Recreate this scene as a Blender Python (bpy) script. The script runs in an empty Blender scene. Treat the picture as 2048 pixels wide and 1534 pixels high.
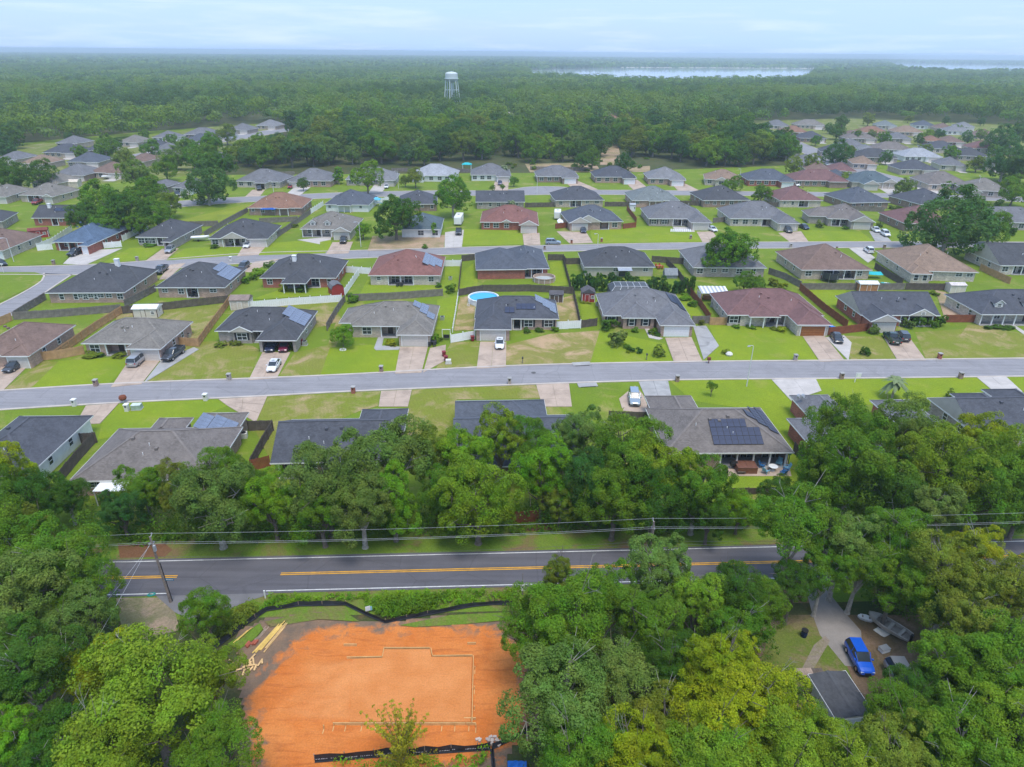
import bpy, math, random
import numpy as np
from mathutils import Vector, Matrix
D = bpy.data; S = bpy.context.scene; COL = S.collection
R = math.radians
rng = random.Random(7)

# ---------------------------------------------------------------- camera, sky, sun, exposure
cd = D.cameras.new('camera'); cam = D.objects.new('camera', cd); COL.objects.link(cam); S.camera = cam
CAM_H = 52.0
pitch, roll = 0.45245, 0.007812
cr, sr, cp, sp = math.cos(roll), math.sin(roll), math.cos(pitch), math.sin(pitch)
rt = Vector((1, 0, 0)); up = Vector((0, sp, cp)); fw = Vector((0, cp, -sp))
r2 = rt*cr + up*sr; u2 = up*cr - rt*sr
cam.matrix_world = Matrix(((r2.x, u2.x, -fw.x, 0), (r2.y, u2.y, -fw.y, 0), (r2.z, u2.z, -fw.z, CAM_H), (0, 0, 0, 1)))
cd.sensor_width = 36; cd.lens = 36*1365/2048; cd.clip_start = .5; cd.clip_end = 90000

SUN_EL, SUN_AZ = R(70), R(158)          # azimuth measured from +Y (away from the camera), negative = left; the sun stands high behind the camera
W = D.worlds.new('World'); S.world = W; W.use_nodes = True
nt = W.node_tree; nt.nodes.clear()
out = nt.nodes.new('ShaderNodeOutputWorld'); bg = nt.nodes.new('ShaderNodeBackground')
sky = nt.nodes.new('ShaderNodeTexSky'); sky.sky_type = 'NISHITA'; sky.sun_disc = False
sky.sun_elevation = SUN_EL; sky.sun_rotation = SUN_AZ; sky.air_density = 1.0; sky.dust_density = 1.4; sky.ozone_density = 1.5
# a thin, even veil of high cloud over the whole sky, slightly broken
tc = nt.nodes.new('ShaderNodeTexCoord'); mp = nt.nodes.new('ShaderNodeMapping'); mp.inputs['Scale'].default_value = (1.6, 1.6, 9.0)
nz = nt.nodes.new('ShaderNodeTexNoise'); nz.inputs['Scale'].default_value = 2.2; nz.inputs['Detail'].default_value = 6; nz.inputs['Roughness'].default_value = .55
nt.links.new(tc.outputs['Generated'], mp.inputs['Vector']); nt.links.new(mp.outputs['Vector'], nz.inputs['Vector'])
rp = nt.nodes.new('ShaderNodeMapRange'); rp.inputs['From Min'].default_value = .35; rp.inputs['From Max'].default_value = .7
rp.inputs['To Min'].default_value = .70; rp.inputs['To Max'].default_value = .90
nt.links.new(nz.outputs['Fac'], rp.inputs['Value'])
mx = nt.nodes.new('ShaderNodeMix'); mx.data_type = 'RGBA'
nt.links.new(rp.outputs['Result'], mx.inputs['Factor']); nt.links.new(sky.outputs['Color'], mx.inputs['A'])
mx.inputs['B'].default_value = (2.85, 4.15, 6.8, 1)
# wisps of brighter cloud, thicker towards the horizon haze layer
mp2 = nt.nodes.new('ShaderNodeMapping'); mp2.inputs['Scale'].default_value = (2.2, 2.2, 26); nz2 = nt.nodes.new('ShaderNodeTexNoise'); nz2.inputs['Scale'].default_value = 2.6; nz2.inputs['Detail'].default_value = 7; nz2.inputs['Roughness'].default_value = .6
nt.links.new(tc.outputs['Generated'], mp2.inputs['Vector']); nt.links.new(mp2.outputs['Vector'], nz2.inputs['Vector'])
rp2 = nt.nodes.new('ShaderNodeMapRange'); rp2.inputs['From Min'].default_value = .48; rp2.inputs['From Max'].default_value = .74; rp2.inputs['To Max'].default_value = .38
nt.links.new(nz2.outputs['Fac'], rp2.inputs['Value'])
mx2 = nt.nodes.new('ShaderNodeMix'); mx2.data_type = 'RGBA'; nt.links.new(rp2.outputs['Result'], mx2.inputs['Factor']); nt.links.new(mx.outputs['Result'], mx2.inputs['A']); mx2.inputs['B'].default_value = (5.2, 5.7, 6.4, 1)
nt.links.new(mx2.outputs['Result'], bg.inputs['Color']); bg.inputs['Strength'].default_value = .1
nt.links.new(bg.outputs['Background'], out.inputs['Surface'])

sd = D.lights.new('sun', 'SUN'); sd.energy = 1.5; sd.angle = R(24); sd.color = (1, .95, .87)
sun = D.objects.new('sun', sd); COL.objects.link(sun)
sdir = Vector((math.sin(SUN_AZ)*math.cos(SUN_EL), math.cos(SUN_AZ)*math.cos(SUN_EL), math.sin(SUN_EL)))
sun.rotation_euler = sdir.to_track_quat('Z', 'Y').to_euler()
S.view_settings.view_transform = 'Standard'; S.view_settings.look = 'None'
S.view_settings.gamma = 1; S.view_settings.exposure = 1.0; S.view_settings.use_curve_mapping = False
cy = S.cycles
cy.max_bounces = 6; cy.diffuse_bounces = 3; cy.glossy_bounces = 2; cy.transmission_bounces = 3; cy.volume_bounces = 1; cy.transparent_max_bounces = 6
cy.use_denoising = True

# ---------------------------------------------------------------- helpers
def tag(o, label=None, cat=None, group=None, kind=None):
    if label: o['label'] = label
    if cat: o['category'] = cat
    if group: o['group'] = group
    if kind: o['kind'] = kind
    return o
def empty(name, loc=(0, 0, 0), rz=0, label=None, cat=None, group=None):
    o = D.objects.new(name, None); COL.objects.link(o); o.empty_display_size = .3
    o.location = loc if len(loc) == 3 else (loc[0], loc[1], 0); o.rotation_euler = (0, 0, rz)
    return tag(o, label, cat, group)
def link(name, me, parent=None, loc=(0, 0, 0), rot=(0, 0, 0), scale=(1, 1, 1)):
    o = D.objects.new(name, me); COL.objects.link(o); o.parent = parent
    o.location = loc; o.rotation_euler = rot; o.scale = scale
    return o
def copy_tree(o, parent=None):
    c = o.copy(); COL.objects.link(c); c.parent = parent
    for ch in o.children: copy_tree(ch, c)
    return c
class MB:
    """collects verts and faces, builds one mesh"""
    def __init__(s): s.v = []; s.f = []; s.m = []; s.mi = 0
    def quad(s, *p):
        n = len(s.v); s.v += [tuple(q) for q in p]; s.f.append(tuple(range(n, n+len(p)))); s.m.append(s.mi); return s
    def box(s, x0, y0, z0, x1, y1, z1, M=None):
        n = len(s.v)
        c = [(x0,y0,z0),(x1,y0,z0),(x1,y1,z0),(x0,y1,z0),(x0,y0,z1),(x1,y0,z1),(x1,y1,z1),(x0,y1,z1)]
        if M is not None: c = [tuple(M @ Vector(q)) for q in c]
        s.v += c
        for f in ((0,3,2,1),(4,5,6,7),(0,1,5,4),(1,2,6,5),(2,3,7,6),(3,0,4,7)): s.f.append(tuple(n+i for i in f)); s.m.append(s.mi)
        return s
    def prism(s, poly, z0, z1):
        n = len(s.v); k = len(poly)
        s.v += [(p[0], p[1], z0) for p in poly] + [(p[0], p[1], z1) for p in poly]
        s.f.append(tuple(n+i for i in range(k-1, -1, -1))); s.f.append(tuple(n+k+i for i in range(k))); s.m += [s.mi]*2
        for i in range(k):
            j = (i+1) % k; s.f.append((n+i, n+j, n+k+j, n+k+i)); s.m.append(s.mi)
        return s
    def cyl(s, p0, p1, r0, r1=None, k=8, cap=True):
        r1 = r0 if r1 is None else r1
        a = Vector(p0); b = Vector(p1); d = (b-a).normalized()
        u = d.orthogonal().normalized(); w = d.cross(u); n = len(s.v)
        for (c, r) in ((a, r0), (b, r1)):
            for i in range(k):
                t = 2*math.pi*i/k; s.v.append(tuple(c + u*(r*math.cos(t)) + w*(r*math.sin(t))))
        for i in range(k):
            j = (i+1) % k; s.f.append((n+i, n+j, n+k+j, n+k+i)); s.m.append(s.mi)
        if cap:
            s.f.append(tuple(n+i for i in range(k-1, -1, -1))); s.f.append(tuple(n+k+i for i in range(k))); s.m += [s.mi]*2
        return s
    def tube(s, pts, r, k=6):
        for a, b in zip(pts, pts[1:]): s.cyl(a, b, r, r, k, True)
        return s
    def lathe(s, prof, k=16, c=(0, 0)):
        n = len(s.v)
        for (r, z) in prof:
            for i in range(k):
                t = 2*math.pi*i/k; s.v.append((c[0]+r*math.cos(t), c[1]+r*math.sin(t), z))
        for q in range(len(prof)-1):
            for i in range(k):
                j = (i+1) % k; a = n+q*k
                s.f.append((a+i, a+j, a+k+j, a+k+i)); s.m.append(s.mi)
        return s
    def mesh(s, name, *mats):
        me = D.meshes.new(name); me.from_pydata(s.v, [], s.f)
        for m in mats: me.materials.append(m)
        if len(mats) > 1: me.polygons.foreach_set('material_index', s.m)
        me.update(); return me
    def build(s, name, mats, parent=None, **k):
        if not isinstance(mats, (list, tuple)): mats = [mats]
        return link(name, s.mesh(name, *mats), parent, **k)

# ---------------------------------------------------------------- materials
def nodes(name):
    m = D.materials.new(name); m.use_nodes = True; t = m.node_tree
    return m, t, t.nodes['Principled BSDF'], t.nodes.new, t.links.new
def noise(t, vec, scale, detail=3, rough=.55, dist=0):
    n = t.nodes.new('ShaderNodeTexNoise'); n.inputs['Scale'].default_value = scale; n.inputs['Detail'].default_value = detail
    n.inputs['Roughness'].default_value = rough; n.inputs['Distortion'].default_value = dist
    t.links.new(vec, n.inputs['Vector']); return n.outputs['Fac']
def ramp(t, fac, a, b, lo=0., hi=1.):
    n = t.nodes.new('ShaderNodeMapRange'); n.inputs['From Min'].default_value = a; n.inputs['From Max'].default_value = b
    n.inputs['To Min'].default_value = lo; n.inputs['To Max'].default_value = hi
    t.links.new(fac, n.inputs['Value']); return n.outputs['Result']
def mixc(t, fac, a, b, blend='MIX'):
    n = t.nodes.new('ShaderNodeMix'); n.data_type = 'RGBA'; n.blend_type = blend; n.clamp_factor = False
    for key, v in (('Factor', fac), ('A', a), ('B', b)):
        if isinstance(v, (int, float)): n.inputs[key].default_value = v
        elif isinstance(v, (tuple, list)): n.inputs[key].default_value = (*v, 1) if len(v) == 3 else v
        else: t.links.new(v, n.inputs[key])
    return n.outputs['Result']
def coords(t, world):
    if world: return t.nodes.new('ShaderNodeNewGeometry').outputs['Position']
    return t.nodes.new('ShaderNodeTexCoord').outputs['Object']
def bumpy(t, b, fac, strength, dist=.05):
    n = t.nodes.new('ShaderNodeBump'); n.inputs['Strength'].default_value = strength; n.inputs['Distance'].default_value = dist
    t.links.new(fac, n.inputs['Height']); t.links.new(n.outputs['Normal'], b.inputs['Normal'])
def sc(c, k): return tuple(min(1, x*k) for x in c[:3])
MATS = {}
def mat(name, col, rough=.75, spec=.3, amt=.18, scale=2.0, fine=.12, fscale=14, metal=0, world=False, coat=0, bump=0):
    if name in MATS: return MATS[name]
    m, t, b, N, L = nodes(name)
    v = coords(t, world)
    c = mixc(t, ramp(t, noise(t, v, scale, 5), .3, .7), sc(col, 1-amt), sc(col, 1+amt))
    f = noise(t, v, fscale, 3)
    c = mixc(t, ramp(t, f, .3, .7, 1-fine, 1+fine), (0, 0, 0), c)
    L(c, b.inputs['Base Color']); b.inputs['Roughness'].default_value = rough; b.inputs['Specular IOR Level'].default_value = spec
    b.inputs['Metallic'].default_value = metal; b.inputs['Coat Weight'].default_value = coat
    if bump: bumpy(t, b, f, bump)
    MATS[name] = m; return m
def shingle(name, col):
    """asphalt shingles: granule grain, course lines by height, weather blotches"""
    if name in MATS: return MATS[name]
    m, t, b, N, L = nodes(name)
    g = N('ShaderNodeTexCoord').outputs['Object']
    sx = N('ShaderNodeSeparateXYZ'); L(g, sx.inputs[0])
    w = N('ShaderNodeMath'); w.operation = 'MULTIPLY'; w.inputs[1].default_value = 14.0; L(sx.outputs['Z'], w.inputs[0])
    fl = N('ShaderNodeMath'); fl.operation = 'FLOOR'; L(w.outputs[0], fl.inputs[0])
    cb = N('ShaderNodeCombineXYZ'); L(sx.outputs['X'], cb.inputs[0]); L(sx.outputs['Y'], cb.inputs[1]); L(fl.outputs[0], cb.inputs[2])
    tabs = N('ShaderNodeTexNoise'); tabs.inputs['Scale'].default_value = 2.6; tabs.inputs['Detail'].default_value = 1; L(cb.outputs[0], tabs.inputs['Vector'])
    c = mixc(t, ramp(t, tabs.outputs['Fac'], .3, .7), sc(col, .80), sc(col, 1.22))
    c = mixc(t, ramp(t, noise(t, g, .35, 5), .4, .72, 0, .7), c, sc(col, 1.36))
    mp = N('ShaderNodeMapping'); mp.inputs['Scale'].default_value = (1.2, 1.2, .12); L(g, mp.inputs['Vector'])
    c = mixc(t, ramp(t, noise(t, mp.outputs[0], 1.0, 5), .46, .75, 0, .65), c, sc(col, .64))
    f = noise(t, g, 22, 2)
    c = mixc(t, ramp(t, f, .3, .7, .86, 1.12), (0, 0, 0), c)
    L(c, b.inputs['Base Color']); b.inputs['Roughness'].default_value = .85; b.inputs['Specular IOR Level'].default_value = .25
    bumpy(t, b, tabs.outputs['Fac'], .5, .03)
    MATS[name] = m; return m
def brick(name, col, mortar=(.42, .38, .34), alt=None):
    """brick wall: courses from the brick texture on whichever axis the wall faces"""
    if name in MATS: return MATS[name]
    m, t, b, N, L = nodes(name)
    g = N('ShaderNodeTexCoord').outputs['Object']
    sx = N('ShaderNodeSeparateXYZ'); L(g, sx.inputs[0])
    ad = N('ShaderNodeMath'); ad.operation = 'ADD'; L(sx.outputs['X'], ad.inputs[0]); L(sx.outputs['Y'], ad.inputs[1])
    cb = N('ShaderNodeCombineXYZ'); L(ad.outputs[0], cb.inputs[0]); L(sx.outputs['Z'], cb.inputs[1])
    bt = N('ShaderNodeTexBrick'); L(cb.outputs[0], bt.inputs['Vector']); bt.inputs['Scale'].default_value = 1
    bt.inputs['Brick Width'].default_value = .42; bt.inputs['Row Height'].default_value = .16; bt.inputs['Mortar Size'].default_value = .018
    bt.inputs['Color1'].default_value = (*sc(col, .78), 1); bt.inputs['Color2'].default_value = (*(alt or sc(col, 1.25)), 1); bt.inputs['Mortar'].default_value = (*mortar, 1)
    c = mixc(t, ramp(t, noise(t, g, .8, 4), .35, .75, .85, 1.12), (0, 0, 0), bt.outputs['Color'])
    L(c, b.inputs['Base Color']); b.inputs['Roughness'].default_value = .9; b.inputs['Specular IOR Level'].default_value = .2
    MATS[name] = m; return m
def siding(name, col):
    if name in MATS: return MATS[name]
    m, t, b, N, L = nodes(name)
    g = N('ShaderNodeTexCoord').outputs['Object']
    wv = N('ShaderNodeTexWave'); wv.bands_direction = 'Z'; wv.wave_profile = 'SAW'; wv.inputs['Scale'].default_value = 1.6; wv.inputs['Distortion'].default_value = 0; L(g, wv.inputs['Vector'])
    c = mixc(t, wv.outputs['Fac'], sc(col, .86), col)
    c = mixc(t, ramp(t, noise(t, g, 1.1, 4), .3, .7, .9, 1.06), (0, 0, 0), c)
    L(c, b.inputs['Base Color']); b.inputs['Roughness'].default_value = .6
    MATS[name] = m; return m
def lawn(name, a, b_, dry, lo=.56, hi=.72, seed=0, dscale=.16):
    """mown grass: two greens in broad patches, thin dry or bare spots, blade-scale speckle, mower streaks"""
    if name in MATS: return MATS[name]
    m, t, b, N, L = nodes(name)
    p = N('ShaderNodeNewGeometry').outputs['Position']
    mp = N('ShaderNodeMapping'); mp.inputs['Location'].default_value = (seed*37.1, seed*11.7, 0); L(p, mp.inputs['Vector']); v = mp.outputs[0]
    c = mixc(t, ramp(t, noise(t, v, .11, 5, .6), .38, .64), a, b_)
    c = mixc(t, ramp(t, noise(t, v, .7, 5, .65), .35, .75, 0, .55), c, sc(a, .78))
    c = mixc(t, ramp(t, noise(t, v, dscale, 7, .68, .6), lo, hi), c, dry)
    wv = N('ShaderNodeTexWave'); wv.inputs['Scale'].default_value = .55; wv.inputs['Distortion'].default_value = 4; wv.inputs['Detail'].default_value = 2
    mp2 = N('ShaderNodeMapping'); mp2.inputs['Rotation'].default_value = (0, 0, .15+seed*.9); L(p, mp2.inputs['Vector']); L(mp2.outputs[0], wv.inputs['Vector'])
    c = mixc(t, ramp(t, wv.outputs['Fac'], 0, 1, .97, 1.02), (0, 0, 0), c)
    f = noise(t, p, 5.5, 4, .7)
    c = mixc(t, ramp(t, f, .25, .75, .72, 1.28), (0, 0, 0), c)
    L(c, b.inputs['Base Color']); b.inputs['Roughness'].default_value = .9; b.inputs['Specular IOR Level'].default_value = .12
    bumpy(t, b, f, .6, .12)
    MATS[name] = m; return m
def concrete(name, col, stain=.62):
    if name in MATS: return MATS[name]
    m, t, b, N, L = nodes(name)
    p = N('ShaderNodeNewGeometry').outputs['Position']
    c = mixc(t, ramp(t, noise(t, p, .45, 6, .6), .35, .7), sc(col, .88), sc(col, 1.1))
    c = mixc(t, ramp(t, noise(t, p, .28, 6, .65, .8), .50, .70, 0, .8), c, sc(col, stain))
    c = mixc(t, ramp(t, noise(t, p, 9, 3), .3, .7, .93, 1.06), (0, 0, 0), c)
    L(c, b.inputs['Base Color']); b.inputs['Roughness'].default_value = .85; b.inputs['Specular IOR Level'].default_value = .25
    MATS[name] = m; return m
def asphalt(name, col, streak=1, ang=0.):
    if name in MATS: return MATS[name]
    m, t, b, N, L = nodes(name)
    p = N('ShaderNodeNewGeometry').outputs['Position']
    mp = N('ShaderNodeMapping'); mp.inputs['Rotation'].default_value = (0, 0, ang); mp.inputs['Scale'].default_value = (.04, 1.1, 1); L(p, mp.inputs['Vector'])
    c = mixc(t, ramp(t, noise(t, mp.outputs[0], 1.3, 5), .3, .7), sc(col, 1-.16*streak), sc(col, 1+.16*streak))
    c = mixc(t, ramp(t, noise(t, p, .3, 6, .6), .45, .75, 0, .5), c, sc(col, 1.3)); c = mixc(t, ramp(t, noise(t, p, .11, 6, .7, 1.), .56, .66, 0, .35), c, sc(col, .72))
    vo = N('ShaderNodeTexVoronoi'); vo.feature = 'DISTANCE_TO_EDGE'; vo.inputs['Scale'].default_value = .16
    wp = N('ShaderNodeTexNoise'); wp.inputs['Scale'].default_value = .5; wp.inputs['Detail'].default_value = 4; L(p, wp.inputs['Vector'])
    va = mixc(t, .25, p, wp.outputs['Color']); L(va, vo.inputs['Vector'])
    c = mixc(t, ramp(t, vo.outputs['Distance'], 0, .012, .3, 0), c, sc(col, .5))
    c = mixc(t, ramp(t, noise(t, p, 12, 2), .3, .7, .93, 1.07), (0, 0, 0), c)
    L(c, b.inputs['Base Color']); b.inputs['Roughness'].default_value = .8; b.inputs['Specular IOR Level'].default_value = .3
    MATS[name] = m; return m
def paint(name, col, rough=.25, metal=0, coat=.6):
    return mat(name, col, rough, .5, .04, 1.5, .03, 9, metal, False, coat)

def leafmat():
    m, t, b, N, L = nodes('leaves')
    oi = N('ShaderNodeObjectInfo'); ge = N('ShaderNodeNewGeometry'); tc = N('ShaderNodeTexCoord')
    c = oi.outputs['Color']
    c = mixc(t, ramp(t, ge.outputs['Random Per Island'], 0, 1, .76, 1.26), (0, 0, 0), c)
    cl = noise(t, tc.outputs['Object'], .55, 3)
    hs = N('ShaderNodeHueSaturation'); L(c, hs.inputs['Color']); L(ramp(t, cl, .3, .7, .475, .52), hs.inputs['Hue']); L(ramp(t, noise(t, tc.outputs['Object'], .6, 3), .3, .7, .72, 1.34), hs.inputs['Value'])
    L(hs.outputs['Color'], b.inputs['Base Color']); b.inputs['Roughness'].default_value = .55; b.inputs['Specular IOR Level'].default_value = .1
    tr = N('ShaderNodeBsdfTranslucent'); L(mixc(t, .6, hs.outputs['Color'], (.26, .40, .02)), tr.inputs['Color'])
    ms = N('ShaderNodeMixShader'); ms.inputs[0].default_value = .3
    L(b.outputs[0], ms.inputs[1]); L(tr.outputs[0], ms.inputs[2]); L(ms.outputs[0], t.nodes['Material Output'].inputs['Surface'])
    return m
LEAF = leafmat()
BARK = mat('bark', (.17, .14, .115), .9, .2, .3, 3, .25, 16)
BARKG = mat('pale_bark', (.36, .33, .29), .9, .2, .3, 3, .25, 16)
WHITE = mat('white_paint', (.78, .78, .76), .5, .4, .04, 1, .03)
OFFW = mat('off_white', (.66, .64, .58), .6, .3, .06)
GLASS = mat('window_glass', (.035, .045, .055), .08, .6, .2, .8, .02)
BLACK = mat('black', (.02, .02, .022), .5, .4, .1)
DARK = mat('dark_interior', (.035, .03, .03), .9, .1, .1)
METAL = mat('galvanised_metal', (.5, .51, .52), .4, .5, .08, 2, .05, 9, .6)
RUBBER = mat('rubber', (.018, .018, .018), .8, .2, .1)
CHROME = mat('wheel_metal', (.55, .55, .57), .3, .5, .06, 2, .03, 9, .8)
PANELSKY = mat('sky_reflection_solar_cells', (.34, .355, .40), .25, .6, .15, 1, .05, 9, .75); PANELD = mat('dark_solar_cells', (.04, .05, .09), .32, .4, .15, 1, .05, 9)  # pale cells: bright sky reflection put into the colour; dark cells go without
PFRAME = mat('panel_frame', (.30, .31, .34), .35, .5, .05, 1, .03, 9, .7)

# ================================================================ SETTING
def sheet(name, pts, z, m, kind='structure', label=None, group=None, parent=None):
    b = MB(); b.quad(*[(p[0], p[1], z) for p in pts])
    o = b.build(name, m, parent)
    n = o.data.polygons[0].normal
    if n.z < 0: o.data.flip_normals()
    return tag(o, label, None, group, kind)
def offset(pts, d):
    """polyline shifted to its left by d"""
    r = []
    for i, p in enumerate(pts):
        a = Vector(pts[max(i-1, 0)][:2]); c = Vector(pts[min(i+1, len(pts)-1)][:2])
        t = (c-a).normalized(); r.append((p[0]-t.y*d, p[1]+t.x*d))
    return r
def dense(pts, step=3.0):
    """Catmull-Rom through the points"""
    P = [Vector(p[:2]) for p in pts]; P = [P[0]*2-P[1]] + P + [P[-1]*2-P[-2]]; o = []
    for i in range(1, len(P)-2):
        n = max(1, int((P[i+1]-P[i]).length/step))
        for k in range(n):
            t = k/n; a, b, c, d = P[i-1:i+3]
            q = .5*((2*b)+(c-a)*t+(2*a-5*b+4*c-d)*t*t+(3*b-a-3*c+d)*t**3); o.append((q.x, q.y))
    o.append(tuple(P[-2])); return o
def strip(b, pts, d0, d1, z0, z1=None):
    A, B_ = offset(pts, d0), offset(pts, d1)
    for i in range(len(pts)-1):
        if z1 is None: b.quad((*B_[i], z0), (*B_[i+1], z0), (*A[i+1], z0), (*A[i], z0))
        else:
            a0, a1, c0, c1 = A[i], A[i+1], B_[i], B_[i+1]
            b.quad((*c0, z1), (*c1, z1), (*a1, z1), (*a0, z1)); b.quad((*a0, z0), (*a0, z1), (*a1, z1), (*a1, z0)); b.quad((*c0, z1), (*c0, z0), (*c1, z0), (*c1, z1))
    return b

# ground: one sheet to the horizon
def ground_mat():
    m, t, b, N, L = nodes('ground_cover')
    p = N('ShaderNodeNewGeometry').outputs['Position']
    c = mixc(t, ramp(t, noise(t, p, .06, 6, .6), .35, .65), (.045, .07, .02), (.085, .085, .035))
    c = mixc(t, ramp(t, noise(t, p, .5, 6, .7), .5, .75, 0, .8), c, (.14, .085, .045))
    c = mixc(t, ramp(t, noise(t, p, 4, 4, .7), .25, .75, .7, 1.3), (0, 0, 0), c)
    c = mixc(t, ramp(t, noise(t, p, .0035, 5, .6), .45, .62, 0, .5), c, (.10, .12, .05))
    L(c, b.inputs['Base Color']); b.inputs['Roughness'].default_value = 1; b.inputs['Specular IOR Level'].default_value = .1
    return m
gx = [-29000, -9000, -3000, -1000, -350, 350, 1000, 3000, 9000, 29000]
b = MB()
for i in range(9):
    for j in range(9):
        b.quad((gx[i], gx[j], 0), (gx[i+1], gx[j], 0), (gx[i+1], gx[j+1], 0), (gx[i], gx[j+1], 0))
tag(b.build('ground', ground_mat()), kind='structure')

LIME = lawn('lime_lawn', (.228, .296, .018), (.178, .258, .018), (.30, .28, .07), .57, .80, 1)
GREEN = lawn('green_lawn', (.168, .243, .020), (.138, .205, .02), (.33, .28, .10), .54, .74, 2)
OLIVE = lawn('olive_lawn', (.215, .225, .04), (.175, .225, .022), (.38, .28, .15), .49, .67, 3)
DRY = lawn('dry_lawn', (.26, .235, .065), (.21, .22, .045), (.45, .31, .18), .46, .60, 4, .13)
BARE = lawn('bare_yard', (.36, .26, .17), (.20, .20, .06), (.44, .30, .20), .45, .65, 5, .13)
VERGE = lawn('verge_grass', (.125, .215, .02), (.15, .215, .03), (.20, .13, .07), .50, .66, 6, .2)
MEADOW = lawn('meadow_grass', (.25, .29, .03), (.17, .22, .025), (.20, .20, .06), .6, .8, 7)
DULL = lawn('dull_grass', (.145, .18, .035), (.19, .215, .035), (.30, .27, .16), .50, .66, 15)
CONC = concrete('tan_concrete', (.46, .355, .275)); CONCG = concrete('grey_concrete', (.37, .36, .345)); CONCP = concrete('pale_concrete', (.50, .46, .42), .85)
KERB = concrete('kerb_concrete', (.50, .44, .385), .8)
STREET = asphalt('street_asphalt', (.25, .24, .245), 1, 0); COUNTY = asphalt('county_asphalt', (.112, .108, .120), 1.1, -.045)
YELLOW = mat('yellow_line_paint', (.72, .36, .02), .6, .3, .2, 1.2, .12, 9, 0, True); WLINE = mat('white_line_paint', (.62, .62, .60), .6, .3, .2, 1.5, .15, 9, 0, True)

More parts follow.
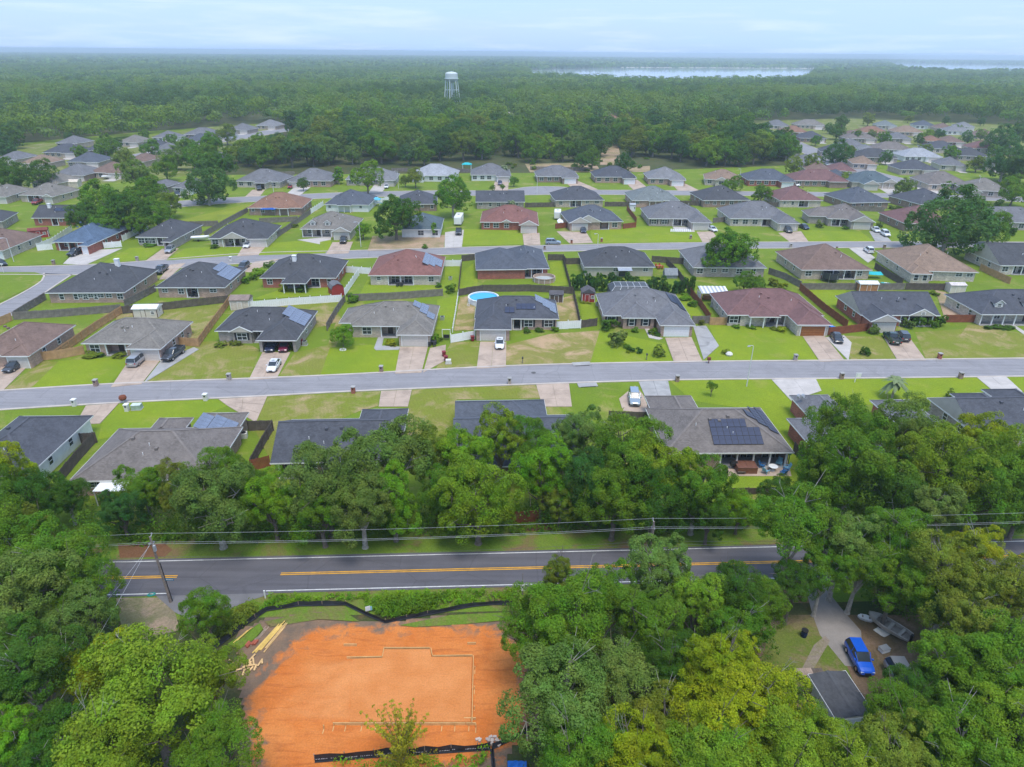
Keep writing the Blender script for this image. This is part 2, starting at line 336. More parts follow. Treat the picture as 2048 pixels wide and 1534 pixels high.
# grass of the whole neighbourhood between the county road and the woods
sheet('neighbourhood_grass', [(-74.35, 62.78), (83.81, 70.51), (145.83, 124.73), (279.3, 262.45), (361.8, 443.2), (431.0, 608.7), (196.5, 634.7), (176.3, 541.6), (149.11, 369.97), (39.16, 340.02), (-139.75, 324.01), (-186.5, 579.3), (-256.4, 509.2), (-305.5, 425.9), (-338.32, 361.53), (-188.31, 162.06), (-124.36, 98.59)], .012, GREEN)
LZ = .016
for pts, m in [
  ([(-86.78, 114.94), (-83.5, 114.55), (-81.78, 103.77), (-85.94, 103.12)], OLIVE), ([(-83.76, 115.0), (-72.55, 117.28), (-70.27, 113.9), (-69.51, 104.18), (-81.66, 103.58)], LIME),
  ([(-64.0, 123.56), (-59.45, 125.19), (-50.7, 122.81), (-48.58, 120.87), (-46.2, 107.76), (-63.65, 105.45)], OLIVE), ([(-41.53, 119.79), (-36.26, 123.61), (-37.49, 135.96), (-41.82, 131.52), (-43.28, 145.28), (-40.39, 146.35), (-35.26, 134.53), (-34.01, 116.41), (-34.09, 109.41), (-41.27, 108.25)], OLIVE),
  ([(-35.46, 122.37), (-27.95, 123.78), (-21.7, 121.4), (-20.98, 110.7), (-34.03, 109.21)], LIME), ([(-12.1, 125.64), (-6.63, 125.75), (-6.5, 113.12), (-14.07, 111.47)], OLIVE),
  ([(-1.14, 124.32), (7.71, 130.34), (19.81, 132.83), (17.33, 124.69), (14.44, 115.51), (-1.12, 113.66)], DRY), ([(18.24, 132.8), (30.33, 125.47), (30.09, 116.72), (14.44, 115.51)], LIME),
  ([(41.71, 136.2), (60.15, 134.84), (57.62, 117.47), (35.58, 116.59), (40.67, 124.4)], LIME), ([(68.28, 130.5), (75.75, 130.66), (72.67, 118.23), (63.89, 117.83)], OLIVE),
  ([(83.85, 132.77), (99.35, 135.97), (107.57, 132.43), (102.6, 119.5), (78.41, 118.34)], OLIVE), ([(97.55, 137.41), (105.82, 136.11), (97.24, 127.61), (92.18, 131.0)], DRY),
  ([(-85.94, 95.1), (-69.01, 97.42), (-67.66, 92.3), (-82.96, 90.96)], GREEN), ([(-63.94, 98.56), (-48.62, 100.06), (-46.11, 97.81), (-48.95, 93.89), (-61.15, 86.8), (-63.27, 92.05)], LIME),
  ([(-40.59, 101.29), (-22.38, 103.47), (-21.78, 98.21), (-24.35, 96.45), (-28.11, 92.14), (-34.18, 91.73), (-33.27, 80.42), (-39.93, 91.64)], OLIVE), ([(-16.96, 104.14), (3.99, 106.45), (5.11, 101.34), (-9.2, 100.74), (-8.78, 87.6), (-15.67, 88.96), (-16.82, 98.3)], OLIVE),
  ([(10.03, 107.16), (21.42, 107.96), (17.93, 101.75), (17.62, 95.46), (12.51, 96.05), (9.94, 99.1)], GREEN), ([(27.71, 108.68), (46.06, 109.43), (46.43, 100.96), (43.96, 85.55), (41.13, 84.81), (37.22, 98.5), (30.02, 100.86)], LIME),
  ([(54.18, 109.98), (83.36, 110.93), (82.81, 105.5), (73.46, 101.96), (55.61, 99.51), (52.26, 103.45)], LIME), ([(88.86, 111.24), (97.18, 111.81), (92.44, 105.09), (87.66, 105.01)], LIME),
  ([(28.62, 78.79), (41.5, 84.82), (40.53, 75.62), (27.86, 74.76)], LIME), ([(-57.75, 74.06), (-53.85, 74.11), (-52.65, 71.91), (-57.73, 71.84)], GREEN),
  ([(25.0, 221.71), (43.98, 228.02), (59.93, 221.48), (57.85, 207.15), (24.17, 204.29)], LIME), ([(94.71, 224.03), (113.27, 221.87), (111.62, 209.44), (90.72, 208.18)], LIME), ([(-16.5, 221.71), (2.52, 219.59), (3.13, 202.45), (-15.02, 200.14)], LIME),
  ([(-74.06, 201.25), (-56.12, 207.27), (-53.51, 198.97), (-53.49, 190.63), (-71.52, 187.99)], LIME), ([(-94.88, 194.87), (-79.05, 199.34), (-77.36, 187.82), (-94.87, 182.21)], LIME), ([(-111.16, 194.94), (-102.03, 194.65), (-100.53, 182.05), (-110.65, 179.32)], LIME), ([(-150.86, 191.53), (-129.81, 192.16), (-123.91, 186.98), (-120.7, 178.07), (-139.13, 174.73)], GREEN),
  ([(-43.87, 211.45), (-21.44, 213.47), (-20.29, 197.68), (-41.99, 193.68)], BARE), ([(-114.59, 226.24), (-98.73, 261.9), (-94.92, 246.71), (-98.81, 228.26)], MEADOW), ([(66.2, 217.63), (85.45, 219.6), (85.12, 208.0), (63.41, 207.32)], GREEN),
  ([(-36.63, 166.0), (-15.24, 166.56), (-13.74, 158.54), (-16.05, 154.71), (-36.27, 154.95)], LIME), ([(-18.15, 177.59), (-14.19, 180.08), (-13.2, 157.79), (-16.23, 156.57)], LIME), ([(10.18, 183.2), (13.3, 184.78), (13.96, 163.19), (9.15, 161.07)], LIME), ([(-13.17, 173.13), (-9.83, 185.13), (-8.58, 159.44), (-12.79, 155.53)], LIME),
  ([(-17.46, 151.05), (-12.98, 154.78), (-12.64, 132.14), (-16.05, 132.07)], LIME), ([(-12.37, 152.96), (-8.95, 154.88), (-7.77, 132.24), (-12.07, 131.59)], DRY), ([(10.11, 151.71), (14.6, 155.45), (14.45, 137.09), (10.07, 135.51)], DRY), ([(15.57, 150.07), (19.7, 151.93), (19.45, 138.72), (14.85, 135.62)], LIME),
  ([(35.06, 152.3), (41.42, 156.11), (41.94, 139.21), (40.09, 139.17)], LIME), ([(70.99, 160.65), (81.52, 160.91), (74.27, 136.9), (70.39, 135.35)], LIME), ([(-85.75, 139.46), (-64.78, 147.14), (-61.76, 123.6), (-68.03, 125.54), (-68.12, 133.82), (-83.92, 134.94)], OLIVE),
  ([(-106.07, 146.85), (-90.67, 151.07), (-87.15, 144.26), (-107.02, 139.61)], GREEN), ([(-56.05, 157.49), (-43.8, 161.72), (-40.82, 154.1), (-60.67, 150.02)], LIME), ([(-136.98, 169.8), (-123.08, 170.18), (-118.7, 167.67), (-116.34, 161.07), (-116.57, 147.29), (-119.51, 141.88)], GREEN),
  ([(-60.0, 144.89), (-39.75, 149.46), (-38.57, 133.01), (-42.86, 137.34), (-51.5, 142.79)], OLIVE), ([(103.91, 161.47), (105.29, 159.56), (101.05, 140.52), (94.41, 140.37)], BARE), ([(5.82, 365.93), (42.48, 371.4), (42.45, 347.91), (69.63, 362.39), (66.15, 342.87), (7.84, 338.49)], BARE), ([(56.9, 462.0), (66.6, 462.6), (55.96, 365.1), (44.32, 364.49)], BARE)]:
    LZ += .0016; sheet('lawn', pts, LZ, m)

sheet('subdivision_grass', [(193.6, 625.0), (302.9, 659.0), (424.9, 599.6), (469.8, 535.3), (317.79, 353.7), (202.62, 372.77), (146.46, 369.83), (176.3, 541.6)], .014, DULL); sheet('subdivision_grass', [(-335.36, 358.15), (-302.4, 421.3), (-252.4, 455.0), (-220.6, 544.2), (-183.9, 571.1), (-159.3, 475.4), (-144.26, 323.79), (-205.09, 277.82), (-254.15, 265.43)], .014, DULL)
# streets: asphalt between two kerbs
def street(name, far, near, kerbs=True, m=None):
    f, n = dense(far), dense(near)
    k = min(len(f), len(n)); f = [f[round(i*(len(f)-1)/(k-1))] for i in range(k)]; n = [n[round(i*(len(n)-1)/(k-1))] for i in range(k)]
    b = MB()
    for i in range(k-1): b.quad((*n[i], .05), (*n[i+1], .05), (*f[i+1], .05), (*f[i], .05))
    o = tag(b.build(name, m or STREET), kind='structure')
    if kerbs:
        for e, s in ((f, -1), (n, 1)):
            b = MB(); strip(b, e, 0, -.45*s, .0, .13) if s < 0 else strip(b, e, -.45, 0, .0, .13)
            tag(b.build('kerb', KERB), kind='structure')
    return o
street('residential_street', [(-101.82, 98.98), (-86.1, 102.36), (-66.74, 105.59), (-44.96, 107.98), (-28.87, 109.93), (-0.02, 114.12), (31.92, 116.52), (63.7, 117.82), (97.58, 119.41), (122.4, 120.36)],
       [(-96.6, 92.63), (-81.8, 96.01), (-63.31, 98.92), (-42.73, 101.44), (-27.5, 103.57), (0.0, 106.58), (30.28, 109.14), (60.38, 110.3), (92.42, 111.73), (115.89, 112.58)])
street('back_street', [(-149.39, 172.61), (-134.94, 174.38), (-112.92, 177.33), (-98.95, 181.6), (-74.61, 190.01), (-47.01, 193.53), (-0.32, 200.01), (56.94, 205.91), (119.48, 209.07), (158.17, 209.66), (197.16, 209.64)],
       [(-144.48, 166.13), (-130.76, 168.22), (-108.15, 168.82), (-94.9, 173.18), (-71.27, 180.42), (-45.3, 185.64), (-0.29, 193.28), (55.21, 198.82), (116.08, 202.38), (153.65, 202.94), (191.53, 202.92)])
street('side_street', [(-120.51, 169.36), (-117.11, 163.08), (-115.75, 153.01), (-115.61, 142.62), (-116.03, 128.55)], [(-112.43, 168.71), (-110.61, 156.13), (-108.34, 145.44), (-107.81, 138.34), (-106.84, 124.22)])
street('far_street', [(-135.48, 257.64), (-117.26, 267.98), (-92.73, 276.13), (-66.56, 283.66), (-36.57, 288.26), (-5.62, 290.72), (7.05, 299.45), (19.92, 300.01), (32.13, 293.48), (57.32, 293.41), (88.55, 292.45), (130.22, 291.95), (170.52, 289.18), (208.23, 284.24)],
       [(-130.42, 247.1), (-113.09, 257.58), (-89.63, 266.12), (-64.28, 273.15), (-35.29, 277.45), (-5.41, 279.73), (6.68, 281.3), (18.89, 282.88), (31.12, 283.39), (55.52, 283.32), (86.07, 283.51), (126.57, 283.03), (165.78, 280.41), (201.84, 274.71)])
street('hill_street', [(192.8, 557.5), (188.0, 473.3), (180.16, 393.8), (178.43, 354.73), (184.04, 322.64), (198.17, 300.6)], [(178.2, 541.7), (171.8, 451.1), (165.99, 376.17), (166.14, 338.72), (173.65, 309.23), (186.85, 288.75)])
street('lane', [(-170.0, 544.4), (-183.2, 501.4), (-193.9, 458.9), (-200.9, 418.2), (-208.85, 387.7)], [(-159.9, 516.4), (-172.2, 474.5), (-183.2, 436.1), (-191.26, 396.89), (-197.67, 365.63)])

# driveways: concrete slabs with open joints
def driveway(q, nx, ny, m, label=None):
    """q: four corners, far-left, far-right, near-right, near-left"""
    a, b_, c, d = [Vector(p[:2]) for p in q]
    root = tag(empty('driveway', (*((a+b_+c+d)/4), 0)), kind='structure')
    o0 = root.location
    for i in range(nx):
        for j in range(ny):
            def P(u, v):
                t = a.lerp(b_, u); s = d.lerp(c, u); return t.lerp(s, v)
            g = .018/max((b_-a).length, 1); h = .018/max((d-a).length, 1)
            ps = [P(i/nx+g, j/ny+h), P((i+1)/nx-g, j/ny+h), P((i+1)/nx-g, (j+1)/ny-h), P(i/nx+g, (j+1)/ny-h)]
            mb = MB(); z = .10+rng.uniform(-.008, .008)
            mb.prism([(p.x-o0.x, p.y-o0.y) for p in reversed(ps)], .0, z)
            mb.build('concrete_slab', m, root)
    return root
for q, nx, ny, m in [
  ([(-92.59, 112.6), (-88.17, 113.79), (-85.82, 102.93), (-90.16, 101.92)], 2, 3, CONC), ([(-71.06, 115.47), (-65.26, 115.35), (-63.82, 105.44), (-68.41, 104.19)], 2, 4, CONC), ([(-65.08, 115.35), (-61.7, 121.84), (-60.33, 120.88), (-63.66, 105.64)], 1, 4, CONCG),
  ([(-47.7, 119.67), (-42.38, 119.78), (-41.36, 108.25), (-46.06, 107.35)], 2, 3, CONC), ([(-21.92, 122.89), (-16.47, 123.0), (-16.27, 111.0), (-20.95, 110.49)], 2, 3, CONC), ([(-15.99, 122.26), (-13.05, 124.08), (-12.54, 116.36), (-16.0, 111.01)], 1, 2, CONC),
  ([(-6.43, 125.76), (-1.16, 125.86), (-1.12, 113.66), (-6.48, 112.9)], 2, 3, CONC), ([(30.96, 128.64), (36.42, 129.02), (35.64, 116.82), (30.19, 116.26)], 2, 4, CONC), ([(38.19, 135.24), (41.03, 135.59), (40.84, 124.66), (36.06, 117.75)], 1, 3, CONCG),
  ([(59.38, 130.04), (64.05, 130.69), (62.75, 117.8), (57.81, 117.25)], 2, 3, CONC), ([(63.91, 129.6), (68.19, 130.78), (67.95, 126.75), (63.42, 117.82)], 1, 3, CONCP), ([(76.06, 130.67), (81.36, 130.78), (78.31, 118.33), (72.75, 118.0)], 2, 3, CONC),
  ([(-68.85, 97.43), (-64.01, 98.38), (-63.39, 91.58), (-67.03, 91.21)], 2, 2, CONC), ([(-48.46, 100.07), (-40.76, 101.29), (-39.61, 92.27), (-46.11, 97.81)], 2, 3, CONC), ([(-22.21, 103.48), (-17.04, 104.14), (-16.86, 97.95), (-21.63, 97.87)], 2, 2, CONC),
  ([(4.17, 106.46), (9.95, 107.16), (9.81, 98.39), (5.0, 98.31)], 2, 3, CONC), ([(22.21, 107.98), (27.53, 108.68), (26.82, 102.27), (22.36, 102.19)], 2, 2, CONCG), ([(21.34, 106.37), (22.15, 102.93), (22.29, 96.21), (17.86, 97.15)], 1, 3, CONC), ([(21.34, 106.37), (22.15, 102.93), (17.88, 97.83), (17.88, 101.38)], 1, 1, CONC),
  ([(45.99, 109.22), (54.09, 109.98), (53.13, 104.98), (46.5, 101.14)], 2, 2, CONCP), ([(83.36, 110.93), (88.9, 111.45), (87.79, 105.2), (82.76, 104.73)], 2, 2, CONCP),
  ([(-124.37, 190.69), (-113.02, 194.32), (-113.97, 177.31), (-120.57, 178.08)], 2, 2, CONCP), ([(-101.34, 194.12), (-96.88, 194.81), (-95.09, 182.71), (-100.05, 181.08)], 2, 2, CONC), ([(-79.64, 199.33), (-72.88, 201.29), (-71.7, 188.51), (-77.12, 186.78)], 2, 2, CONC), ([(-54.34, 203.06), (-48.34, 203.84), (-46.85, 190.83), (-52.95, 189.58)], 2, 2, CONC),
  ([(-21.74, 216.76), (-15.92, 220.35), (-15.09, 198.98), (-20.09, 197.12)], 2, 3, CONCP), ([(2.96, 215.57), (8.41, 217.08), (8.21, 202.02), (3.26, 201.28)], 2, 2, CONC), ([(13.96, 219.28), (23.43, 218.91), (24.23, 204.89), (17.15, 203.48)], 2, 2, CONC), ([(59.27, 220.09), (64.67, 220.95), (63.41, 207.32), (57.86, 206.54)], 2, 2, CONC),
  ([(85.45, 219.6), (93.75, 221.91), (90.87, 208.18), (84.89, 207.38)], 2, 2, CONC), ([(116.25, 222.66), (120.92, 224.9), (116.97, 208.99), (111.8, 208.83)], 2, 2, CONCG), ([(100.06, 200.74), (104.4, 201.45), (102.89, 190.41), (98.47, 185.19)], 2, 2, CONCP), ([(-88.55, 164.65), (-91.82, 177.92), (-88.41, 179.94), (-86.7, 165.54)], 2, 2, CONC), ([(-71.36, 172.46), (-70.26, 181.43), (-64.43, 184.59), (-68.21, 171.65)], 2, 2, CONC),
  ([(-92.26, 295.1), (-85.58, 295.39), (-84.88, 276.46), (-90.84, 275.16)], 1, 2, CONCP), ([(-60.11, 306.31), (-54.47, 306.57), (-53.62, 284.2), (-59.08, 282.88)], 1, 2, CONCP), ([(-8.3, 313.82), (-2.06, 315.43), (-2.29, 290.86), (-8.92, 289.44)], 1, 2, CONC), ([(22.81, 311.34), (29.27, 314.23), (35.63, 294.79), (25.81, 293.21)], 1, 2, CONC),
  ([(49.46, 317.8), (56.29, 319.45), (57.74, 293.42), (50.55, 293.12)], 1, 2, CONC), ([(69.66, 308.36), (76.17, 309.91), (78.25, 293.15), (68.94, 292.76)], 1, 2, CONC), ([(157.97, 303.63), (165.85, 306.41), (163.06, 289.97), (155.42, 289.65)], 1, 2, CONCP), ([(184.2, 318.66), (194.35, 312.66), (176.88, 289.44), (166.88, 290.13)], 1, 2, CONCP), ([(-107.57, 287.49), (-102.49, 287.7), (-99.87, 273.76), (-105.34, 272.5)], 1, 2, CONC)]:
    driveway(q, nx, ny, m)
# paths and patios
for pts, m in [([(-26.84, 122.04), (-27.08, 128.24), (-25.97, 128.27), (-25.51, 123.32), (-21.92, 122.89), (-21.89, 121.4), (-26.28, 121.07)], CONCG), ([(27.69, 134.43), (28.64, 134.45), (28.71, 129.68), (30.5, 128.36), (29.53, 127.54), (27.7, 128.57)], CONCP),
    ([(28.74, 81.31), (39.21, 82.5), (38.34, 78.56), (28.52, 78.42)], CONC), ([(106.79, 137.61), (107.65, 137.93), (107.28, 133.55), (105.93, 131.84)], CONCP), ([(-65.64, 205.73), (-56.41, 209.77), (-55.52, 206.05), (-58.22, 203.53), (-57.47, 200.59)], CONCP), ([(52.92, 226.88), (59.45, 226.38), (58.78, 220.08), (52.6, 219.87)], CONCP)]:
    tag(MB().prism([tuple(p[:2]) for p in pts], 0, .09).build('path', m), kind='structure')
for q, w in (((1163,728), 0), ((1172,768), 1)): pass
for P0, P1 in (((11.08, 115.22), (14.56, 115.74)), ((11.37, 106.39), (14.8, 106.84))):
    a, c = Vector(P0), Vector(P1); r = empty('storm_drain', (*((a+c)/2), 0), math.atan2((c-a).y, (c-a).x), None, None)
    MB().box(-1.7, -.9, 0, 1.7, .55, .17).build('drain_cover', CONCG, r); MB().box(-1.3, -.95, .03, 1.3, -.89, .13).build('opening', BLACK, r)
    tag(r, 'concrete kerb inlet on the %s side of the residential street' % ('far' if a.y > 112 else 'near'), 'storm drain')
for p in ((3.86, 111.37), (0.79, 110.89)):
    pass
tag(MB().cyl((*(3.86, 111.37), .05), (*(3.86, 111.37), .062), .42, k=20).build('manhole_cover', mat('iron', (.09, .085, .08), .6)), 'round iron manhole cover set in the residential street', 'manhole cover')

# county road in the foreground
ca, cb_ = Vector((-43.17, 57.57)), Vector((31.79, 61.08)); cu = (cb_-ca).normalized(); cn = Vector((-cu.y, cu.x))
def cr_pt(s, d): q = ca+cu*s+cn*d; return (q.x, q.y)
RL = [cr_pt(s, 0) for s in range(-120, 200, 8)]
b = MB(); strip(b, RL, 7.6, -6.4, .018); tag(b.build('road_verge', VERGE), kind='structure')
b = MB(); strip(b, RL, 3.0, -2.95, .05); tag(b.build('county_road', COUNTY), kind='structure')
def line(name, s0, s1, d, w, m, brk=None):
    n = max(2, int((s1-s0)/6)); pts = [cr_pt(s0+(s1-s0)*i/n, d) for i in range(n+1)]
    b = MB(); strip(b, pts, w/2, -w/2, .056); return tag(b.build(name, m), kind='structure')
sY0 = (Vector((-36.51, 57.92))-ca).dot(cu); sY1 = (Vector((-25.33, 58.29))-ca).dot(cu); sW0 = (Vector((-36.46, 55.31))-ca).dot(cu); sW1 = (Vector((-26.09, 55.57))-ca).dot(cu)
for d in (.13, -.13):
    line('yellow_line', -110, sY0, d, .13, YELLOW); line('yellow_line', sY1, 190, d, .13, YELLOW)
line('edge_line', -110, 190, 2.62, .13, WLINE); line('edge_line', -110, sW0, -2.60, .13, WLINE); line('edge_line', sW1, 190, -2.60, .13, WLINE)
# worn driveway apron and sandy ground left of the building lot
sheet('road_apron', [cr_pt(sW0-1, -2.9), cr_pt(sW1+1, -2.9), (-27.09, 54.46), (-28.24, 53.73), (-31.14, 50.94), (-34.4, 52.6)], .045, asphalt('apron_asphalt', (.17, .165, .17), 1, .2))
sheet('sandy_ground', [(-41.5, 54.59), (-35.62, 54.73), (-34.4, 52.6), (-32.86, 50.26), (-37.33, 48.31)], .022, lawn('sandy', (.24, .20, .13), (.13, .17, .04), (.34, .25, .18), .46, .62, 8, .3))
for pts in ([(-45.75, 63.12), (-40.43, 63.46), (-39.04, 62.32), (-39.34, 61.1), (-44.34, 60.87)], [(1.11, 67.45), (4.79, 67.79), (5.04, 66.53), (0.5, 66.09)]):
    sheet('leaf_litter', pts, .026, lawn('leaf_litter', (.17, .085, .045), (.22, .12, .065), (.12, .13, .03), .5, .7, 9, .35))

# ---------------------------------------------------------------- building lot of orange clay
def clay():
    m, t, b, N, L = nodes('orange_clay')
    p = N('ShaderNodeNewGeometry').outputs['Position']
    at = N('ShaderNodeAttribute'); at.attribute_name = 'soil'
    c = mixc(t, ramp(t, noise(t, p, .22, 6, .6, .5), .35, .65), (.58, .168, .036), (.66, .235, .064))
    mp = N('ShaderNodeMapping'); mp.inputs['Scale'].default_value = (.30, 1.7, 1); mp.inputs['Rotation'].default_value = (0, 0, .06); L(p, mp.inputs['Vector'])
    c = mixc(t, ramp(t, noise(t, mp.outputs[0], 1.0, 6, .6, .8), .52, .68, 0, .5), c, (.36, .10, .03))
    sn = N('ShaderNodeAttribute'); sn.attribute_name = 'sand'; sf = N('ShaderNodeMath'); sf.operation = 'ADD'; L(sn.outputs['Fac'], sf.inputs[0]); L(ramp(t, noise(t, mp.outputs[0], .7, 5, .6, .6), .3, .7, -.22, .22), sf.inputs[1])
    c = mixc(t, ramp(t, sf.outputs[0], .2, .95), c, mixc(t, ramp(t, noise(t, p, .35, 5), .35, .65), (.60, .215, .062), (.68, .27, .09)))
    nf = N('ShaderNodeMath'); nf.operation = 'ADD'; L(at.outputs['Fac'], nf.inputs[0]); L(ramp(t, noise(t, p, .5, 7, .7, .5), .3, .7, -.38, .38), nf.inputs[1])
    c = mixc(t, ramp(t, nf.outputs[0], .38, .72), c, mixc(t, ramp(t, noise(t, p, .9, 5), .35, .65), (.25, .16, .10), (.17, .125, .09)))
    f = noise(t, p, 7, 5, .7); c = mixc(t, ramp(t, f, .25, .75, .8, 1.18), (0, 0, 0), c)
    L(c, b.inputs['Base Color']); b.inputs['Roughness'].default_value = .95; b.inputs['Specular IOR Level'].default_value = .1
    hb = N('ShaderNodeMath'); hb.operation = 'ADD'; L(f, hb.inputs[0]); L(noise(t, mp.outputs[0], 2.2, 5, .6), hb.inputs[1]); bumpy(t, b, hb.outputs[0], .5, .14)
    return m
def inside(p, poly):
    x, y = p[0], p[1]; r = False; j = len(poly)-1
    for i in range(len(poly)):
        xi, yi = poly[i][:2]; xj, yj = poly[j][:2]
        if (yi > y) != (yj > y) and x < (xj-xi)*(y-yi)/(yj-yi)+xi: r = not r
        j = i
    return r
def edge_dist(p, poly):
    d = 1e9; P = Vector(p[:2])
    for i in range(len(poly)):
        a, c = Vector(poly[i][:2]), Vector(poly[(i+1) % len(poly)][:2]); e = c-a
        t = max(0, min(1, (P-a).dot(e)/e.length_squared)); d = min(d, (a+e*t-P).length)
    return d
LOT = [(-27.35, 50.19), (-24.97, 52.01), (-19.61, 52.97), (-15.25, 51.78), (-11.21, 51.95), (-6.19, 52.69), (2.04, 52.99), (3.39, 48.1), (2.68, 41.4), (4.27, 38.51), (0.49, 37.56), (-0.69, 34.15), (-21.09, 33.19), (-23.23, 40.17), (-25.4, 44.88)]
CORE = [(-19.74, 49.62), (-16.03, 50.7), (-1.99, 50.19), (0.98, 48.69), (0.91, 38.95), (-1.16, 37.1), (-19.3, 33.6), (-21.59, 38.29), (-22.36, 42.73), (-21.55, 46.65)]
def clay_sheet():
    xs = [p[0] for p in LOT]; ys = [p[1] for p in LOT]; st = .4
    nx = int((max(xs)-min(xs))/st)+1; ny = int((max(ys)-min(ys))/st)+1
    idx = {}; v = []; so = []; sa = []; fs = []; pl, pr_ = (-13.68, 39.87), (-14.85, 46.59); q = random.Random(3)
    ph = [(q.uniform(.2, 2.2), q.uniform(.2, 2.2), q.uniform(0, 6)) for _ in range(10)]
    for j in range(ny):
        for i in range(nx):
            x, y = min(xs)+i*st, min(ys)+j*st
            if not inside((x, y), LOT): continue
            e = edge_dist((x, y), CORE)*(1 if inside((x, y), CORE) else -1)
            s = .42-e*.3
            z = .06+sum(math.sin(a*x+c*y+p) for a, c, p in ph)*.012*(1 if e < 0 else .35)
            for y0_, am, fr, p_ in ((33.2, .7, .16, 1), (34.8, .7, .16, 1.05), (36.6, .5, .12, 2.2), (38.1, .5, .12, 2.25), (52.0, .4, .2, .5), (53.5, .4, .2, .55)):
                if x < 2 and abs(y-y0_-am*math.sin(fr*x+p_)*2) < .3: z -= .05; s += .2
            # wheel ruts swinging round the left side
            r = math.hypot(x+13, y-38.5)
            for rr in (3.1, 4.7, 7.2, 8.8, 11.6):
                if x < -9.5 and abs(r-rr) < .38: z -= .06; s += .24
            dl = (pl[0]+(pr_[0]-pl[0])*(y-pl[1])/(pr_[1]-pl[1]))-x     # metres left of the pad edge
            iny = min(y-pl[1]+.3, pr_[1]+.3-y)
            f = max(0, min(1, 1-dl/9.0))*max(0, min(1, iny/.7)) if dl > -.6 else 0
            z += f*.24 if dl > -.2 else 0; s -= f*.4
            sa.append(f*f*(3-2*f)); idx[i, j] = len(v); v.append((x, y, max(z, .03))); so.append(max(0, min(1, s)))
    for (i, j), k in idx.items():
        if (i+1, j) in idx and (i, j+1) in idx and (i+1, j+1) in idx: fs.append((k, idx[i+1, j], idx[i+1, j+1], idx[i, j+1]))
    me = D.meshes.new('cleared_lot'); me.from_pydata(v, [], fs); me.attributes.new('soil', 'FLOAT', 'POINT').data.foreach_set('value', so)
    me.attributes.new('sand', 'FLOAT', 'POINT').data.foreach_set('value', sa); me.polygons.foreach_set('use_smooth', [True]*len(fs)); me.materials.append(CLAY); return link('cleared_lot', me)
CLAY = clay(); tag(clay_sheet(), kind='structure')
for pts in ([(-24.75, 51.34), (-20.57, 52.68), (-16.38, 52.31), (-15.18, 51.44), (-19.3, 51.73), (-24.01, 50.62)], [(-11.07, 51.01), (-6.16, 52.42), (-0.02, 52.9), (0.49, 51.94), (-4.55, 51.21), (-9.53, 50.76)], [(-27.42, 48.41), (-25.18, 51.13), (-24.32, 50.02), (-25.99, 47.8)]):
    sheet('grass_strip', pts, .13, VERGE)
# levelled pad with its board formwork
PADC = mat('levelled_sand', (.62, .265, .105), .95, .1, .10, .25, .07, 7, 0, True, 0, .3)
PAD = [(-14.85, 46.59), (-12.08, 46.74), (-12.12, 47.76), (-7.65, 47.8), (-7.45, 46.9), (-3.6, 46.94), (-3.34, 39.96), (-13.68, 39.87)]
tag(MB().prism([tuple(p[:2]) for p in reversed(PAD)], .02, .30).build('building_pad', CLAY), kind='structure')
me = D.objects['building_pad'].data
for nm, v in (('sand', 1.0), ('soil', 0.0)): me.attributes.new(nm, 'FLOAT', 'POINT').data.foreach_set('value', [v]*len(me.vertices))
LUM = mat('new_lumber', (.62, .40, .17), .8, .2, .16, 1.5, .1, 9); LUMY = mat('yellow_lumber', (.70, .47, .13), .8, .2, .14, 1.5, .1, 9); LUMG = mat('weathered_lumber', (.30, .22, .16), .9, .2, .25, 1.5, .15, 9)
FW = empty('board_formwork', (*(-9.76, 42.32), 0), 0, 'knee high timber formwork boards edging the levelled orange pad', 'formwork')
def board(root, a, c, z0, z1, th, m, name='board'):
    a, c = Vector(a[:2]), Vector(c[:2]); d = c-a; o = root.location
    M = Matrix.Translation((a.x-o.x, a.y-o.y, 0)) @ Matrix.Rotation(math.atan2(d.y, d.x), 4, 'Z')
    return MB().box(0, -th/2, z0, d.length, th/2, z1, M).build(name, m, root)
for pa, pb in (((-15.46, 46.77), (-12.15, 46.86)), ((-12.1, 46.86), (-12.11, 48.0)), ((-12.05, 47.94), (-7.72, 47.99)), ((-7.62, 47.99), (-7.37, 47.02)), ((-7.32, 47.02), (-3.56, 47.12)), ((-3.47, 47.06), (-3.2, 39.77)), ((-3.72, 39.81), (-2.86, 39.82)), ((-15.06, 39.71), (-11.42, 39.74)), ((-11.38, 39.74), (-7.66, 39.78)), ((-7.61, 39.78), (-3.76, 39.81)), ((-3.92, 40.3), (-2.88, 40.31)), ((-4.14, 48.64), (-3.31, 48.65)), ((-16.1, 48.33), (-14.84, 48.35))):
    board(FW, pa, pb, .03, .36, .06, LUM)
for p in ((-14.99, 39.62), (-13.97, 39.62), (-12.6, 39.64), (-11.41, 39.65), (-10.21, 39.66), (-9.01, 39.67), (-7.56, 39.68), (-5.76, 39.7), (-4.65, 39.71), (-3.45, 39.72), (-3.18, 43.44), (-3.25, 45.66), (-3.07, 41.35), (-15.78, 39.37), (-2.85, 39.58)):
    o = FW.location; x, y = p[0]-o.x, p[1]-o.y
    MB().box(x-.04, y-.04, 0, x+.04, y+.04, .5).box(x-.035, y-.5, .02, x+.035, y-.04, .07).build('stake', LUM, FW)
def lumber(pa, pb, n, wide, m, label, z=.04, th=.09):
    a, c = Vector(pa), Vector(pb); d = c-a
    r = empty('lumber_pile', (*((a+c)/2), 0), math.atan2(d.y, d.x), label, 'lumber')
    for k in range(n):
        y = (k-(n-1)/2)*wide; e = rng.uniform(-.35, .35)
        M = Matrix.Rotation(rng.uniform(-.025, .025), 4, 'Z')
        MB().box(-d.length/2+e, y-wide*.44, z+.004*(k % 3), d.length/2+e, y+wide*.44, z+th+.004*(k % 3), M).build('board', m, r)
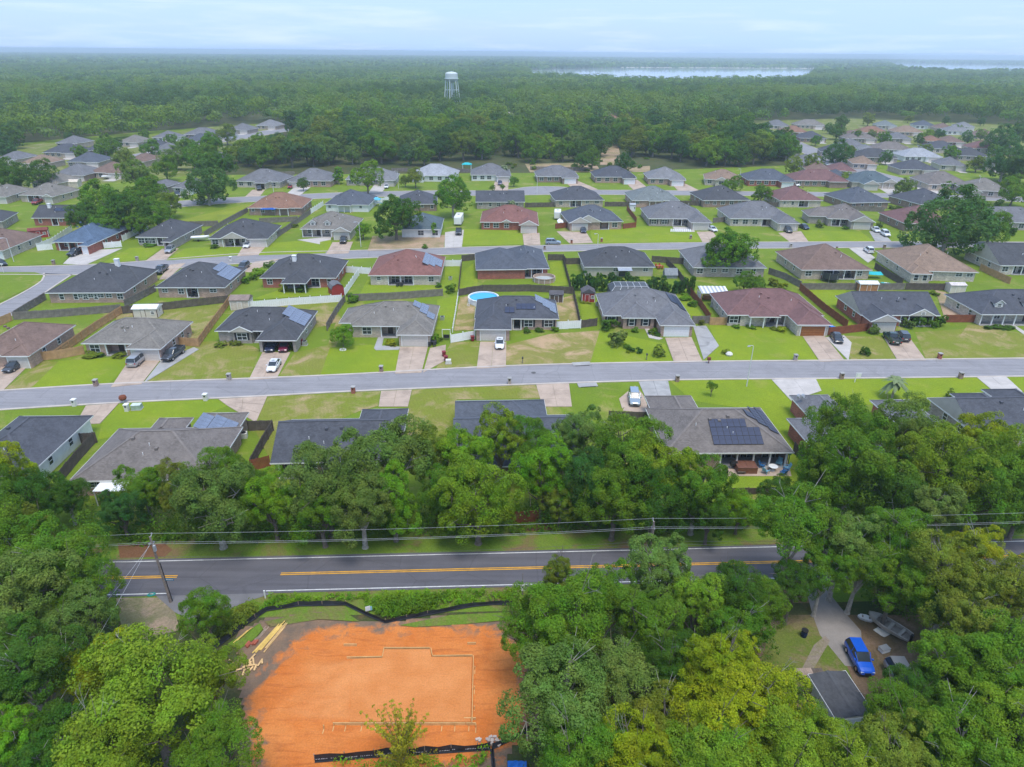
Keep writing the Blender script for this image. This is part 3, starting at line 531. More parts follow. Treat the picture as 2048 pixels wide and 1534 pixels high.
lumber((-24.28, 47.58), (-22.92, 51.29), 5, .11, LUMY, 'bundle of long yellow boards left of the orange clearing')
lumber((-23.63, 47.65), (-22.54, 50.89), 3, .10, LUM, 'shorter row of new boards beside the long yellow bundle', .05)
lumber((-25.01, 48.43), (-24.31, 50.61), 4, .10, LUMG, 'grey weathered boards left of the yellow lumber'); lumber((-26.69, 48.79), (-25.84, 50.4), 3, .09, LUMY, 'three loose pale boards by the silt fence corner')
lumber((-25.21, 48.18), (-25.02, 48.74), 4, .22, mat('red_brick_stack', (.36, .10, .06), .9), 'small stack of red pieces by the grey boards', .05, .2)
OSB = mat('wood_scraps', (.66, .43, .20), .9)
r = empty('scrap_heap', (*(-24.76, 45.68), 0), 0, 'scatter of pale timber offcuts at the left edge of the clearing', 'scraps')
for k in range(26):
    M = Matrix.Translation((rng.gauss(0, .7), rng.gauss(0, .45), .12+.004*k)) @ Matrix.Rotation(rng.uniform(0, 3), 4, 'Z') @ Matrix.Rotation(rng.uniform(-.2, .2), 4, 'X')
    MB().box(-rng.uniform(.1, .5), -.08, 0, rng.uniform(.1, .5), .08, .04, M).build('offcut', OSB, r)
r = empty('rubble_heap', (*(-1.4, 38.28), 0), 0, 'broken pale rubble by the lower right corner of the clearing', 'rubble')
for k in range(14):
    M = Matrix.Translation((rng.gauss(0, .55), rng.gauss(0, .35), .1)) @ Matrix.Rotation(rng.uniform(0, 3), 4, 'Z')
    MB().box(-.16, -.10, -.06, rng.uniform(.1, .25), .10, rng.uniform(.08, .2), M).build('chunk', mat('pale_rubble', (.50, .42, .36), .9), r)
# silt fences
SILT = mat('silt_fabric', (.022, .024, .03), .55, .4, .3, 2, .1)
PRINT = mat('white_print', (.5, .52, .56), .7)
def silt(pts, label, h=.5, prints=False):
    pts = [Vector(p[:2]) for p in pts]; o = pts[len(pts)//2]
    r = empty('silt_fence', (o.x, o.y, 0), 0, label, 'silt fence')
    P = []
    for a_, c_ in zip(pts, pts[1:]):
        n_ = max(1, int((c_-a_).length)); P += [tuple(a_.lerp(c_, k_/n_)) for k_ in range(n_)]
    P.append(tuple(pts[-1]))
    b = MB(); L_, R_ = offset(P, .02), offset(P, -.02); q = random.Random(5)
    hs = [h*(1+q.uniform(-.12, .06)) for _ in P]; lean = [q.uniform(-.08, .16) for _ in P]
    for i in range(len(P)-1):
        for e, s in ((L_, 1), (R_, -1)):
            p0, p1 = e[i], e[i+1]
            qd = [(p0[0]-o.x, p0[1]-o.y, 0), (p1[0]-o.x, p1[1]-o.y, 0), (p1[0]-o.x, p1[1]-o.y+lean[i+1], hs[i+1]), (p0[0]-o.x, p0[1]-o.y+lean[i], hs[i])]
            b.quad(*(qd if s < 0 else reversed(qd)))
    b.build('fabric', SILT, r)
    b = MB(); strip(b, [(x-o.x, y-o.y) for x, y in P], .16, -.16, .12); b.build('fabric_skirt', SILT, r)
    for i in range(0, len(P), 2):
        x, y = P[i][0]-o.x, P[i][1]-o.y; MB().box(x-.03, y+.02, 0, x+.03, y+.08, h*1.15).build('stake', LUMG, r)
    if prints:
        for i in range(0, len(P)-1, 1):
            p0, p1 = Vector(R_[i]), Vector(R_[i+1]); b = MB()
            for k in range(7):
                t = .1+k*.12+q.uniform(0, .03); a = p0.lerp(p1, t); hh = q.uniform(.06, .12); ln = lean[i]*(.4)
                b.box(a.x-o.x-.035, a.y-o.y-.032+ln, .30, a.x-o.x+.02+q.uniform(0, .03), a.y-o.y-.022+ln, .30+hh)
            b.build('printed_mark', PRINT, r)
silt([(-28.49, 48.03), (-28.1, 48.4), (-26.72, 50.79), (-25.11, 52.91), (-22.02, 53.65), (-17.13, 53.84), (-14.6, 52.4), (-12.59, 51.4), (-7.43, 52.82), (-3.93, 53.77), (-1.75, 54.08), (0.76, 54.04)], 'black silt fence kinked along the roadside edge of the clearing')
silt([(-15.76, 36.37), (-13.38, 36.6), (-11.02, 36.84), (-6.92, 37.14), (-1.54, 37.59)], 'black silt fence with white print along the bottom of the clearing', .8, True)
silt([(-1.42, 37.55), (-1.25, 36.06), (-1.08, 34.15)], 'short black silt fence running down from the lower right corner'); silt([(-1.42, 37.64), (0.95, 38.9), (3.52, 40.41)], 'black silt fence under the trees right of the clearing')

# gravel drive and yard at lower right
sheet('gravel_drive', [(31.89, 56.59), (34.07, 56.92), (34.65, 53.26), (35.19, 50.83), (33.41, 46.3), (31.69, 46.46), (30.85, 50.26), (31.16, 52.95)], .03, concrete('gravel', (.27, .245, .225), .7))
sheet('worn_path', [(29.75, 48.98), (31.3, 50.14), (31.53, 49.5), (27.96, 45.39), (27.13, 45.66)], .034, lawn('worn', (.28, .23, .19), (.24, .20, .14), (.2, .2, .07), .5, .7, 12, .4))
sheet('yard_grass', [(26.08, 50.87), (31.03, 52.6), (30.97, 49.94), (31.85, 46.28), (31.39, 42.69), (21.51, 42.6)], .024, lawn('yard', (.12, .17, .025), (.17, .17, .05), (.22, .16, .09), .5, .66, 13, .3))
b = MB()
tag(b.quad(*[(*p, .02) for p in ([(24.7, 52.88), (45.42, 53.1), (37.76, 39.74), (20.58, 39.59)])]).build('leafy_ground', lawn('leafy', (.17, .11, .07), (.12, .12, .04), (.24, .16, .11), .45, .65, 14, .3)), kind='structure')
b.f[0] and None

# bay and far shores
def water_mat():
    m, t, b, N, L = nodes('bay_water')
    b.inputs['Base Color'].default_value = (.50, .54, .56, 1); b.inputs['Roughness'].default_value = .06; b.inputs['Specular IOR Level'].default_value = .6  # pale base colour stands in for the reflected bright sky
    p = N('ShaderNodeNewGeometry').outputs['Position']; bumpy(t, b, noise(t, p, .03, 4), .02, 1.0); return m
WATER = water_mat()
sheet('bay_water', [(48.3, 2331.2), (188.3, 2547.1), (392.0, 2793.4), (706.2, 2863.0), (1162.3, 2919.3), (1010.5, 2500.8), (600.3, 1569.7), (259.9, 1428.5), (35.9, 1721.4)], 1.2, WATER)
sheet('bay_water', [(2566.6, 5231.9), (2770.6, 4802.6), (3330.0, 4290.6), (2031.4, 2607.4), (1373.3, 2367.4), (1542.1, 3049.9)], 1.2, WATER); sheet('bay_water', [(1132.2, 2786.6), (1432.3, 2968.8), (1240.1, 2603.1), (1007.9, 2437.7)], 1.2, WATER)
sheet('bay_water', [(-335.5, 2670.0), (-163.5, 2616.7), (-159.5, 2422.2), (-288.3, 2420.5)], 1.2, WATER)
for pts in ([(414.6, 2956.2), (1237.4, 3099.2), (1155.6, 2917.0), (706.2, 2863.0), (390.7, 2784.4)],): sheet('far_beach', pts, 1.0, mat('sand', (.55, .50, .42), .9, .1, .1, .05, .05, 1, 0, True))

# ================================================================ HOUSES
PITCH = .5; EAVE = 2.62; OV = .45
RC = dict(slate=(.075, .079, .092), dark=(.070, .072, .079), navy=(.085, .095, .115), grey=(.145, .145, .152), taupe=(.18, .165, .145), browngrey=(.165, .145, .132), brown=(.175, .118, .095),
          tan=(.235, .165, .120), rust=(.225, .125, .085), red=(.20, .095, .08), maroon=(.165, .09, .085), blue=(.085, .125, .185), silver=(.30, .31, .33), sage=(.155, .175, .172), teal=(.085, .115, .130), ash=(.185, .185, .19))
BR = lambda n: dict(pink=brick('pinkish_brick', (.47, .29, .22)), red=brick('red_brick', (.36, .09, .055), (.40, .27, .22)), brown=brick('brown_brick', (.29, .175, .125)), greyb=brick('grey_brick', (.40, .34, .295)),
          cream=brick('cream_brick', (.62, .54, .45)), white=siding('white_siding', (.80, .80, .78)), beige=siding('beige_siding', (.52, .47, .40)), sand=brick('sand_brick', (.54, .43, .33)))[n]
GABLE = siding('gable_siding', (.50, .46, .40)); GDOOR = mat('garage_door_paint', (.62, .575, .52), .5, .4, .05); GDW = mat('white_garage_door', (.78, .79, .80), .5, .4, .04); GDO = mat('wood_garage_door', (.30, .115, .035), .6, .3, .2)
DOORM = mat('dark_door', (.05, .035, .03), .5); SHUT = mat('dark_shutter', (.03, .03, .035), .6); SHUTR = mat('red_shutter', (.16, .03, .03), .6)
def window_meshes(w, h, key={}):
    k = (round(w, 1), round(h, 1))
    if k not in key:
        f = MB(); t = .09
        f.box(-w/2-t, -.07, -t, -w/2, .05, h+t).box(w/2, -.07, -t, w/2+t, .05, h+t).box(-w/2, -.07, -t, w/2, .05, 0).box(-w/2, -.07, h, w/2, .05, h+t)
        f.box(-w/2, -.05, h/2-.035, w/2, -.01, h/2+.035)
        n = max(1, round(w/.75))
        for i in range(1, n): x = -w/2+w*i/n; f.box(x-.035, -.05, 0, x+.035, -.012, h)
        p = MB(); p.box(-w/2, -.008, 0, w/2, .04, h)
        key[k] = (f.mesh('window_frame', WHITE), p.mesh('window_pane', GLASS))
    return key[k]
FACE = {'n': 0.0, 'r': math.pi/2, 'l': -math.pi/2, 'b': math.pi}     # near, right, left, back walls (normal -y, +x, -x, +y)
def window(root, x, y, z, w, h, face='n', shutters=None):
    f, p = window_meshes(w, h)
    o = link('window', f, root, (x, y, z), (0, 0, FACE[face])); link('pane', p, o)
    if shutters:
        for s in (-1, 1):
            MB().box(s*(w/2+.32)-.19, -.06, -.05, s*(w/2+.32)+.19, .02, h+.05).build('shutter', shutters, o)
def hip_faces(b, x0, y0, x1, y1, z, ends='hh', pitch=PITCH, th=.16):
    """closed roof block; ends: near/far for ridge along y or left/right for ridge along x: h = hip, g = gable"""
    w, d = x1-x0, y1-y0; alongx = ends[2:] == 'x' or (len(ends) < 3 and w >= d)
    hw = (d if alongx else w)/2; H = hw*pitch
    e0 = hw if ends[0] == 'h' else 0; e1 = hw if ends[1] == 'h' else 0
    if alongx:
        if e0+e1 > w: e0 = e1 = w/2
        r0, r1 = (x0+e0, (y0+y1)/2), (x1-e1, (y0+y1)/2)
    else:
        if e0+e1 > d: e0 = e1 = d/2
        r0, r1 = ((x0+x1)/2, y0+e0), ((x0+x1)/2, y1-e1)
    A, B_, C_, D_ = (x0, y0, z), (x1, y0, z), (x1, y1, z), (x0, y1, z); P, Q = (*r0, z+H), (*r1, z+H)
    lo = lambda p: (p[0], p[1], z-th)
    if alongx:
        b.quad(A, B_, Q, P); b.quad(C_, D_, P, Q); b.quad(D_, A, P); b.quad(B_, C_, Q)
    else:
        b.quad(A, B_, P); b.quad(B_, C_, Q, P); b.quad(C_, D_, Q); b.quad(D_, A, P, Q)
    b.quad(lo(D_), lo(C_), lo(B_), lo(A))
    for p, q in ((A, B_), (B_, C_), (C_, D_), (D_, A)): b.quad(lo(p), lo(q), q, p)
    lines = [(P, Q)]
    for c, r, e in (((A, P, e0), (D_, P, e0), (B_, Q, e1), (C_, Q, e1)) if alongx else ((A, P, e0), (B_, P, e0), (C_, Q, e1), (D_, Q, e1))):
        if e: lines.append((c, r))
    return lines, H, (A, B_, C_, D_), (P, Q), alongx
def fascia(b, x0, y0, x1, y1, z, th=.17, skip=''):
    t = .035
    if 'n' not in skip: b.box(x0-t, y0-t, z-th, x1+t, y0-.004, z+.015)
    if 'b' not in skip: b.box(x0-t, y1+.004, z-th, x1+t, y1+t, z+.015)
    if 'l' not in skip: b.box(x0-t, y0-.004, z-th, x0-.004, y1+.004, z+.013)
    if 'r' not in skip: b.box(x1+.004, y0-.004, z-th, x1+t, y1+.004, z+.013)
def capstrip(b, a, c, w=.16):
    a, c = Vector(a), Vector(c); d = c-a
    if d.length < .3: return
    d.normalize(); s = d.cross(Vector((0, 0, 1)))
    if s.length < .01: return
    s = s.normalized()*w; u = Vector((0, 0, .045))
    b.quad(a-s+u*.3, a+u, c+u, c-s+u*.3); b.quad(a+u, a+s+u*.3, c+s+u*.3, c+u)
NH = [0]
def house(label, A, B, dep, roof='grey', wall='pink', wings=(), ends='hh', notch=None, style='f', wins=None, chim=None, shut=None, gd=None, group=None, side=True, seed=None, eave=EAVE, pitch=PITCH, vents=2, backwing=None, name='house', gmat=None):
    """A, B: ends of the near eave; dep: depth. wings: (kind, a, b[, garage kind]) with a, b the near eave of the wing"""
    NH[0] += 1; q = random.Random(seed if seed is not None else NH[0]*13)
    A = Vector(A); B = Vector(B); v = B-A; w = v.length; an = math.atan2(v.y, v.x)
    root = empty(name, (A.x, A.y, 0), an, label, 'house', group)
    root['w'] = w
    rm = shingle('shingle_'+roof, RC[roof]); capm = mat('cap_'+roof, sc(RC[roof], 1.22), .85, .2); wm = BR(wall)
    loc = lambda p: Matrix.Rotation(-an, 2) @ (Vector(p)-A)
    rb, fb, cb2, wb = MB(), MB(), MB(), MB()
    ln, H, cor, rg, ax = hip_faces(rb, 0, 0, w, dep, eave, ends, pitch); fascia(fb, 0, 0, w, dep, eave)
    for a, c in ln: capstrip(cb2, a, c)
    def gable_wall(x0, x1, y, H, s=1, ax='y'):
        gb = MB()
        if ax == 'y': gb.quad((x0, y, eave-.1), (x1, y, eave-.1), (x1, y, eave), ((x0+x1)/2, y, eave+H), (x0, y, eave))
        else: gb.quad((y, x0, eave-.1), (y, x1, eave-.1), (y, x1, eave), (y, (x0+x1)/2, eave+H), (y, x0, eave))
        gb.build('gable', gmat or GABLE, root)
    if ends[0] == 'g' and ax: gable_wall(0, dep, -.012, H-.02, 1, 'x')
    if ends[1] == 'g' and ax: gable_wall(0, dep, w+.012, H-.02, 1, 'x')
    if ends[0] == 'g' and not ax: gable_wall(0, w, -.012, H-.02)
    def rake(a, c):      # white board along a sloping gable edge
        a, c = Vector(a), Vector(c); d = c-a; n = MB(); u = Vector((0, 0, .02)); l = Vector((0, 0, -.17))
        return (a, c)
    cuts = []; wl = []
    for i, W_ in enumerate(wings):
        k = W_[0]; a, c = loc(W_[1]), loc(W_[2]); x0, x1 = min(a.x, c.x), max(a.x, c.x); y0 = min((a.y+c.y)/2, -.25)
        x0, x1 = max(x0, -.0), min(x1, w) if W_[0] != 'x' else x1
        hw = (x1-x0)/2; y1 = min(hw/1.0+.6, dep*.5) if True else dep
        z = eave+.006*(i+1)
        if k[0] == 'h': l2, H2, *_ = hip_faces(rb, x0, y0, x1, max(y1, y0+2*hw*.55+.5), z, 'hgy', pitch)
        else:
            l2, H2, *_ = hip_faces(rb, x0, y0, x1, max(y1, y0+1), z, 'ggy', pitch); gable_wall(x0+.02, x1-.02, y0+.10*0-.012, H2-.03)
            M_ = [((x0, y0-.03, z), ((x0+x1)/2, y0-.03, z+H2)), ((x1, y0-.03, z), ((x0+x1)/2, y0-.03, z+H2))]
            for p_, q_ in M_:
                p_, q_ = Vector(p_), Vector(q_); dz = Vector((0, 0, .17)); dy = Vector((0, -.03, 0)); uz = Vector((0, 0, .03))
                fb.quad(p_-dz+dy, q_-dz+dy, q_+uz+dy, p_+uz+dy); fb.quad(p_+uz+dy, q_+uz+dy, q_+uz-dy*2, p_+uz-dy*2)
        fascia(fb, x0, y0, x1, max(y1, .5), z, skip='bn' if k[0] == 'g' else 'b')
        for a_, c_ in l2: capstrip(cb2, a_, c_)
        cuts.append((x0, x1)); wl.append((k, x0, x1, y0, W_[3] if len(W_) > 3 else None))
    # main wall with a porch or patio notch in its near side
    ht = eave-.14; no = None
    if notch is not None: no = (notch[0]*w, notch[1]*w, notch[2] if len(notch) > 2 else 1.8)
    poly = [(OV, OV)]
    if no: poly += [(no[0], OV), (no[0], OV+no[2]), (no[1], OV+no[2]), (no[1], OV)]
    poly += [(w-OV, OV), (w-OV, dep-OV), (OV, dep-OV)]
    wb.prism(poly, 0, ht)
    for k, x0, x1, y0, gk in wl:
        if gk == 'open':
            o_ = [(x0+OV-.03, y0+OV), (x0+OV+.5, y0+OV), (x0+OV+.5, 4.4), (x1-OV-.5, 4.4), (x1-OV-.5, y0+OV), (x1-OV+.03, y0+OV), (x1-OV+.03, 4.7), (x0+OV-.03, 4.7)]
            wb.prism(o_, 0, ht-.01)
            MB().box(x0+OV+.4, y0+OV+.02, 2.15, x1-OV-.4, y0+OV+.2, ht-.03).build('garage_lintel', wm, root)
        elif gk == 'porch':
            for xx in np.linspace(x0+OV, x1-OV, max(2, int((x1-x0)/2.6)+1)):
                MB().box(xx-.11, y0+OV-.11, 0, xx+.11, y0+OV+.11, ht).build('porch_column', WHITE, root)
        else: wb.prism([(x0+OV-.03, y0+OV), (x1-OV+.03, y0+OV), (x1-OV+.03, OV+.35), (x0+OV-.03, OV+.35)], 0, ht-.01)
    wb.build('wall', wm, root)
    rb.build('roof', rm, root); fb.build('fascia', WHITE, root); cb2.build('ridge_cap', capm, root)
    # openings
    def garage(x0, x1, y, kind):
        gw = min(4.9, (x1-x0)-1.5); xm = (x0+x1)/2; m_ = kind if kind not in ('g',) and not isinstance(kind, str) else GDOOR
        g = empty('garage_door', (xm, y, 0)); g.parent = root
        MB().box(-gw/2-.14, -.05, 0, -gw/2, .04, 2.25).box(gw/2, -.05, 0, gw/2+.14, .04, 2.25).box(-gw/2, -.05, 2.12, gw/2, .04, 2.25).build('door_frame', WHITE, g)
        for r_ in range(4): MB().box(-gw/2, -.03, .02+r_*.53, gw/2, .03, .02+r_*.53+.505).build('door_section', m_, g)
    nearw = []
    for k, x0, x1, y0, gk in wl:
        if gk == 'g' or (gk is not None and not isinstance(gk, str)): garage(x0, x1, y0+OV, gd or (GDOOR if gk == 'g' else gk))
        elif gk == 'w':
            window(root, (x0+x1)/2, y0+OV, .8, min(1.8, (x1-x0)*.4), 1.35, 'n', shut)
        elif gk == 'w2':
            for t_ in (.3, .7): window(root, x0+(x1-x0)*t_, y0+OV, .8, 1.0, 1.35, 'n', shut)
        if k[0] == 'g' and len(k) > 1: window(root, (x0+x1)/2, y0-.02, eave+.25, .7, .5)
    occ = [(a-.2, c+.2) for a, c in cuts]+([(no[0], no[1])] if no else [])
    if wins is None:
        wins = []; x = 1.8+q.uniform(0, .6)
        while x < w-1.6:
            wins.append(x/w); x += q.uniform(2.9, 3.8)
    for f in wins:
        x = f*w; ww = 1.7 if style == 'f' else q.choice((.9, 1.2, 1.5)); hh = 1.4 if style == 'f' else q.choice((.8, 1.2))
        if any(a-ww/2-.15 < x < c+ww/2+.15 for a, c in occ): continue
        window(root, x, OV, 2.15-hh, ww, hh, 'n', shut)
    if no:
        y = OV+no[2]; W0 = no[1]-no[0]
        if style == 'f':
            MB().box(no[0]+W0*.5-.5, y-.05, .03, no[0]+W0*.5+.5, y+.03, 2.1).build('door', DOORM, root)
            if W0 > 4: window(root, no[0]+W0*.22, y, .8, 1.2, 1.3)
            if W0 > 5.5: window(root, no[0]+W0*.8, y, .8, 1.2, 1.3)
        else:
            n = max(1, int(W0/2.4))
            for i in range(n): window(root, no[0]+W0*(i+.5)/n, y, .08, min(1.8, W0/n*.75), 2.0)
        MB().box(no[0], OV-.4, 0, no[1], y-.03, .12).build('porch_slab', CONCG, root)
        n = max(2, int(W0/2.3)+1)
        for i in range(n):
            x = no[0]+.14+(W0-.28)*i/(n-1)
            if any(a < x < c for a, c in cuts): continue
            MB().box(x-.11, OV-.02, 0, x+.11, OV+.2, ht).build('porch_column', WHITE, root)
    if side:
        f = 'r' if A.x+v.x/2 < 0 else 'l'; x = w-OV if f == 'r' else OV
        for t_ in (.3, .62): window(root, x, dep*t_, 1.0, .9, 1.1, f)
    if chim is not None:
        x, y = chim[0]*w, chim[1]*dep
        zr = eave+min(y, dep-y)*pitch
        MB().box(x-.45, y-.45, zr-.6, x+.45, y+.45, zr+1.15).box(x-.53, y-.53, zr+1.15, x+.53, y+.53, zr+1.27).build('chimney', WHITE, root)
    for i in range(vents):
        x = w*q.uniform(.3, .7); y = dep*q.uniform(.28, .42); zr = eave+y*pitch
        MB().box(x-.2, y-.2, zr-.05, x+.2, y+.2, zr+.28).build('roof_vent', capm, root)
        x = w*q.uniform(.25, .75); y = dep*q.uniform(.2, .4); zr = eave+y*pitch
        MB().cyl((x, y, zr-.1), (x, y, zr+.38), .06, k=6).build('vent_pipe', WHITE, root)
    return root
PNL = {}
def solar(root, slope, org, rows, cols, dep_or_w, mask=None, pw=1.02, ph=1.66, sc_=1., eave=EAVE, pitch=PITCH, dark=False):
    """panels as parts. slope: 'r' right roof plane, 'n' near, 'l' left. org = (along, up) of the lowest left panel corner from the eave"""
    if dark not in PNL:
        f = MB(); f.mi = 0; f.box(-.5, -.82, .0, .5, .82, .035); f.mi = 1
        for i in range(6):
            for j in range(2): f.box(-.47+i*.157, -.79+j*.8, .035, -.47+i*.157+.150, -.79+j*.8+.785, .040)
        PNL[dark] = f.mesh('solar_panel', BLACK if dark else PFRAME, PANELD if dark else PANELSKY)  # dark picks the cells without the coloured-in sky reflection
    pw *= sc_; ph *= sc_
    th = math.atan(pitch); w = root['w']
    if slope == 'r': O = Vector((w, 0, eave)); U = Vector((0, 1, 0)); V = Vector((-math.cos(th), 0, math.sin(th)))
    elif slope == 'l': O = Vector((0, dep_or_w, eave)); U = Vector((0, -1, 0)); V = Vector((math.cos(th), 0, math.sin(th)))
    else: O = Vector((0, 0, eave)); U = Vector((1, 0, 0)); V = Vector((0, math.cos(th), math.sin(th)))
    N_ = U.cross(V)
    for r_ in range(rows):
        for c_ in range(cols):
            if mask and not mask(r_, c_): continue
            p = O+U*(org[0]+(c_+.5)*pw)+V*(org[1]+(r_+.5)*ph)+N_*.10
            o = link('solar_panel', PNL[dark], root); o.matrix_local = Matrix(((U.x*sc_, V.x*sc_, N_.x, p.x), (U.y*sc_, V.y*sc_, N_.y, p.y), (U.z*sc_, V.z*sc_, N_.z, p.z), (0, 0, 0, 1)))

E_ = EAVE
# --- row nearest the camera (backs towards us)
a1 = house('dark roofed house with long white side wall at the left edge', (-72.9, 73.68), (-62.07, 74.06), 15.5, 'slate', 'white', ends='hh', style='b', wings=())
a2 = house('big grey brown hip roof house with a blue solar array and white patio cover', (-56.13, 72.2), (-38.52, 73.01), 13.5, 'browngrey', 'brown', style='b', wins=(.16, .22, .8))
# garage wing of the same house, towards the street
def block(root, x0, y0, x1, y1, roof, wall, ends='hh', dz=.01, garage=None):
    rb, fb, cb2 = MB(), MB(), MB(); z = EAVE+dz
    ln, H, *_ = hip_faces(rb, x0, y0, x1, y1, z, ends); fascia(fb, x0, y0, x1, y1, z)
    for a, c in ln: capstrip(cb2, a, c)
    MB().prism([(x0+OV, y0+OV), (x1-OV, y0+OV), (x1-OV, y1-OV), (x0+OV, y1-OV)], 0, z-.15).build('wall', BR(wall), root)
    rb.build('roof', shingle('shingle_'+roof, RC[roof]), root); fb.build('fascia', WHITE, root); cb2.build('ridge_cap', MATS['cap_'+roof], root)
    return H
def lx(root, p):
    v = Matrix.Rotation(-root.rotation_euler.z, 2) @ (Vector(p[:2])-Vector(root.location[:2])); return v
g = lx(a2, (-39.78, 90.88)); n_ = lx(a2, (-39.33, 80.72)); wx = a2['w']
block(a2, g.x-6.6, 5.2, g.x, g.y, 'browngrey', 'brown', 'ghy', .012); a2['w'] = g.x
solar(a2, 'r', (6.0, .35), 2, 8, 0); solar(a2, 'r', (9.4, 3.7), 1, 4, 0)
a2['w'] = wx
block(a2, 4.5, 11.5, 9.5, 16.5, 'browngrey', 'brown', 'ghy', .018)
b = MB()
pc = [lx(a2, (-52.27, 72.4)), lx(a2, (-48.22, 72.68))]
for i in range(16):
    x = pc[0].x+(pc[1].x-pc[0].x)*i/16; dx = (pc[1].x-pc[0].x)/16
    b.box(x, -2.0, 2.36, x+dx*.5, .1, 2.40).box(x+dx*.5, -2.0, 2.33, x+dx, .1, 2.37)
b.build('patio_cover', METAL if False else WHITE, a2)
for x in (pc[0].x+.1, pc[1].x-.1): MB().box(x-.05, -1.9, 0, x+.05, -1.8, 2.33).build('post', WHITE, a2)
a3 = house('dark slate roofed house with a white rake behind the tall roadside trees', (-32.05, 76.76), (-16.59, 77.6), 12.0, 'slate', 'brown', ends='gg', style='b', notch=(.05, .22))
lo_, hi_ = lx(a3, (-22.83, 91.63)), lx(a3, (-15.83, 91.75)); block(a3, lo_.x, 8.0, hi_.x, lo_.y+.5, 'slate', 'brown', 'ghy', .012)
a4 = house('blue grey roofed house mostly hidden behind the middle trees', (-7.77, 76.13), (9.67, 76.99), 14.0, 'navy', 'brown', ends='gg', style='b')
lo_, hi_ = lx(a4, (-8.7, 95.19)), lx(a4, (5.07, 95.76)); block(a4, lo_.x, 8.5, hi_.x, lo_.y, 'navy', 'brown', 'ghx', .012)
a5 = house('brown grey house with solar squares on the back roof and a furnished patio', (21.05, 80.05), (38.94, 80.57), 13.2, 'browngrey', 'brown', style='b', notch=(.44, .97, 2.4), wins=(.07, .3), vents=3)
lo_, hi_ = lx(a5, (21.22, 97.43)), lx(a5, (28.69, 97.56)); block(a5, max(lo_.x, -3.2), 3.0, hi_.x, lo_.y, 'browngrey', 'brown', 'hhy', .012)
solar(a5, 'n', (7.0, 1.3), 2, 8, 0, sc_=.86, dark=True); solar(a5, 'n', (7.0, 4.2), 1, 6, 0, sc_=.86, dark=True)
solar(a5, 'r', (4.4, .5), 1, 7, 0, dark=True); solar(a5, 'r', (5.2, 2.2), 1, 5, 0, dark=True); solar(a5, 'r', (6.0, 3.9), 1, 2, 0, dark=True)
a6 = house('grey roofed house among trees with a satellite dish on its brick garage', (42.02, 79.33), (54.64, 80.03), 11.0, 'grey', 'red', style='b', side=False)
lo_, hi_ = lx(a6, (44.56, 98.01)), lx(a6, (51.06, 97.42)); block(a6, lo_.x, 6.0, lo_.x+6.4, lo_.y, 'grey', 'red', 'hhy', .012)
lo_ = lx(a6, (60.15, 96.7)); block(a6, lo_.x-3.3, 8.0, lo_.x+3.3, lo_.y, 'grey', 'red', 'ghy', .018)
dsh = MB(); d0 = lx(a6, (44.7, 95.13)); 
for k in range(2): dsh.cyl((d0.x+k*.7, d0.y, 3.2), (d0.x+k*.7, d0.y, 3.9), .03, k=5).cyl((d0.x+k*.7, d0.y-.05, 4.0), (d0.x+k*.7+.1, d0.y-.22, 4.08), .38, .30, 12)
dsh.build('satellite_dish', METAL, a6)
a7 = house('dark slate roofed house at the right edge above the near trees', (67.22, 86.07), (87.0, 87.25), 11.5, 'slate', 'greyb', ends='gh', style='b')
for px in (): pass
lo_ = lx(a7, (73.5, 98.69)); block(a7, lo_.x-2.4, 8, lo_.x+3.4, lo_.y+.6, 'slate', 'greyb', 'ghy', .012); lo_ = lx(a7, (80.22, 99.71)); block(a7, lo_.x-3, 8, lo_.x+3, lo_.y+1.2, 'slate', 'greyb', 'ghy', .018)

# --- fronts along the far side of the residential street
b1 = house('brown roofed house with a pale garage at the far left of the street', (-97.58, 111.31), (-86.18, 111.75), 15.0, 'brown', 'pink', wings=[('h', (-91.12, 110.99), (-85.9, 111.31), 'g')], notch=(.2, .4))
b2 = house('grey roofed brick house beside the silver van with a tan garage', (-80.27, 117.22), (-64.4, 117.3), 11.8, 'taupe', 'pink', wings=[('h', (-70.84, 114.8), (-64.31, 114.93), 'g')], notch=(.25, .5), wins=(.13,))
b3 = house('slate roofed brick house with its garage door open and panels on the right slope', (-58.11, 124.02), (-40.85, 124.38), 11.6, 'dark', 'greyb', wings=[('g', (-55.2, 123.55), (-50.67, 123.65), 'w'), ('h', (-48.52, 119.34), (-40.82, 119.5), 'open')], notch=(.42, .52), shut=SHUT)
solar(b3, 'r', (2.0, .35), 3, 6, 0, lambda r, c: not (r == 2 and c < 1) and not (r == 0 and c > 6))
b4 = house('grey brown hip roof house with round tree in front and stepped panels', (-32.58, 127.27), (-15.65, 127.36), 12.4, 'taupe', 'sand', wings=[('h', (-22.49, 122.67), (-15.26, 122.82), 'g')], notch=(.36, .56), wins=(.2,))
lo_ = lx(b4, (-34.61, 130.03)); block(b4, lo_.x-.4, 1.6, 5.5, 10.5, 'taupe', 'sand', 'hgx', .02)
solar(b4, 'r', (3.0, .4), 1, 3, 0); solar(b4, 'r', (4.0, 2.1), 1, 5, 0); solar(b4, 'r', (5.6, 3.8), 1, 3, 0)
b5 = house('dark blue roofed house with the round pool behind and a white sedan out front', (-7.82, 132.07), (9.57, 132.17), 11.8, 'slate', 'pink', wings=[('h', (-7.59, 125.9), (-0.18, 126.05), 'g')], notch=(.45, .56, 2.2), wins=(.64, .88), shut=SHUT)
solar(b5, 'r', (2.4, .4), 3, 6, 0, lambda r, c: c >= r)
solar(b5, 'n', (6.2, 1.6), 1, 2, 0, dark=True); solar(b5, 'n', (8.6, 2.6), 1, 4, 0, dark=True)
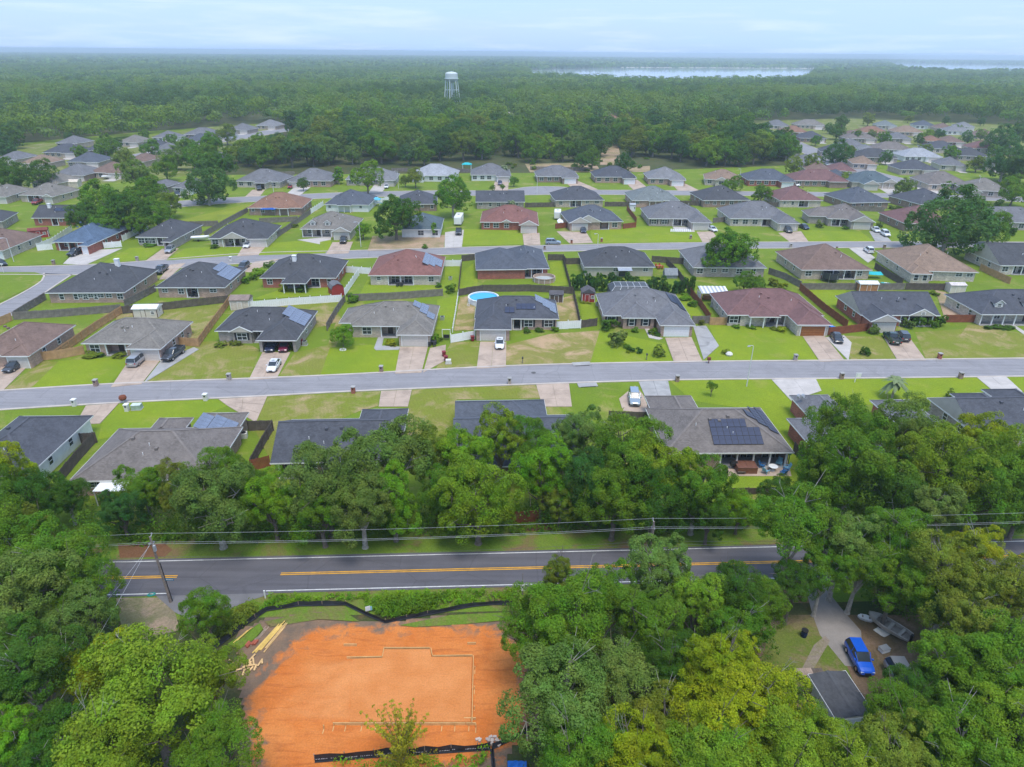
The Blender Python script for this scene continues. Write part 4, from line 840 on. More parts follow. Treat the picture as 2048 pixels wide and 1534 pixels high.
b6 = house('grey hip roofed house with bright white garage door and weeping bush in front', (19.0, 134.45), (37.08, 134.56), 14.3, 'grey', 'pink', wings=[('h', (22.66, 133.04), (29.93, 133.21), 'w2'), ('h', (29.73, 128.89), (36.92, 129.05), GDW)], wins=(.1,), shut=SHUT)
solar(b6, 'r', (2.2, .3), 1, 9, 0, dark=True); solar(b6, 'r', (4.4, 2.0), 1, 6, 0, dark=True)
b7 = house('brown roofed house with an orange wooden garage door', (45.14, 135.34), (65.47, 135.49), 14.3, 'maroon', 'cream', wings=[('h', (49.52, 134.24), (56.04, 134.38), 'porch'), ('h', (57.77, 129.78), (64.93, 129.94), GDO)], notch=(.42, .62, 2.0), wins=(.08, .3), shut=SHUT, gd=None)
b8 = house('slate gabled house with red brick end wall and two dark vehicles in front', (73.46, 135.98), (90.27, 136.05), 12.6, 'slate', 'red', ends='gg', wings=[('g', (73.73, 131.84), (79.9, 132.26), 'g'), ('gw', (83.44, 137.12), (89.35, 137.25), 'porch')], notch=(.52, .95), wins=(.5,))
b9 = house('slate roofed house with white dormers and a columned porch at the right edge', (99.42, 136.87), (122.82, 137.4), 13.5, 'slate', 'cream', notch=(.02, .98, 2.0))
def dormer(root, x, y, roof):
    z = EAVE+y*PITCH; r = empty('dormer', (x, y, z-.15)); r.parent = root
    rb = MB(); rb.quad((-1.15, -.25, .95), (0, -.25, 1.75), (0, 4.2, 1.75), (-1.15, 2.6, .95)); rb.quad((0, -.25, 1.75), (1.15, -.25, .95), (1.15, 2.6, .95), (0, 4.2, 1.75)); rb.build('dormer_roof', shingle('shingle_'+roof, RC[roof]), r)
    wb = MB(); wb.box(-.85, 0, -.1, .85, 2.4, 1.05); wb.quad((-.85, -.005, 1.05), (.85, -.005, 1.05), (0, -.005, 1.64)); wb.build('dormer_wall', OFFW, r)
    f, p = window_meshes(.8, .7); o = link('window', f, r, (0, -.012, .25)); link('pane', p, o)
    tb = MB()
    for s in (-1, 1): tb.quad((s*1.18, -.27, .90), (0, -.27, 1.70), (0, -.27, 1.84), (s*1.18, -.27, 1.03))
    tb.build('dormer_trim', WHITE, r)
for t in (.2, .47): dormer(b9, b9['w']*t, 1.9, 'slate')

# --- backs of the next row
c1 = house('slate hip roofed brick house on the corner with a long sunroom of windows', (-104.89, 146.19), (-87.47, 146.97), 18, 'dark', 'pink', style='b', chim=(.66, .62), wins=(.18, .36, .42, .48, .55, .61, .67, .78, .92))
g_ = lx(c1, (-88.24, 164.14)); block(c1, g_.x-8.5, 8, g_.x, g_.y+.5, 'dark', 'pink', 'hhx', .012)
c2 = house('slate hip roofed brick house with a pale reflecting panel block on its right slope', (-82.49, 150.72), (-66.41, 151.12), 15.5, 'dark', 'pink', style='b', notch=(.42, .6))
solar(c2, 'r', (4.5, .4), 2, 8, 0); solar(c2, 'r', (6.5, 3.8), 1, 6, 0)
c3 = house('slate blue roofed red brick house with a white chimney and a rear porch wing', (-60.97, 158.62), (-42.67, 159.1), 15.5, 'dark', 'red', style='b', wings=[('h', (-54.62, 154.45), (-48.67, 154.6), 'porch')], chim=(.40, .36), notch=(.28, .78, 1.6), wins=(.12, .9))
c4 = house('red brown hip roofed cream house with pale panels on the right slope', (-35.38, 161.34), (-17.59, 161.81), 17, 'red', 'cream', style='b', notch=(.26, .62, 2.0), wins=(.14, .86))
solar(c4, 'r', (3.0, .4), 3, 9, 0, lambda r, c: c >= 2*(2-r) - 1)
c5 = house('blue grey hip roofed red brick house with a round drained pool in its yard', (-1.49, 167.81), (9.29, 168.55), 18.4, 'navy', 'red', style='b', notch=(.05, .85, 1.8), wins=())
lo_ = lx(c5, (-9.23, 165.85)); block(c5, lo_.x, -.5, 5.0, 15.3, 'navy', 'red', 'hhy', .012)
c6 = house('slate hip roofed beige house with a small white awning at its back wall', (18.19, 170.13), (36.57, 170.64), 14, 'dark', 'beige', style='b', wins=(.45, .87), notch=None)
b = MB(); b.quad((8.6*1, -1.9, 2.15), (12.2, -1.9, 2.15), (12.2, .3, 2.5), (8.6, .3, 2.5)); b.quad((8.6, .3, 2.46), (12.2, .3, 2.46), (12.2, -1.9, 2.11), (8.6, -1.9, 2.11)); b.build('awning', METAL, c6)
MB().box(9.2, .40, .1, 11.4, .47, 2.05).build('patio_door', GLASS, c6)
c7 = house('grey purple roofed house behind the broad oak by the street', (46.15, 170.45), (65.14, 170.52), 17, 'grey', 'greyb', style='b')
c8 = house('brown hip roofed house with turquoise shade cloths in its back yard', (73.39, 168.97), (91.68, 169.46), 18, 'brown', 'sand', style='b', notch=(.3, .8, 2.0))
c9 = house('tan hip roofed cream brick house with a low roof step in the middle', (100.24, 169.25), (117.93, 167.98), 19.5, 'tan', 'cream', style='b', wings=[('h', (99.28, 166.18), (105.39, 166.35), 'w2')], wins=(.75, .9), notch=(.08, .4, 1.6))
c10 = house('slate house with a pale gable end at the right edge of the back row', (127.56, 174.53), (147.11, 174.61), 16, 'dark', 'cream', ends='gh', style='b', notch=(.2, .7))

# --- fronts along the back street
d1 = house('brown grey roofed house with white garage cut by the left edge', (-151.75, 183.27), (-138.09, 183.68), 16, 'brown', 'cream', wings=[('h', (-142.61, 180.94), (-136.72, 181.63), GDW)])
d2 = house('blue metal roofed house between white vinyl fences', (-130.65, 191.01), (-118.09, 190.84), 18.5, 'blue', 'red', wings=[('h', (-121.04, 186.88), (-116.12, 187.03), GDW)], notch=(.1, .55))
d3 = house('slate hip roofed house with a grey jeep in its driveway', (-110.22, 197.47), (-97.44, 197.28), 16.5, 'dark', 'greyb', wings=[('h', (-100.35, 191.95), (-95.15, 192.12), 'open')], notch=(.45, .6), wins=(.1, .25, .35))
d4 = house('slate roofed house with a broad pale gable over its porch', (-88.61, 196.37), (-71.41, 197.51), 16, 'dark', 'cream', wings=[('g', (-85.28, 198.27), (-77.75, 198.51), 'porch'), ('h', (-77.21, 196.15), (-71.03, 196.34), 'g')], notch=(.25, .62), wins=(.1,))
d5 = house('taupe roofed house with two small dormers and a black pickup in front', (-65.45, 208.96), (-49.16, 208.85), 15.6, 'taupe', 'cream', wings=[('g', (-55.08, 205.43), (-48.78, 205.63), 'g')], notch=(.02, .58, 1.8))
for t in (.22, .5): dormer(d5, d5['w']*t, 1.6, 'taupe')
d6 = house('teal grey roofed house half hidden by the broad oak in a bare yard', (-34.81, 209.33), (-22.24, 209.75), 16, 'teal', 'white', wings=(), wins=(.5, .85))
d7 = house('red brown roofed red brick house with an arched entry and tan garage', (-10.71, 220.45), (8.13, 220.39), 16, 'red', 'red', wings=[('g', (-3.95, 220.68), (-0.41, 220.81), 'w'), ('g', (1.82, 215.95), (8.15, 216.17), 'g')])
d8 = house('slate roofed brick house with two stacked tan gables over its garage', (17.82, 220.72), (35.85, 222.79), 16, 'navy', 'pink', wings=[('g', (17.76, 220.01), (25.19, 220.26), 'g'), ('g', (19.37, 222.07), (28.65, 222.4), None)], notch=(.45, .75), wins=(.85,))
d9 = house('grey hip roofed house with pale scalloped edging along its flower bed', (44.82, 227.55), (64.53, 227.5), 17, 'grey', 'greyb', wings=[('h', (57.64, 221.39), (64.68, 222.35), 'g')], notch=(.42, .72), wins=(.1, .28), shut=SHUT)
d10 = house('ash grey hip roofed white house with white trimmed windows and two cars', (72.12, 228.52), (93.75, 228.54), 17, 'grey', 'cream', wings=[('h', (85.7, 221.64), (93.08, 221.9), 'g')], notch=(.5, .66), wins=(.1, .25, .4))
d11 = house('taupe roofed house with two white cars lined up in its driveway', (105.22, 229.7), (119.26, 227.93), 16, 'browngrey', 'greyb', wings=[('g', (110.84, 224.68), (118.68, 224.95), 'g')], notch=(.1, .5, 1.8))
lo_ = lx(d11, (100.5, 236.57)); block(d11, max(lo_.x, -6.5), 3.0, 4, 12.5, 'browngrey', 'greyb', 'hgx', .012)
d12 = house('maroon roofed brick house just left of the biggest oak', (127.56, 223.09), (144.17, 223.66), 17, 'maroon', 'brown', wings=())
d13 = house('grey roofed house right of the biggest oak by the street', (158.46, 225.61), (178.16, 225.56), 15, 'grey', 'greyb', wings=(), ends='gh')

# --- backs along the far street
e0 = house('red brick house with a slate gable roof and a white chimney near the left', (-155.81, 221.16), (-142.84, 221.62), 12.0, 'dark', 'red', ends='gg', style='b', chim=(.3, .4), notch=(.45, .62))
solar(e0, 'n', (6, 3.4), 1, 6, 0, dark=True)
house('slate roofed house at the left edge beside the red brick chimney house', (-170.03, 213.5), (-161.47, 215.9), 14.0, 'dark', 'greyb', style='b'); 
e1 = house('rust brown roofed house with a blue canopy in its yard', (-92.41, 239.25), (-73.53, 239.97), 16, 'rust', 'brown', style='b', wings=[('h', (-81.69, 238.82), (-77.92, 238.96), 'porch')])
e2 = house('blue grey roofed white house with a small rear porch', (-67.45, 246.25), (-51.37, 245.99), 16, 'navy', 'white', style='b', wings=[('h', (-62.81, 244.68), (-57.54, 244.88), 'porch')])
e3 = house('steep slate hip roof between the two dark round trees', (-41.43, 247.26), (-27.28, 248.71), 16, 'slate', 'brown', style='b')
e4 = house('plain slate gable roofed house behind the small palm', (-13.83, 252.87), (4.24, 253.58), 12.0, 'slate', 'greyb', ends='gg', style='b')
e5 = house('slate hip roofed tan house with a pale fence along its back', (15.38, 256.82), (33.9, 258.51), 15.5, 'slate', 'sand', style='b', notch=(.3, .55))
e6 = house('sage green roofed house with a small rear porch gable', (44.06, 257.97), (62.05, 258.68), 16, 'sage', 'pink', style='b', wings=[('h', (50.25, 257.27), (55.67, 257.48), 'porch')])
e7 = house('slate hip roofed brown brick house with a poplar at its back', (70.7, 259.03), (88.95, 260.71), 16, 'dark', 'brown', style='b')
e8 = house('maroon hip roofed cream house with a recessed back patio', (99.83, 260.19), (116.2, 260.84), 16.5, 'maroon', 'cream', style='b', notch=(.45, .7))
e9 = house('grey blue hip roofed brick house with white shrubs along its back', (124.4, 256.45), (140.61, 258.96), 18, 'navy', 'brown', style='b')
e10 = house('dark blue roofed brick house with a red umbrella at its back', (149.5, 254.67), (165.06, 258.05), 17.5, 'slate', 'brown', style='b')
house('grey roofed tan house at the left end of the far street, red truck in front', (-198.1, 257.79), (-186.89, 258.25), 14.0, 'taupe', 'sand', wings=[('h', (-190.74, 255.18), (-184.65, 255.43), 'g')])
house('grey brown roofed house with pale garage left of the dense tree clump', (-184.98, 259.31), (-169.98, 257.97), 14.0, 'taupe', 'sand', wings=[('g', (-174.24, 255.85), (-168.66, 256.08), 'g')], notch=(.2, .55))

# --- fronts along the far street
GRP = 'houses along the far street below the woods'
for lab, A_, B_, dp, rf, wl_, wg in [
  ('grey roofed house with a black truck, leftmost below the woods', (-116.43, 293.15), (-97.14, 291.59), 14, 'grey', 'cream', [('h', (-107.58, 288.72), (-102.1, 288.96), 'open')]),
  ('grey hip roofed house with a red car in its driveway', (-95.36, 295.35), (-76.75, 294.97), 14, 'grey', 'pink', [('h', (-94.27, 291.72), (-88.52, 291.99), 'g')]),
  ('grey roofed house behind the light green street tree', (-71.75, 298.95), (-50.2, 299.95), 14, 'ash', 'greyb', [('h', (-57.16, 297.11), (-49.6, 297.46), 'g')]),
  ('pale silver roofed house with a white bay front', (-45.48, 310.65), (-25.16, 310.27), 14, 'silver', 'white', [('h', (-44.89, 307.99), (-39.24, 308.26), 'w')]),
  ('grey roofed house with blue tarp shapes behind it', (-19.17, 313.27), (-1.17, 314.14), 14, 'grey', 'white', [('h', (-7.75, 309.76), (-0.93, 310.08), 'g')]),
  ('grey roofed house with a clipped hedge along its front', (10.09, 310.61), (28.91, 311.5), 13, 'grey', 'brown', [('h', (21.12, 307.15), (28.57, 307.5), GDW)]),
  ('slate roofed red brick house with a bright white garage', (35.87, 310.49), (54.31, 311.36), 13, 'slate', 'pink', [('h', (47.73, 307.09), (53.89, 307.37), GDW)]),
  ('ash grey roofed house at the clearing path with a white garage', (58.73, 307.6), (75.21, 307.06), 14, 'ash', 'pink', [('h', (67.63, 304.13), (74.55, 303.18), GDW)]),
  ('small pinkish tan roofed house right of the clearing', (83.38, 307.45), (98.6, 304.28), 12, 'tan', 'cream', [('g', (86.99, 303.75), (92.68, 304.01), 'w')]),
  ('slate blue roofed house with white garage and a street lamp before it', (101.85, 305.71), (122.14, 305.37), 13, 'navy', 'red', [('h', (114.61, 301.23), (121.15, 301.53), GDW)]),
  ('long maroon roofed house with shrubs along its front', (122.14, 305.37), (145.49, 305.17), 13, 'maroon', 'brown', [('h', (136.02, 302.21), (144.36, 302.59), None)]),
  ('teal slate gabled house with a tan gable over its garage', (145.67, 302.65), (164.65, 301.01), 13, 'teal', 'cream', [('g', (148.06, 296.6), (154.97, 296.91), 'g'), ('g', (158.44, 303.23), (165.06, 303.53), 'porch')]),
  ('tan grey roofed house with a white car beside its long side', (176.51, 301.55), (194.83, 299.91), 14, 'browngrey', 'sand', [('h', (174.47, 297.78), (181.86, 298.11), 'w')]),
  ('grey roofed house with a small dormer left of the right edge trees', (184.7, 285.42), (201.02, 281.69), 14, 'taupe', 'greyb', [('g', (182.01, 280.89), (188.13, 280.06), 'g')])]:
    house(lab, A_, B_, dp+2, rf, wl_, wg, group=GRP, vents=1)
# --- far clusters; each entry: eave centre, width in px, roof, wall
def far_house(lab, px, w, rf, wl_, grp, dp=15, wing=True):
    (x0, y0), (x1, y1) = px
    xm, ym = x0+(x1-x0)*.55, y0+(y1-y0)*.55; v = Vector((x1-x0, y1-y0)).normalized(); n = Vector((v.y, -v.x))*1.2
    wg = [('h', (xm+n.x, ym+n.y), (x1+n.x, y1+n.y), 'g')] if wing else []
    dv = n*5.2; sheet('driveway', [(xm+v.x*1.2, ym+v.y*1.2), (x1-v.x*1.2, y1-v.y*1.2), (x1+dv.x-v.x, y1+dv.y-v.y), (xm+dv.x+v.x, ym+dv.y+v.y)], .075, CONCP)
    return house(lab, (x0, y0), (x1, y1), dp, rf, wl_, wg, group=grp, vents=0, side=False)
GR = 'houses of the far right subdivision'; GL = 'houses of the far left lane'
for lab, p, rf, wl_ in [
  ('slate roofed house at the top of the hill street, left of its lamp', ((139.3, 449.6), (161.0, 448.4)), 'slate', 'greyb'), ('small grey house against the woods left of the red brown roof', ((192.4, 556.7), (210.3, 554.2)), 'grey', 'cream'),
  ('big taupe roofed house against the woods above the red brown roof', ((218.0, 562.7), (240.3, 560.5)), 'taupe', 'sand'), ('red brown roofed house on the hill street', ((188.0, 509.3), (206.2, 507.4)), 'rust', 'brown'),
  ('slate roofed house just below the red brown one', ((187.0, 472.2), (203.7, 470.4)), 'slate', 'brown'), ('grey roofed house right beside the middle dark trees', ((139.75, 359.85), (153.65, 355.45)), 'grey', 'greyb'),
  ('brown grey roof below the middle hill street houses', ((139.18, 338.54), (150.56, 336.04)), 'brown', 'greyb'), ('maroon roofed house below the dark round tree', ((149.91, 334.49), (161.1, 332.05)), 'maroon', 'brown'),
  ('slate roof right of the dark tree on the hill', ((216.8, 471.3), (236.6, 469.8)), 'browngrey', 'greyb'), ('rust tan roofed house in the upper middle of the subdivision', ((243.5, 510.1), (263.0, 508.2)), 'rust', 'brown'),
  ('sage roofed house against the woods right of centre', ((281.2, 563.8), (295.2, 561.0)), 'sage', 'cream'), ('pinkish tan roofed house near the woods', ((270.9, 515.4), (290.5, 513.5)), 'tan', 'sand'),
  ('grey roofed house with white gables against the woods', ((312.3, 566.3), (326.7, 563.5)), 'navy', 'white'), ('grey roof in the middle of the subdivision', ((195.7, 430.6), (210.6, 429.1)), 'grey', 'brown'),
  ('grey roofed house below the pinkish tan roof', ((245.8, 473.3), (259.9, 471.4)), 'grey', 'greyb'), ('wide brown grey roof over a white front', ((209.6, 415.1), (230.5, 414.2)), 'browngrey', 'white'),
  ('slate roofed house behind a bright green lawn', ((183.26, 382.36), (204.42, 379.72)), 'dark', 'greyb'), ('pale silver roofed house with white front', ((210.76, 385.86), (230.83, 385.04)), 'silver', 'white'),
  ('grey roof above the silver roofed house', ((243.9, 421.8), (262.0, 420.6)), 'slate', 'cream'), ('slate roofed house left of the right edge trees', ((242.76, 391.64), (258.36, 388.55)), 'dark', 'greyb'),
  ('pale blue grey roofed house with white walls at upper right', ((313.9, 525.5), (331.1, 523.3)), 'ash', 'white'), ('brown grey roof at the upper right by the woods', ((316.2, 499.2), (330.4, 494.0)), 'brown', 'sand'),
  ('small tan roofed house with a pinkish gable by the right woods', ((309.6, 466.4), (319.3, 461.5)), 'tan', 'pink'), ('maroon roof over pale walls right of the silver roof', ((270.3, 425.7), (286.4, 422.1)), 'maroon', 'cream'),
  ('dark slate roofed house at the street junction', ((185.45, 339.33), (202.79, 338.66)), 'slate', 'sand'), ('brown roof between the silver house and the tan car', ((270.9, 455.7), (284.1, 453.9)), 'brown', 'brown'),
  ('grey roof squeezed between the sage and tan roofs', ((256.1, 521.2), (267.1, 518.5)), 'grey', 'sand'),
  ('brown roof just left of the rust tan roof', ((225.4, 492.8), (235.2, 490.4)), 'brown', 'brown'),
  ('slate roofed house on the right side of the hill street', ((172.8, 404.1), (185.3, 400.6)), 'slate', 'greyb'),
  ('tan roof below the dark tree on the hill', ((170.56, 358.05), (182.07, 355.27)), 'tan', 'sand'),
  ('grey roof behind the bright green lawn house', ((199.6, 412.3), (208.0, 410.6)), 'ash', 'white'),
  ('pale roof with white gable near the upper right woods', ((341.7, 560.8), (353.4, 557.8)), 'ash', 'white'),
  ('brown roof beside the pale gable near the woods', ((317.8, 547.4), (329.7, 544.6)), 'brown', 'sand'),
  ('slate roof at the far right below the tan gable', ((279.7, 417.1), (291.8, 413.4)), 'slate', 'brown'),
  ('grey roof near the right edge trees', ((232.38, 356.22), (243.32, 351.82)), 'grey', 'greyb'),
  ('rust roof among the upper right houses', ((263.1, 460.5), (273.5, 458.5)), 'rust', 'brown'),
  ('grey roof right of the dark slate junction house', ((213.02, 355.21), (225.16, 352.52)), 'grey', 'cream'),
  ('slate roof at the far end right of the woods edge', ((365.3, 529.3), (377.6, 523.3)), 'slate', 'sand'),
  ('taupe roof left of the middle dark trees', ((143.93, 398.2), (157.19, 392.77)), 'taupe', 'greyb'),
  ('navy roof by the hill street bend', ((139.84, 314.06), (148.87, 311.82)), 'navy', 'brown')]:
    far_house(lab, p, 0, rf, wl_, GR)
for lab, p, rf, wl_ in [
  ('slate roofed house by the fence at far left', ((-248.15, 375.13), (-228.48, 374.31)), 'slate', 'sand'), ('grey roof just behind the slate roofed fence house', ((-265.8, 415.5), (-251.9, 414.0)), 'grey', 'sand'),
  ('tan walled house with an orange brown roof by the lane', ((-233.5, 422.5), (-219.8, 421.0)), 'taupe', 'sand'), ('small white gabled house on the lane', ((-224.7, 446.6), (-210.9, 444.8)), 'grey', 'white'),
  ('tall grey roofed house against the left woods', ((-213.0, 464.5), (-192.5, 463.0)), 'grey', 'brown'), ('low blue roof below the tall grey roofed house', ((-199.0, 432.4), (-184.5, 430.8)), 'navy', 'greyb'),
  ('grey roofed house beside the pale lane', ((-196.7, 497.1), (-181.6, 495.0)), 'grey', 'greyb'), ('grey roofed house at the end of the lane', ((-187.4, 526.2), (-171.4, 523.7)), 'ash', 'sand'),
  ('small tan roofed house with a red shrub', ((-235.04, 336.53), (-222.11, 335.61)), 'tan', 'sand'), ('navy roofed house with a small white trimmed gable', ((-216.21, 342.45), (-200.26, 343.31)), 'navy', 'greyb'),
  ('grey low roof in front of the navy gabled house', ((-200.67, 305.88), (-185.55, 305.27)), 'grey', 'brown'), ('brown grey roofed house with panels beside the left trees', ((-188.43, 311.94), (-172.84, 311.32)), 'brown', 'sand'),
  ('grey roof peeking out right of the dense clump', ((-146.13, 274.47), (-138.3, 273.72)), 'grey', 'greyb'), ('small white walled garage house left of the round tree', ((-135.72, 277.12), (-127.27, 276.38)), 'grey', 'white'), ('grey roof among trees beyond the lane', ((-196.27, 384.26), (-181.23, 383.11)), 'grey', 'sand'),
  ('grey roof at the left edge behind the dark trees', ((-256.01, 350.5), (-244.43, 349.4)), 'grey', 'sand'),
  ('slate roof between the tan and the white gabled houses', ((-212.7, 404.9), (-201.5, 403.3)), 'slate', 'sand'),
  ('brown roof half hidden beside the grey green tree', ((-190.16, 347.22), (-179.35, 346.11)), 'brown', 'sand'),
  ('grey roof behind the large blue green tree', ((-159.06, 355.86), (-146.62, 354.78)), 'grey', 'brown'),
  ('taupe roof beyond the cream roofed shed', ((-196.71, 284.69), (-185.04, 282.88)), 'taupe', 'sand'),
  ('grey roof along the lane near its bend', ((-192.7, 457.2), (-181.8, 455.1)), 'grey', 'white'),
  ('slate roof above the navy gabled house', ((-232.88, 386.2), (-221.58, 384.81)), 'slate', 'sand')]:
    far_house(lab, p, 0, rf, wl_, GL)
house('dark flat roofed shed under the trees beside the blue car', (26.95, 38.6), (30.44, 39.01), 4.6, 'dark', 'white', ends='gg', style='b', side=False, vents=0, pitch=.14, name='garden_shed', wins=())

# ================================================================ FENCES
WOODG = mat('weathered_fence_wood', (.21, .185, .165), .9, .2, .3, 1.2, .2, 10); WOODD = mat('dark_fence_wood', (.12, .098, .085), .9, .2, .3, 1.2, .2, 10); WOODO = mat('new_cedar_fence', (.47, .285, .145), .85, .2, .2, 1.2, .15, 10)
WOODR = mat('red_stained_fence', (.25, .085, .045), .85, .2, .25, 1.2, .15, 10); VINYL = mat('white_vinyl', (.84, .84, .83), .45, .4, .04)
PANEL_ME = {}
def fence_panel(style, L):
    k = (style, round(L*2)/2)
    if k not in PANEL_ME:
        L = k[1]; b = MB(); q = random.Random(int(L*10)+len(style)); m = dict(g=WOODG, d=WOODD, o=WOODO, r=WOODR, v=VINYL)[style]
        if style == 'v':
            b.box(0, -.03, .08, L, .03, .22).box(0, -.03, 1.6, L, .03, 1.75)
            n = max(1, int(L/.4))
            for i in range(n): b.box(L*i/n+.01, -.02, .22, L*(i+1)/n-.01, .02, 1.6)
        else:
            n = max(1, int(L/.15))
            for i in range(n): b.box(L*i/n+.006, -.012+q.uniform(-.01, .01), .04, L*(i+1)/n-.006, .012, 1.78+q.uniform(-.05, .03))
            for z in (.3, 1.0, 1.55): b.box(0, .02, z, L, .06, z+.09)
        PANEL_ME[k] = b.mesh('fence_panel', m)
    return PANEL_ME[k]
POST_ME = {}
def fence_post(style):
    if style not in POST_ME:
        b = MB(); m = dict(g=WOODG, d=WOODD, o=WOODO, r=WOODR, v=VINYL)[style]; h = 1.95 if style == 'v' else 1.82
        b.box(-.055, .062, 0, .055, .17, h) if style != 'v' else b.box(-.07, -.07, 0, .07, .07, h)
        if style == 'v': b.box(-.09, -.09, h, .09, .09, h+.05)
        POST_ME[style] = b.mesh('post', m)
    return POST_ME[style]
def fence(label, style, pts, group=None, hgt=1.0, far=False):
    P = [Vector(p[:2]) for p in pts]; o = P[0]
    r = empty('fence', (o.x, o.y, 0), 0, label, 'fence', group)
    if far:
        b = MB(); q = random.Random(len(pts))
        for a, c in zip(P, P[1:]):
            d = c-a; n = max(1, int(d.length/.6)); M = Matrix.Translation((a.x-o.x, a.y-o.y, 0)) @ Matrix.Rotation(math.atan2(d.y, d.x), 4, 'Z')
            for i in range(n): b.box(d.length*i/n+.02, -.03, .02, d.length*(i+1)/n-.02, .03, (1.75+q.uniform(-.06, .04))*hgt, M)
        b.build('boards', dict(g=WOODG, d=WOODD, o=WOODO, r=WOODR, v=VINYL)[style], r); return r
    for a, c in zip(P, P[1:]):
        d = c-a; n = max(1, round(d.length/2.4)); L = d.length/n; an = math.atan2(d.y, d.x); u = d/n
        for i in range(n):
            p = a+u*i-o; me = fence_panel(style, L); k = round(L*2)/2
            link('fence_panel', me, r, (p.x, p.y, rng.uniform(-.03, .03)), (rng.uniform(-.02, .02), 0, an+rng.uniform(-.006, .006)), (L/k, 1, hgt))
            link('post', fence_post(style), r, (p.x, p.y, 0), (0, 0, an), (1, 1, hgt))
        p = c-o; link('post', fence_post(style), r, (p.x, p.y, 0), (0, 0, an), (1, 1, hgt))
    return r
fence('weathered picket fence behind the corner brick house', 'g', [(-105.9, 135.95), (-97.34, 137.96), (-85.87, 141.36)])
fence('new cedar fence running diagonally between two back yards', 'o', [(-85.11, 140.1), (-85.42, 130.03), (-84.86, 115.89)]); fence('new cedar fence beside the front of the grey roofed brick house', 'o', [(-87.24, 114.93), (-84.12, 115.9), (-80.83, 118.3)])
fence('dark board fence behind the cream shed', 'd', [(-84.89, 140.11), (-77.0, 142.85), (-64.83, 148.17)]); fence('cedar fence with dark posts right of the cream shed yard', 'o', [(-64.39, 148.53), (-62.64, 134.52), (-60.95, 122.35)]); fence('short cedar fence across the front by the dark pickup', 'o', [(-66.39, 123.0), (-60.84, 122.11)])
fence('weathered fence between the two slate hip roofed brick houses', 'g', [(-85.04, 155.63), (-85.78, 149.42), (-86.6, 144.27)]); fence('weathered fence along the side street by the corner house', 'g', [(-107.11, 148.91), (-106.67, 142.82), (-106.09, 136.55)]); fence('cedar fence piece at the left edge by the side street', 'o', [(-108.61, 129.54), (-106.48, 132.41), (-105.92, 135.65)])
fence('white vinyl fence behind the red barn shed', 'v', [(-60.3, 143.24), (-50.38, 146.46), (-39.21, 149.12)]); fence('white vinyl fence running back from the red barn shed', 'v', [(-39.48, 153.4), (-39.54, 169.77)]); fence('white vinyl fence across the yard by the red brick house', 'v', [(-43.84, 172.31), (-36.64, 170.72)])
fence('weathered picket fence behind the red brown roofed cream house', 'g', [(-37.8, 149.51), (-27.36, 151.17), (-16.46, 153.96)]); fence('weathered fence at the left yard edge of the grey brown hip roof house', 'g', [(-38.53, 149.14), (-38.57, 140.52), (-38.19, 131.03)])
fence('low pale rail fence left of the round pool yard', 'v', [(-12.91, 155.53), (-12.51, 141.11), (-12.31, 130.74)], hgt=.55); fence('dark curved fence behind the round blue pool', 'd', [(-12.69, 154.05), (-7.26, 157.17), (4.17, 157.83), (14.3, 156.19)])
fence('white vinyl fence left of the white sedan house', 'v', [(-12.15, 125.12), (-7.51, 127.31)]); fence('white vinyl gate right of the wreath house', 'v', [(8.87, 132.88), (14.25, 133.57)]); fence('dark fence left of the white garage house', 'd', [(14.38, 133.86), (17.87, 135.09)])
fence('dark fence between the pool yard and the small red shed', 'd', [(14.36, 155.45), (14.34, 144.95), (14.19, 134.14)]); fence('red brown fence beside the white striped carport', 'r', [(42.27, 158.78), (42.63, 148.29), (42.55, 138.62)]); fence('grey gate at the end of the grey parking pad', 'g', [(38.32, 136.72), (42.05, 137.1)])
fence('reddish wood gate left of the brown roofed house', 'o', [(41.93, 136.2), (45.89, 136.29)]); fence('long red brown fence behind the orange garage house', 'r', [(70.13, 160.63), (70.04, 146.23), (70.48, 135.06)]); fence('red brown front fence by the blue wrapped trailer', 'r', [(64.77, 130.7), (70.06, 132.2), (74.47, 133.42)])
fence('weathered board fence behind the turquoise shade cloths', 'g', [(70.38, 160.63), (82.76, 160.94), (96.18, 161.28)]); fence('dark fence behind the tan roofed house', 'd', [(96.43, 161.28), (105.93, 161.13)]); fence('red brown fence left of the dormered house', 'r', [(93.53, 138.82), (100.32, 138.97)])
fence('weathered fence left of the brown hip roofed house', 'g', [(66.97, 173.93), (69.6, 168.76), (70.97, 162.22)]); fence('dark fence between the brown and the tan roofed houses', 'd', [(97.59, 179.82), (97.22, 171.63), (97.63, 165.31)]); fence('tan board fence right of the tan roofed house', 'o', [(125.57, 179.17), (125.3, 171.93), (125.63, 166.85)])
fence('dark front fence between the blue grey and the beige house', 'd', [(9.72, 185.19), (13.89, 185.3), (14.31, 181.36), (18.86, 181.97)]); fence('dark fence running back right of the drained pool', 'd', [(13.82, 184.3), (13.9, 169.45), (14.0, 156.94)]); fence('dark fence right of the beige house', 'd', [(38.3, 184.49), (41.85, 183.6), (47.06, 182.27)])
fence('dark fence beside the grey tarp tent', 'd', [(41.93, 182.61), (42.7, 171.51), (42.71, 160.73)]); fence('dark fence left of the blue grey hip roof', 'd', [(-14.02, 183.51), (-10.11, 185.13)]); fence('thin dark fence between two bright green yards', 'd', [(-14.05, 182.03), (-13.51, 168.73), (-13.0, 156.65)], hgt=.8); fence('white vinyl fence right of the reflecting panels', 'v', [(-18.37, 178.53), (-13.82, 178.65)])
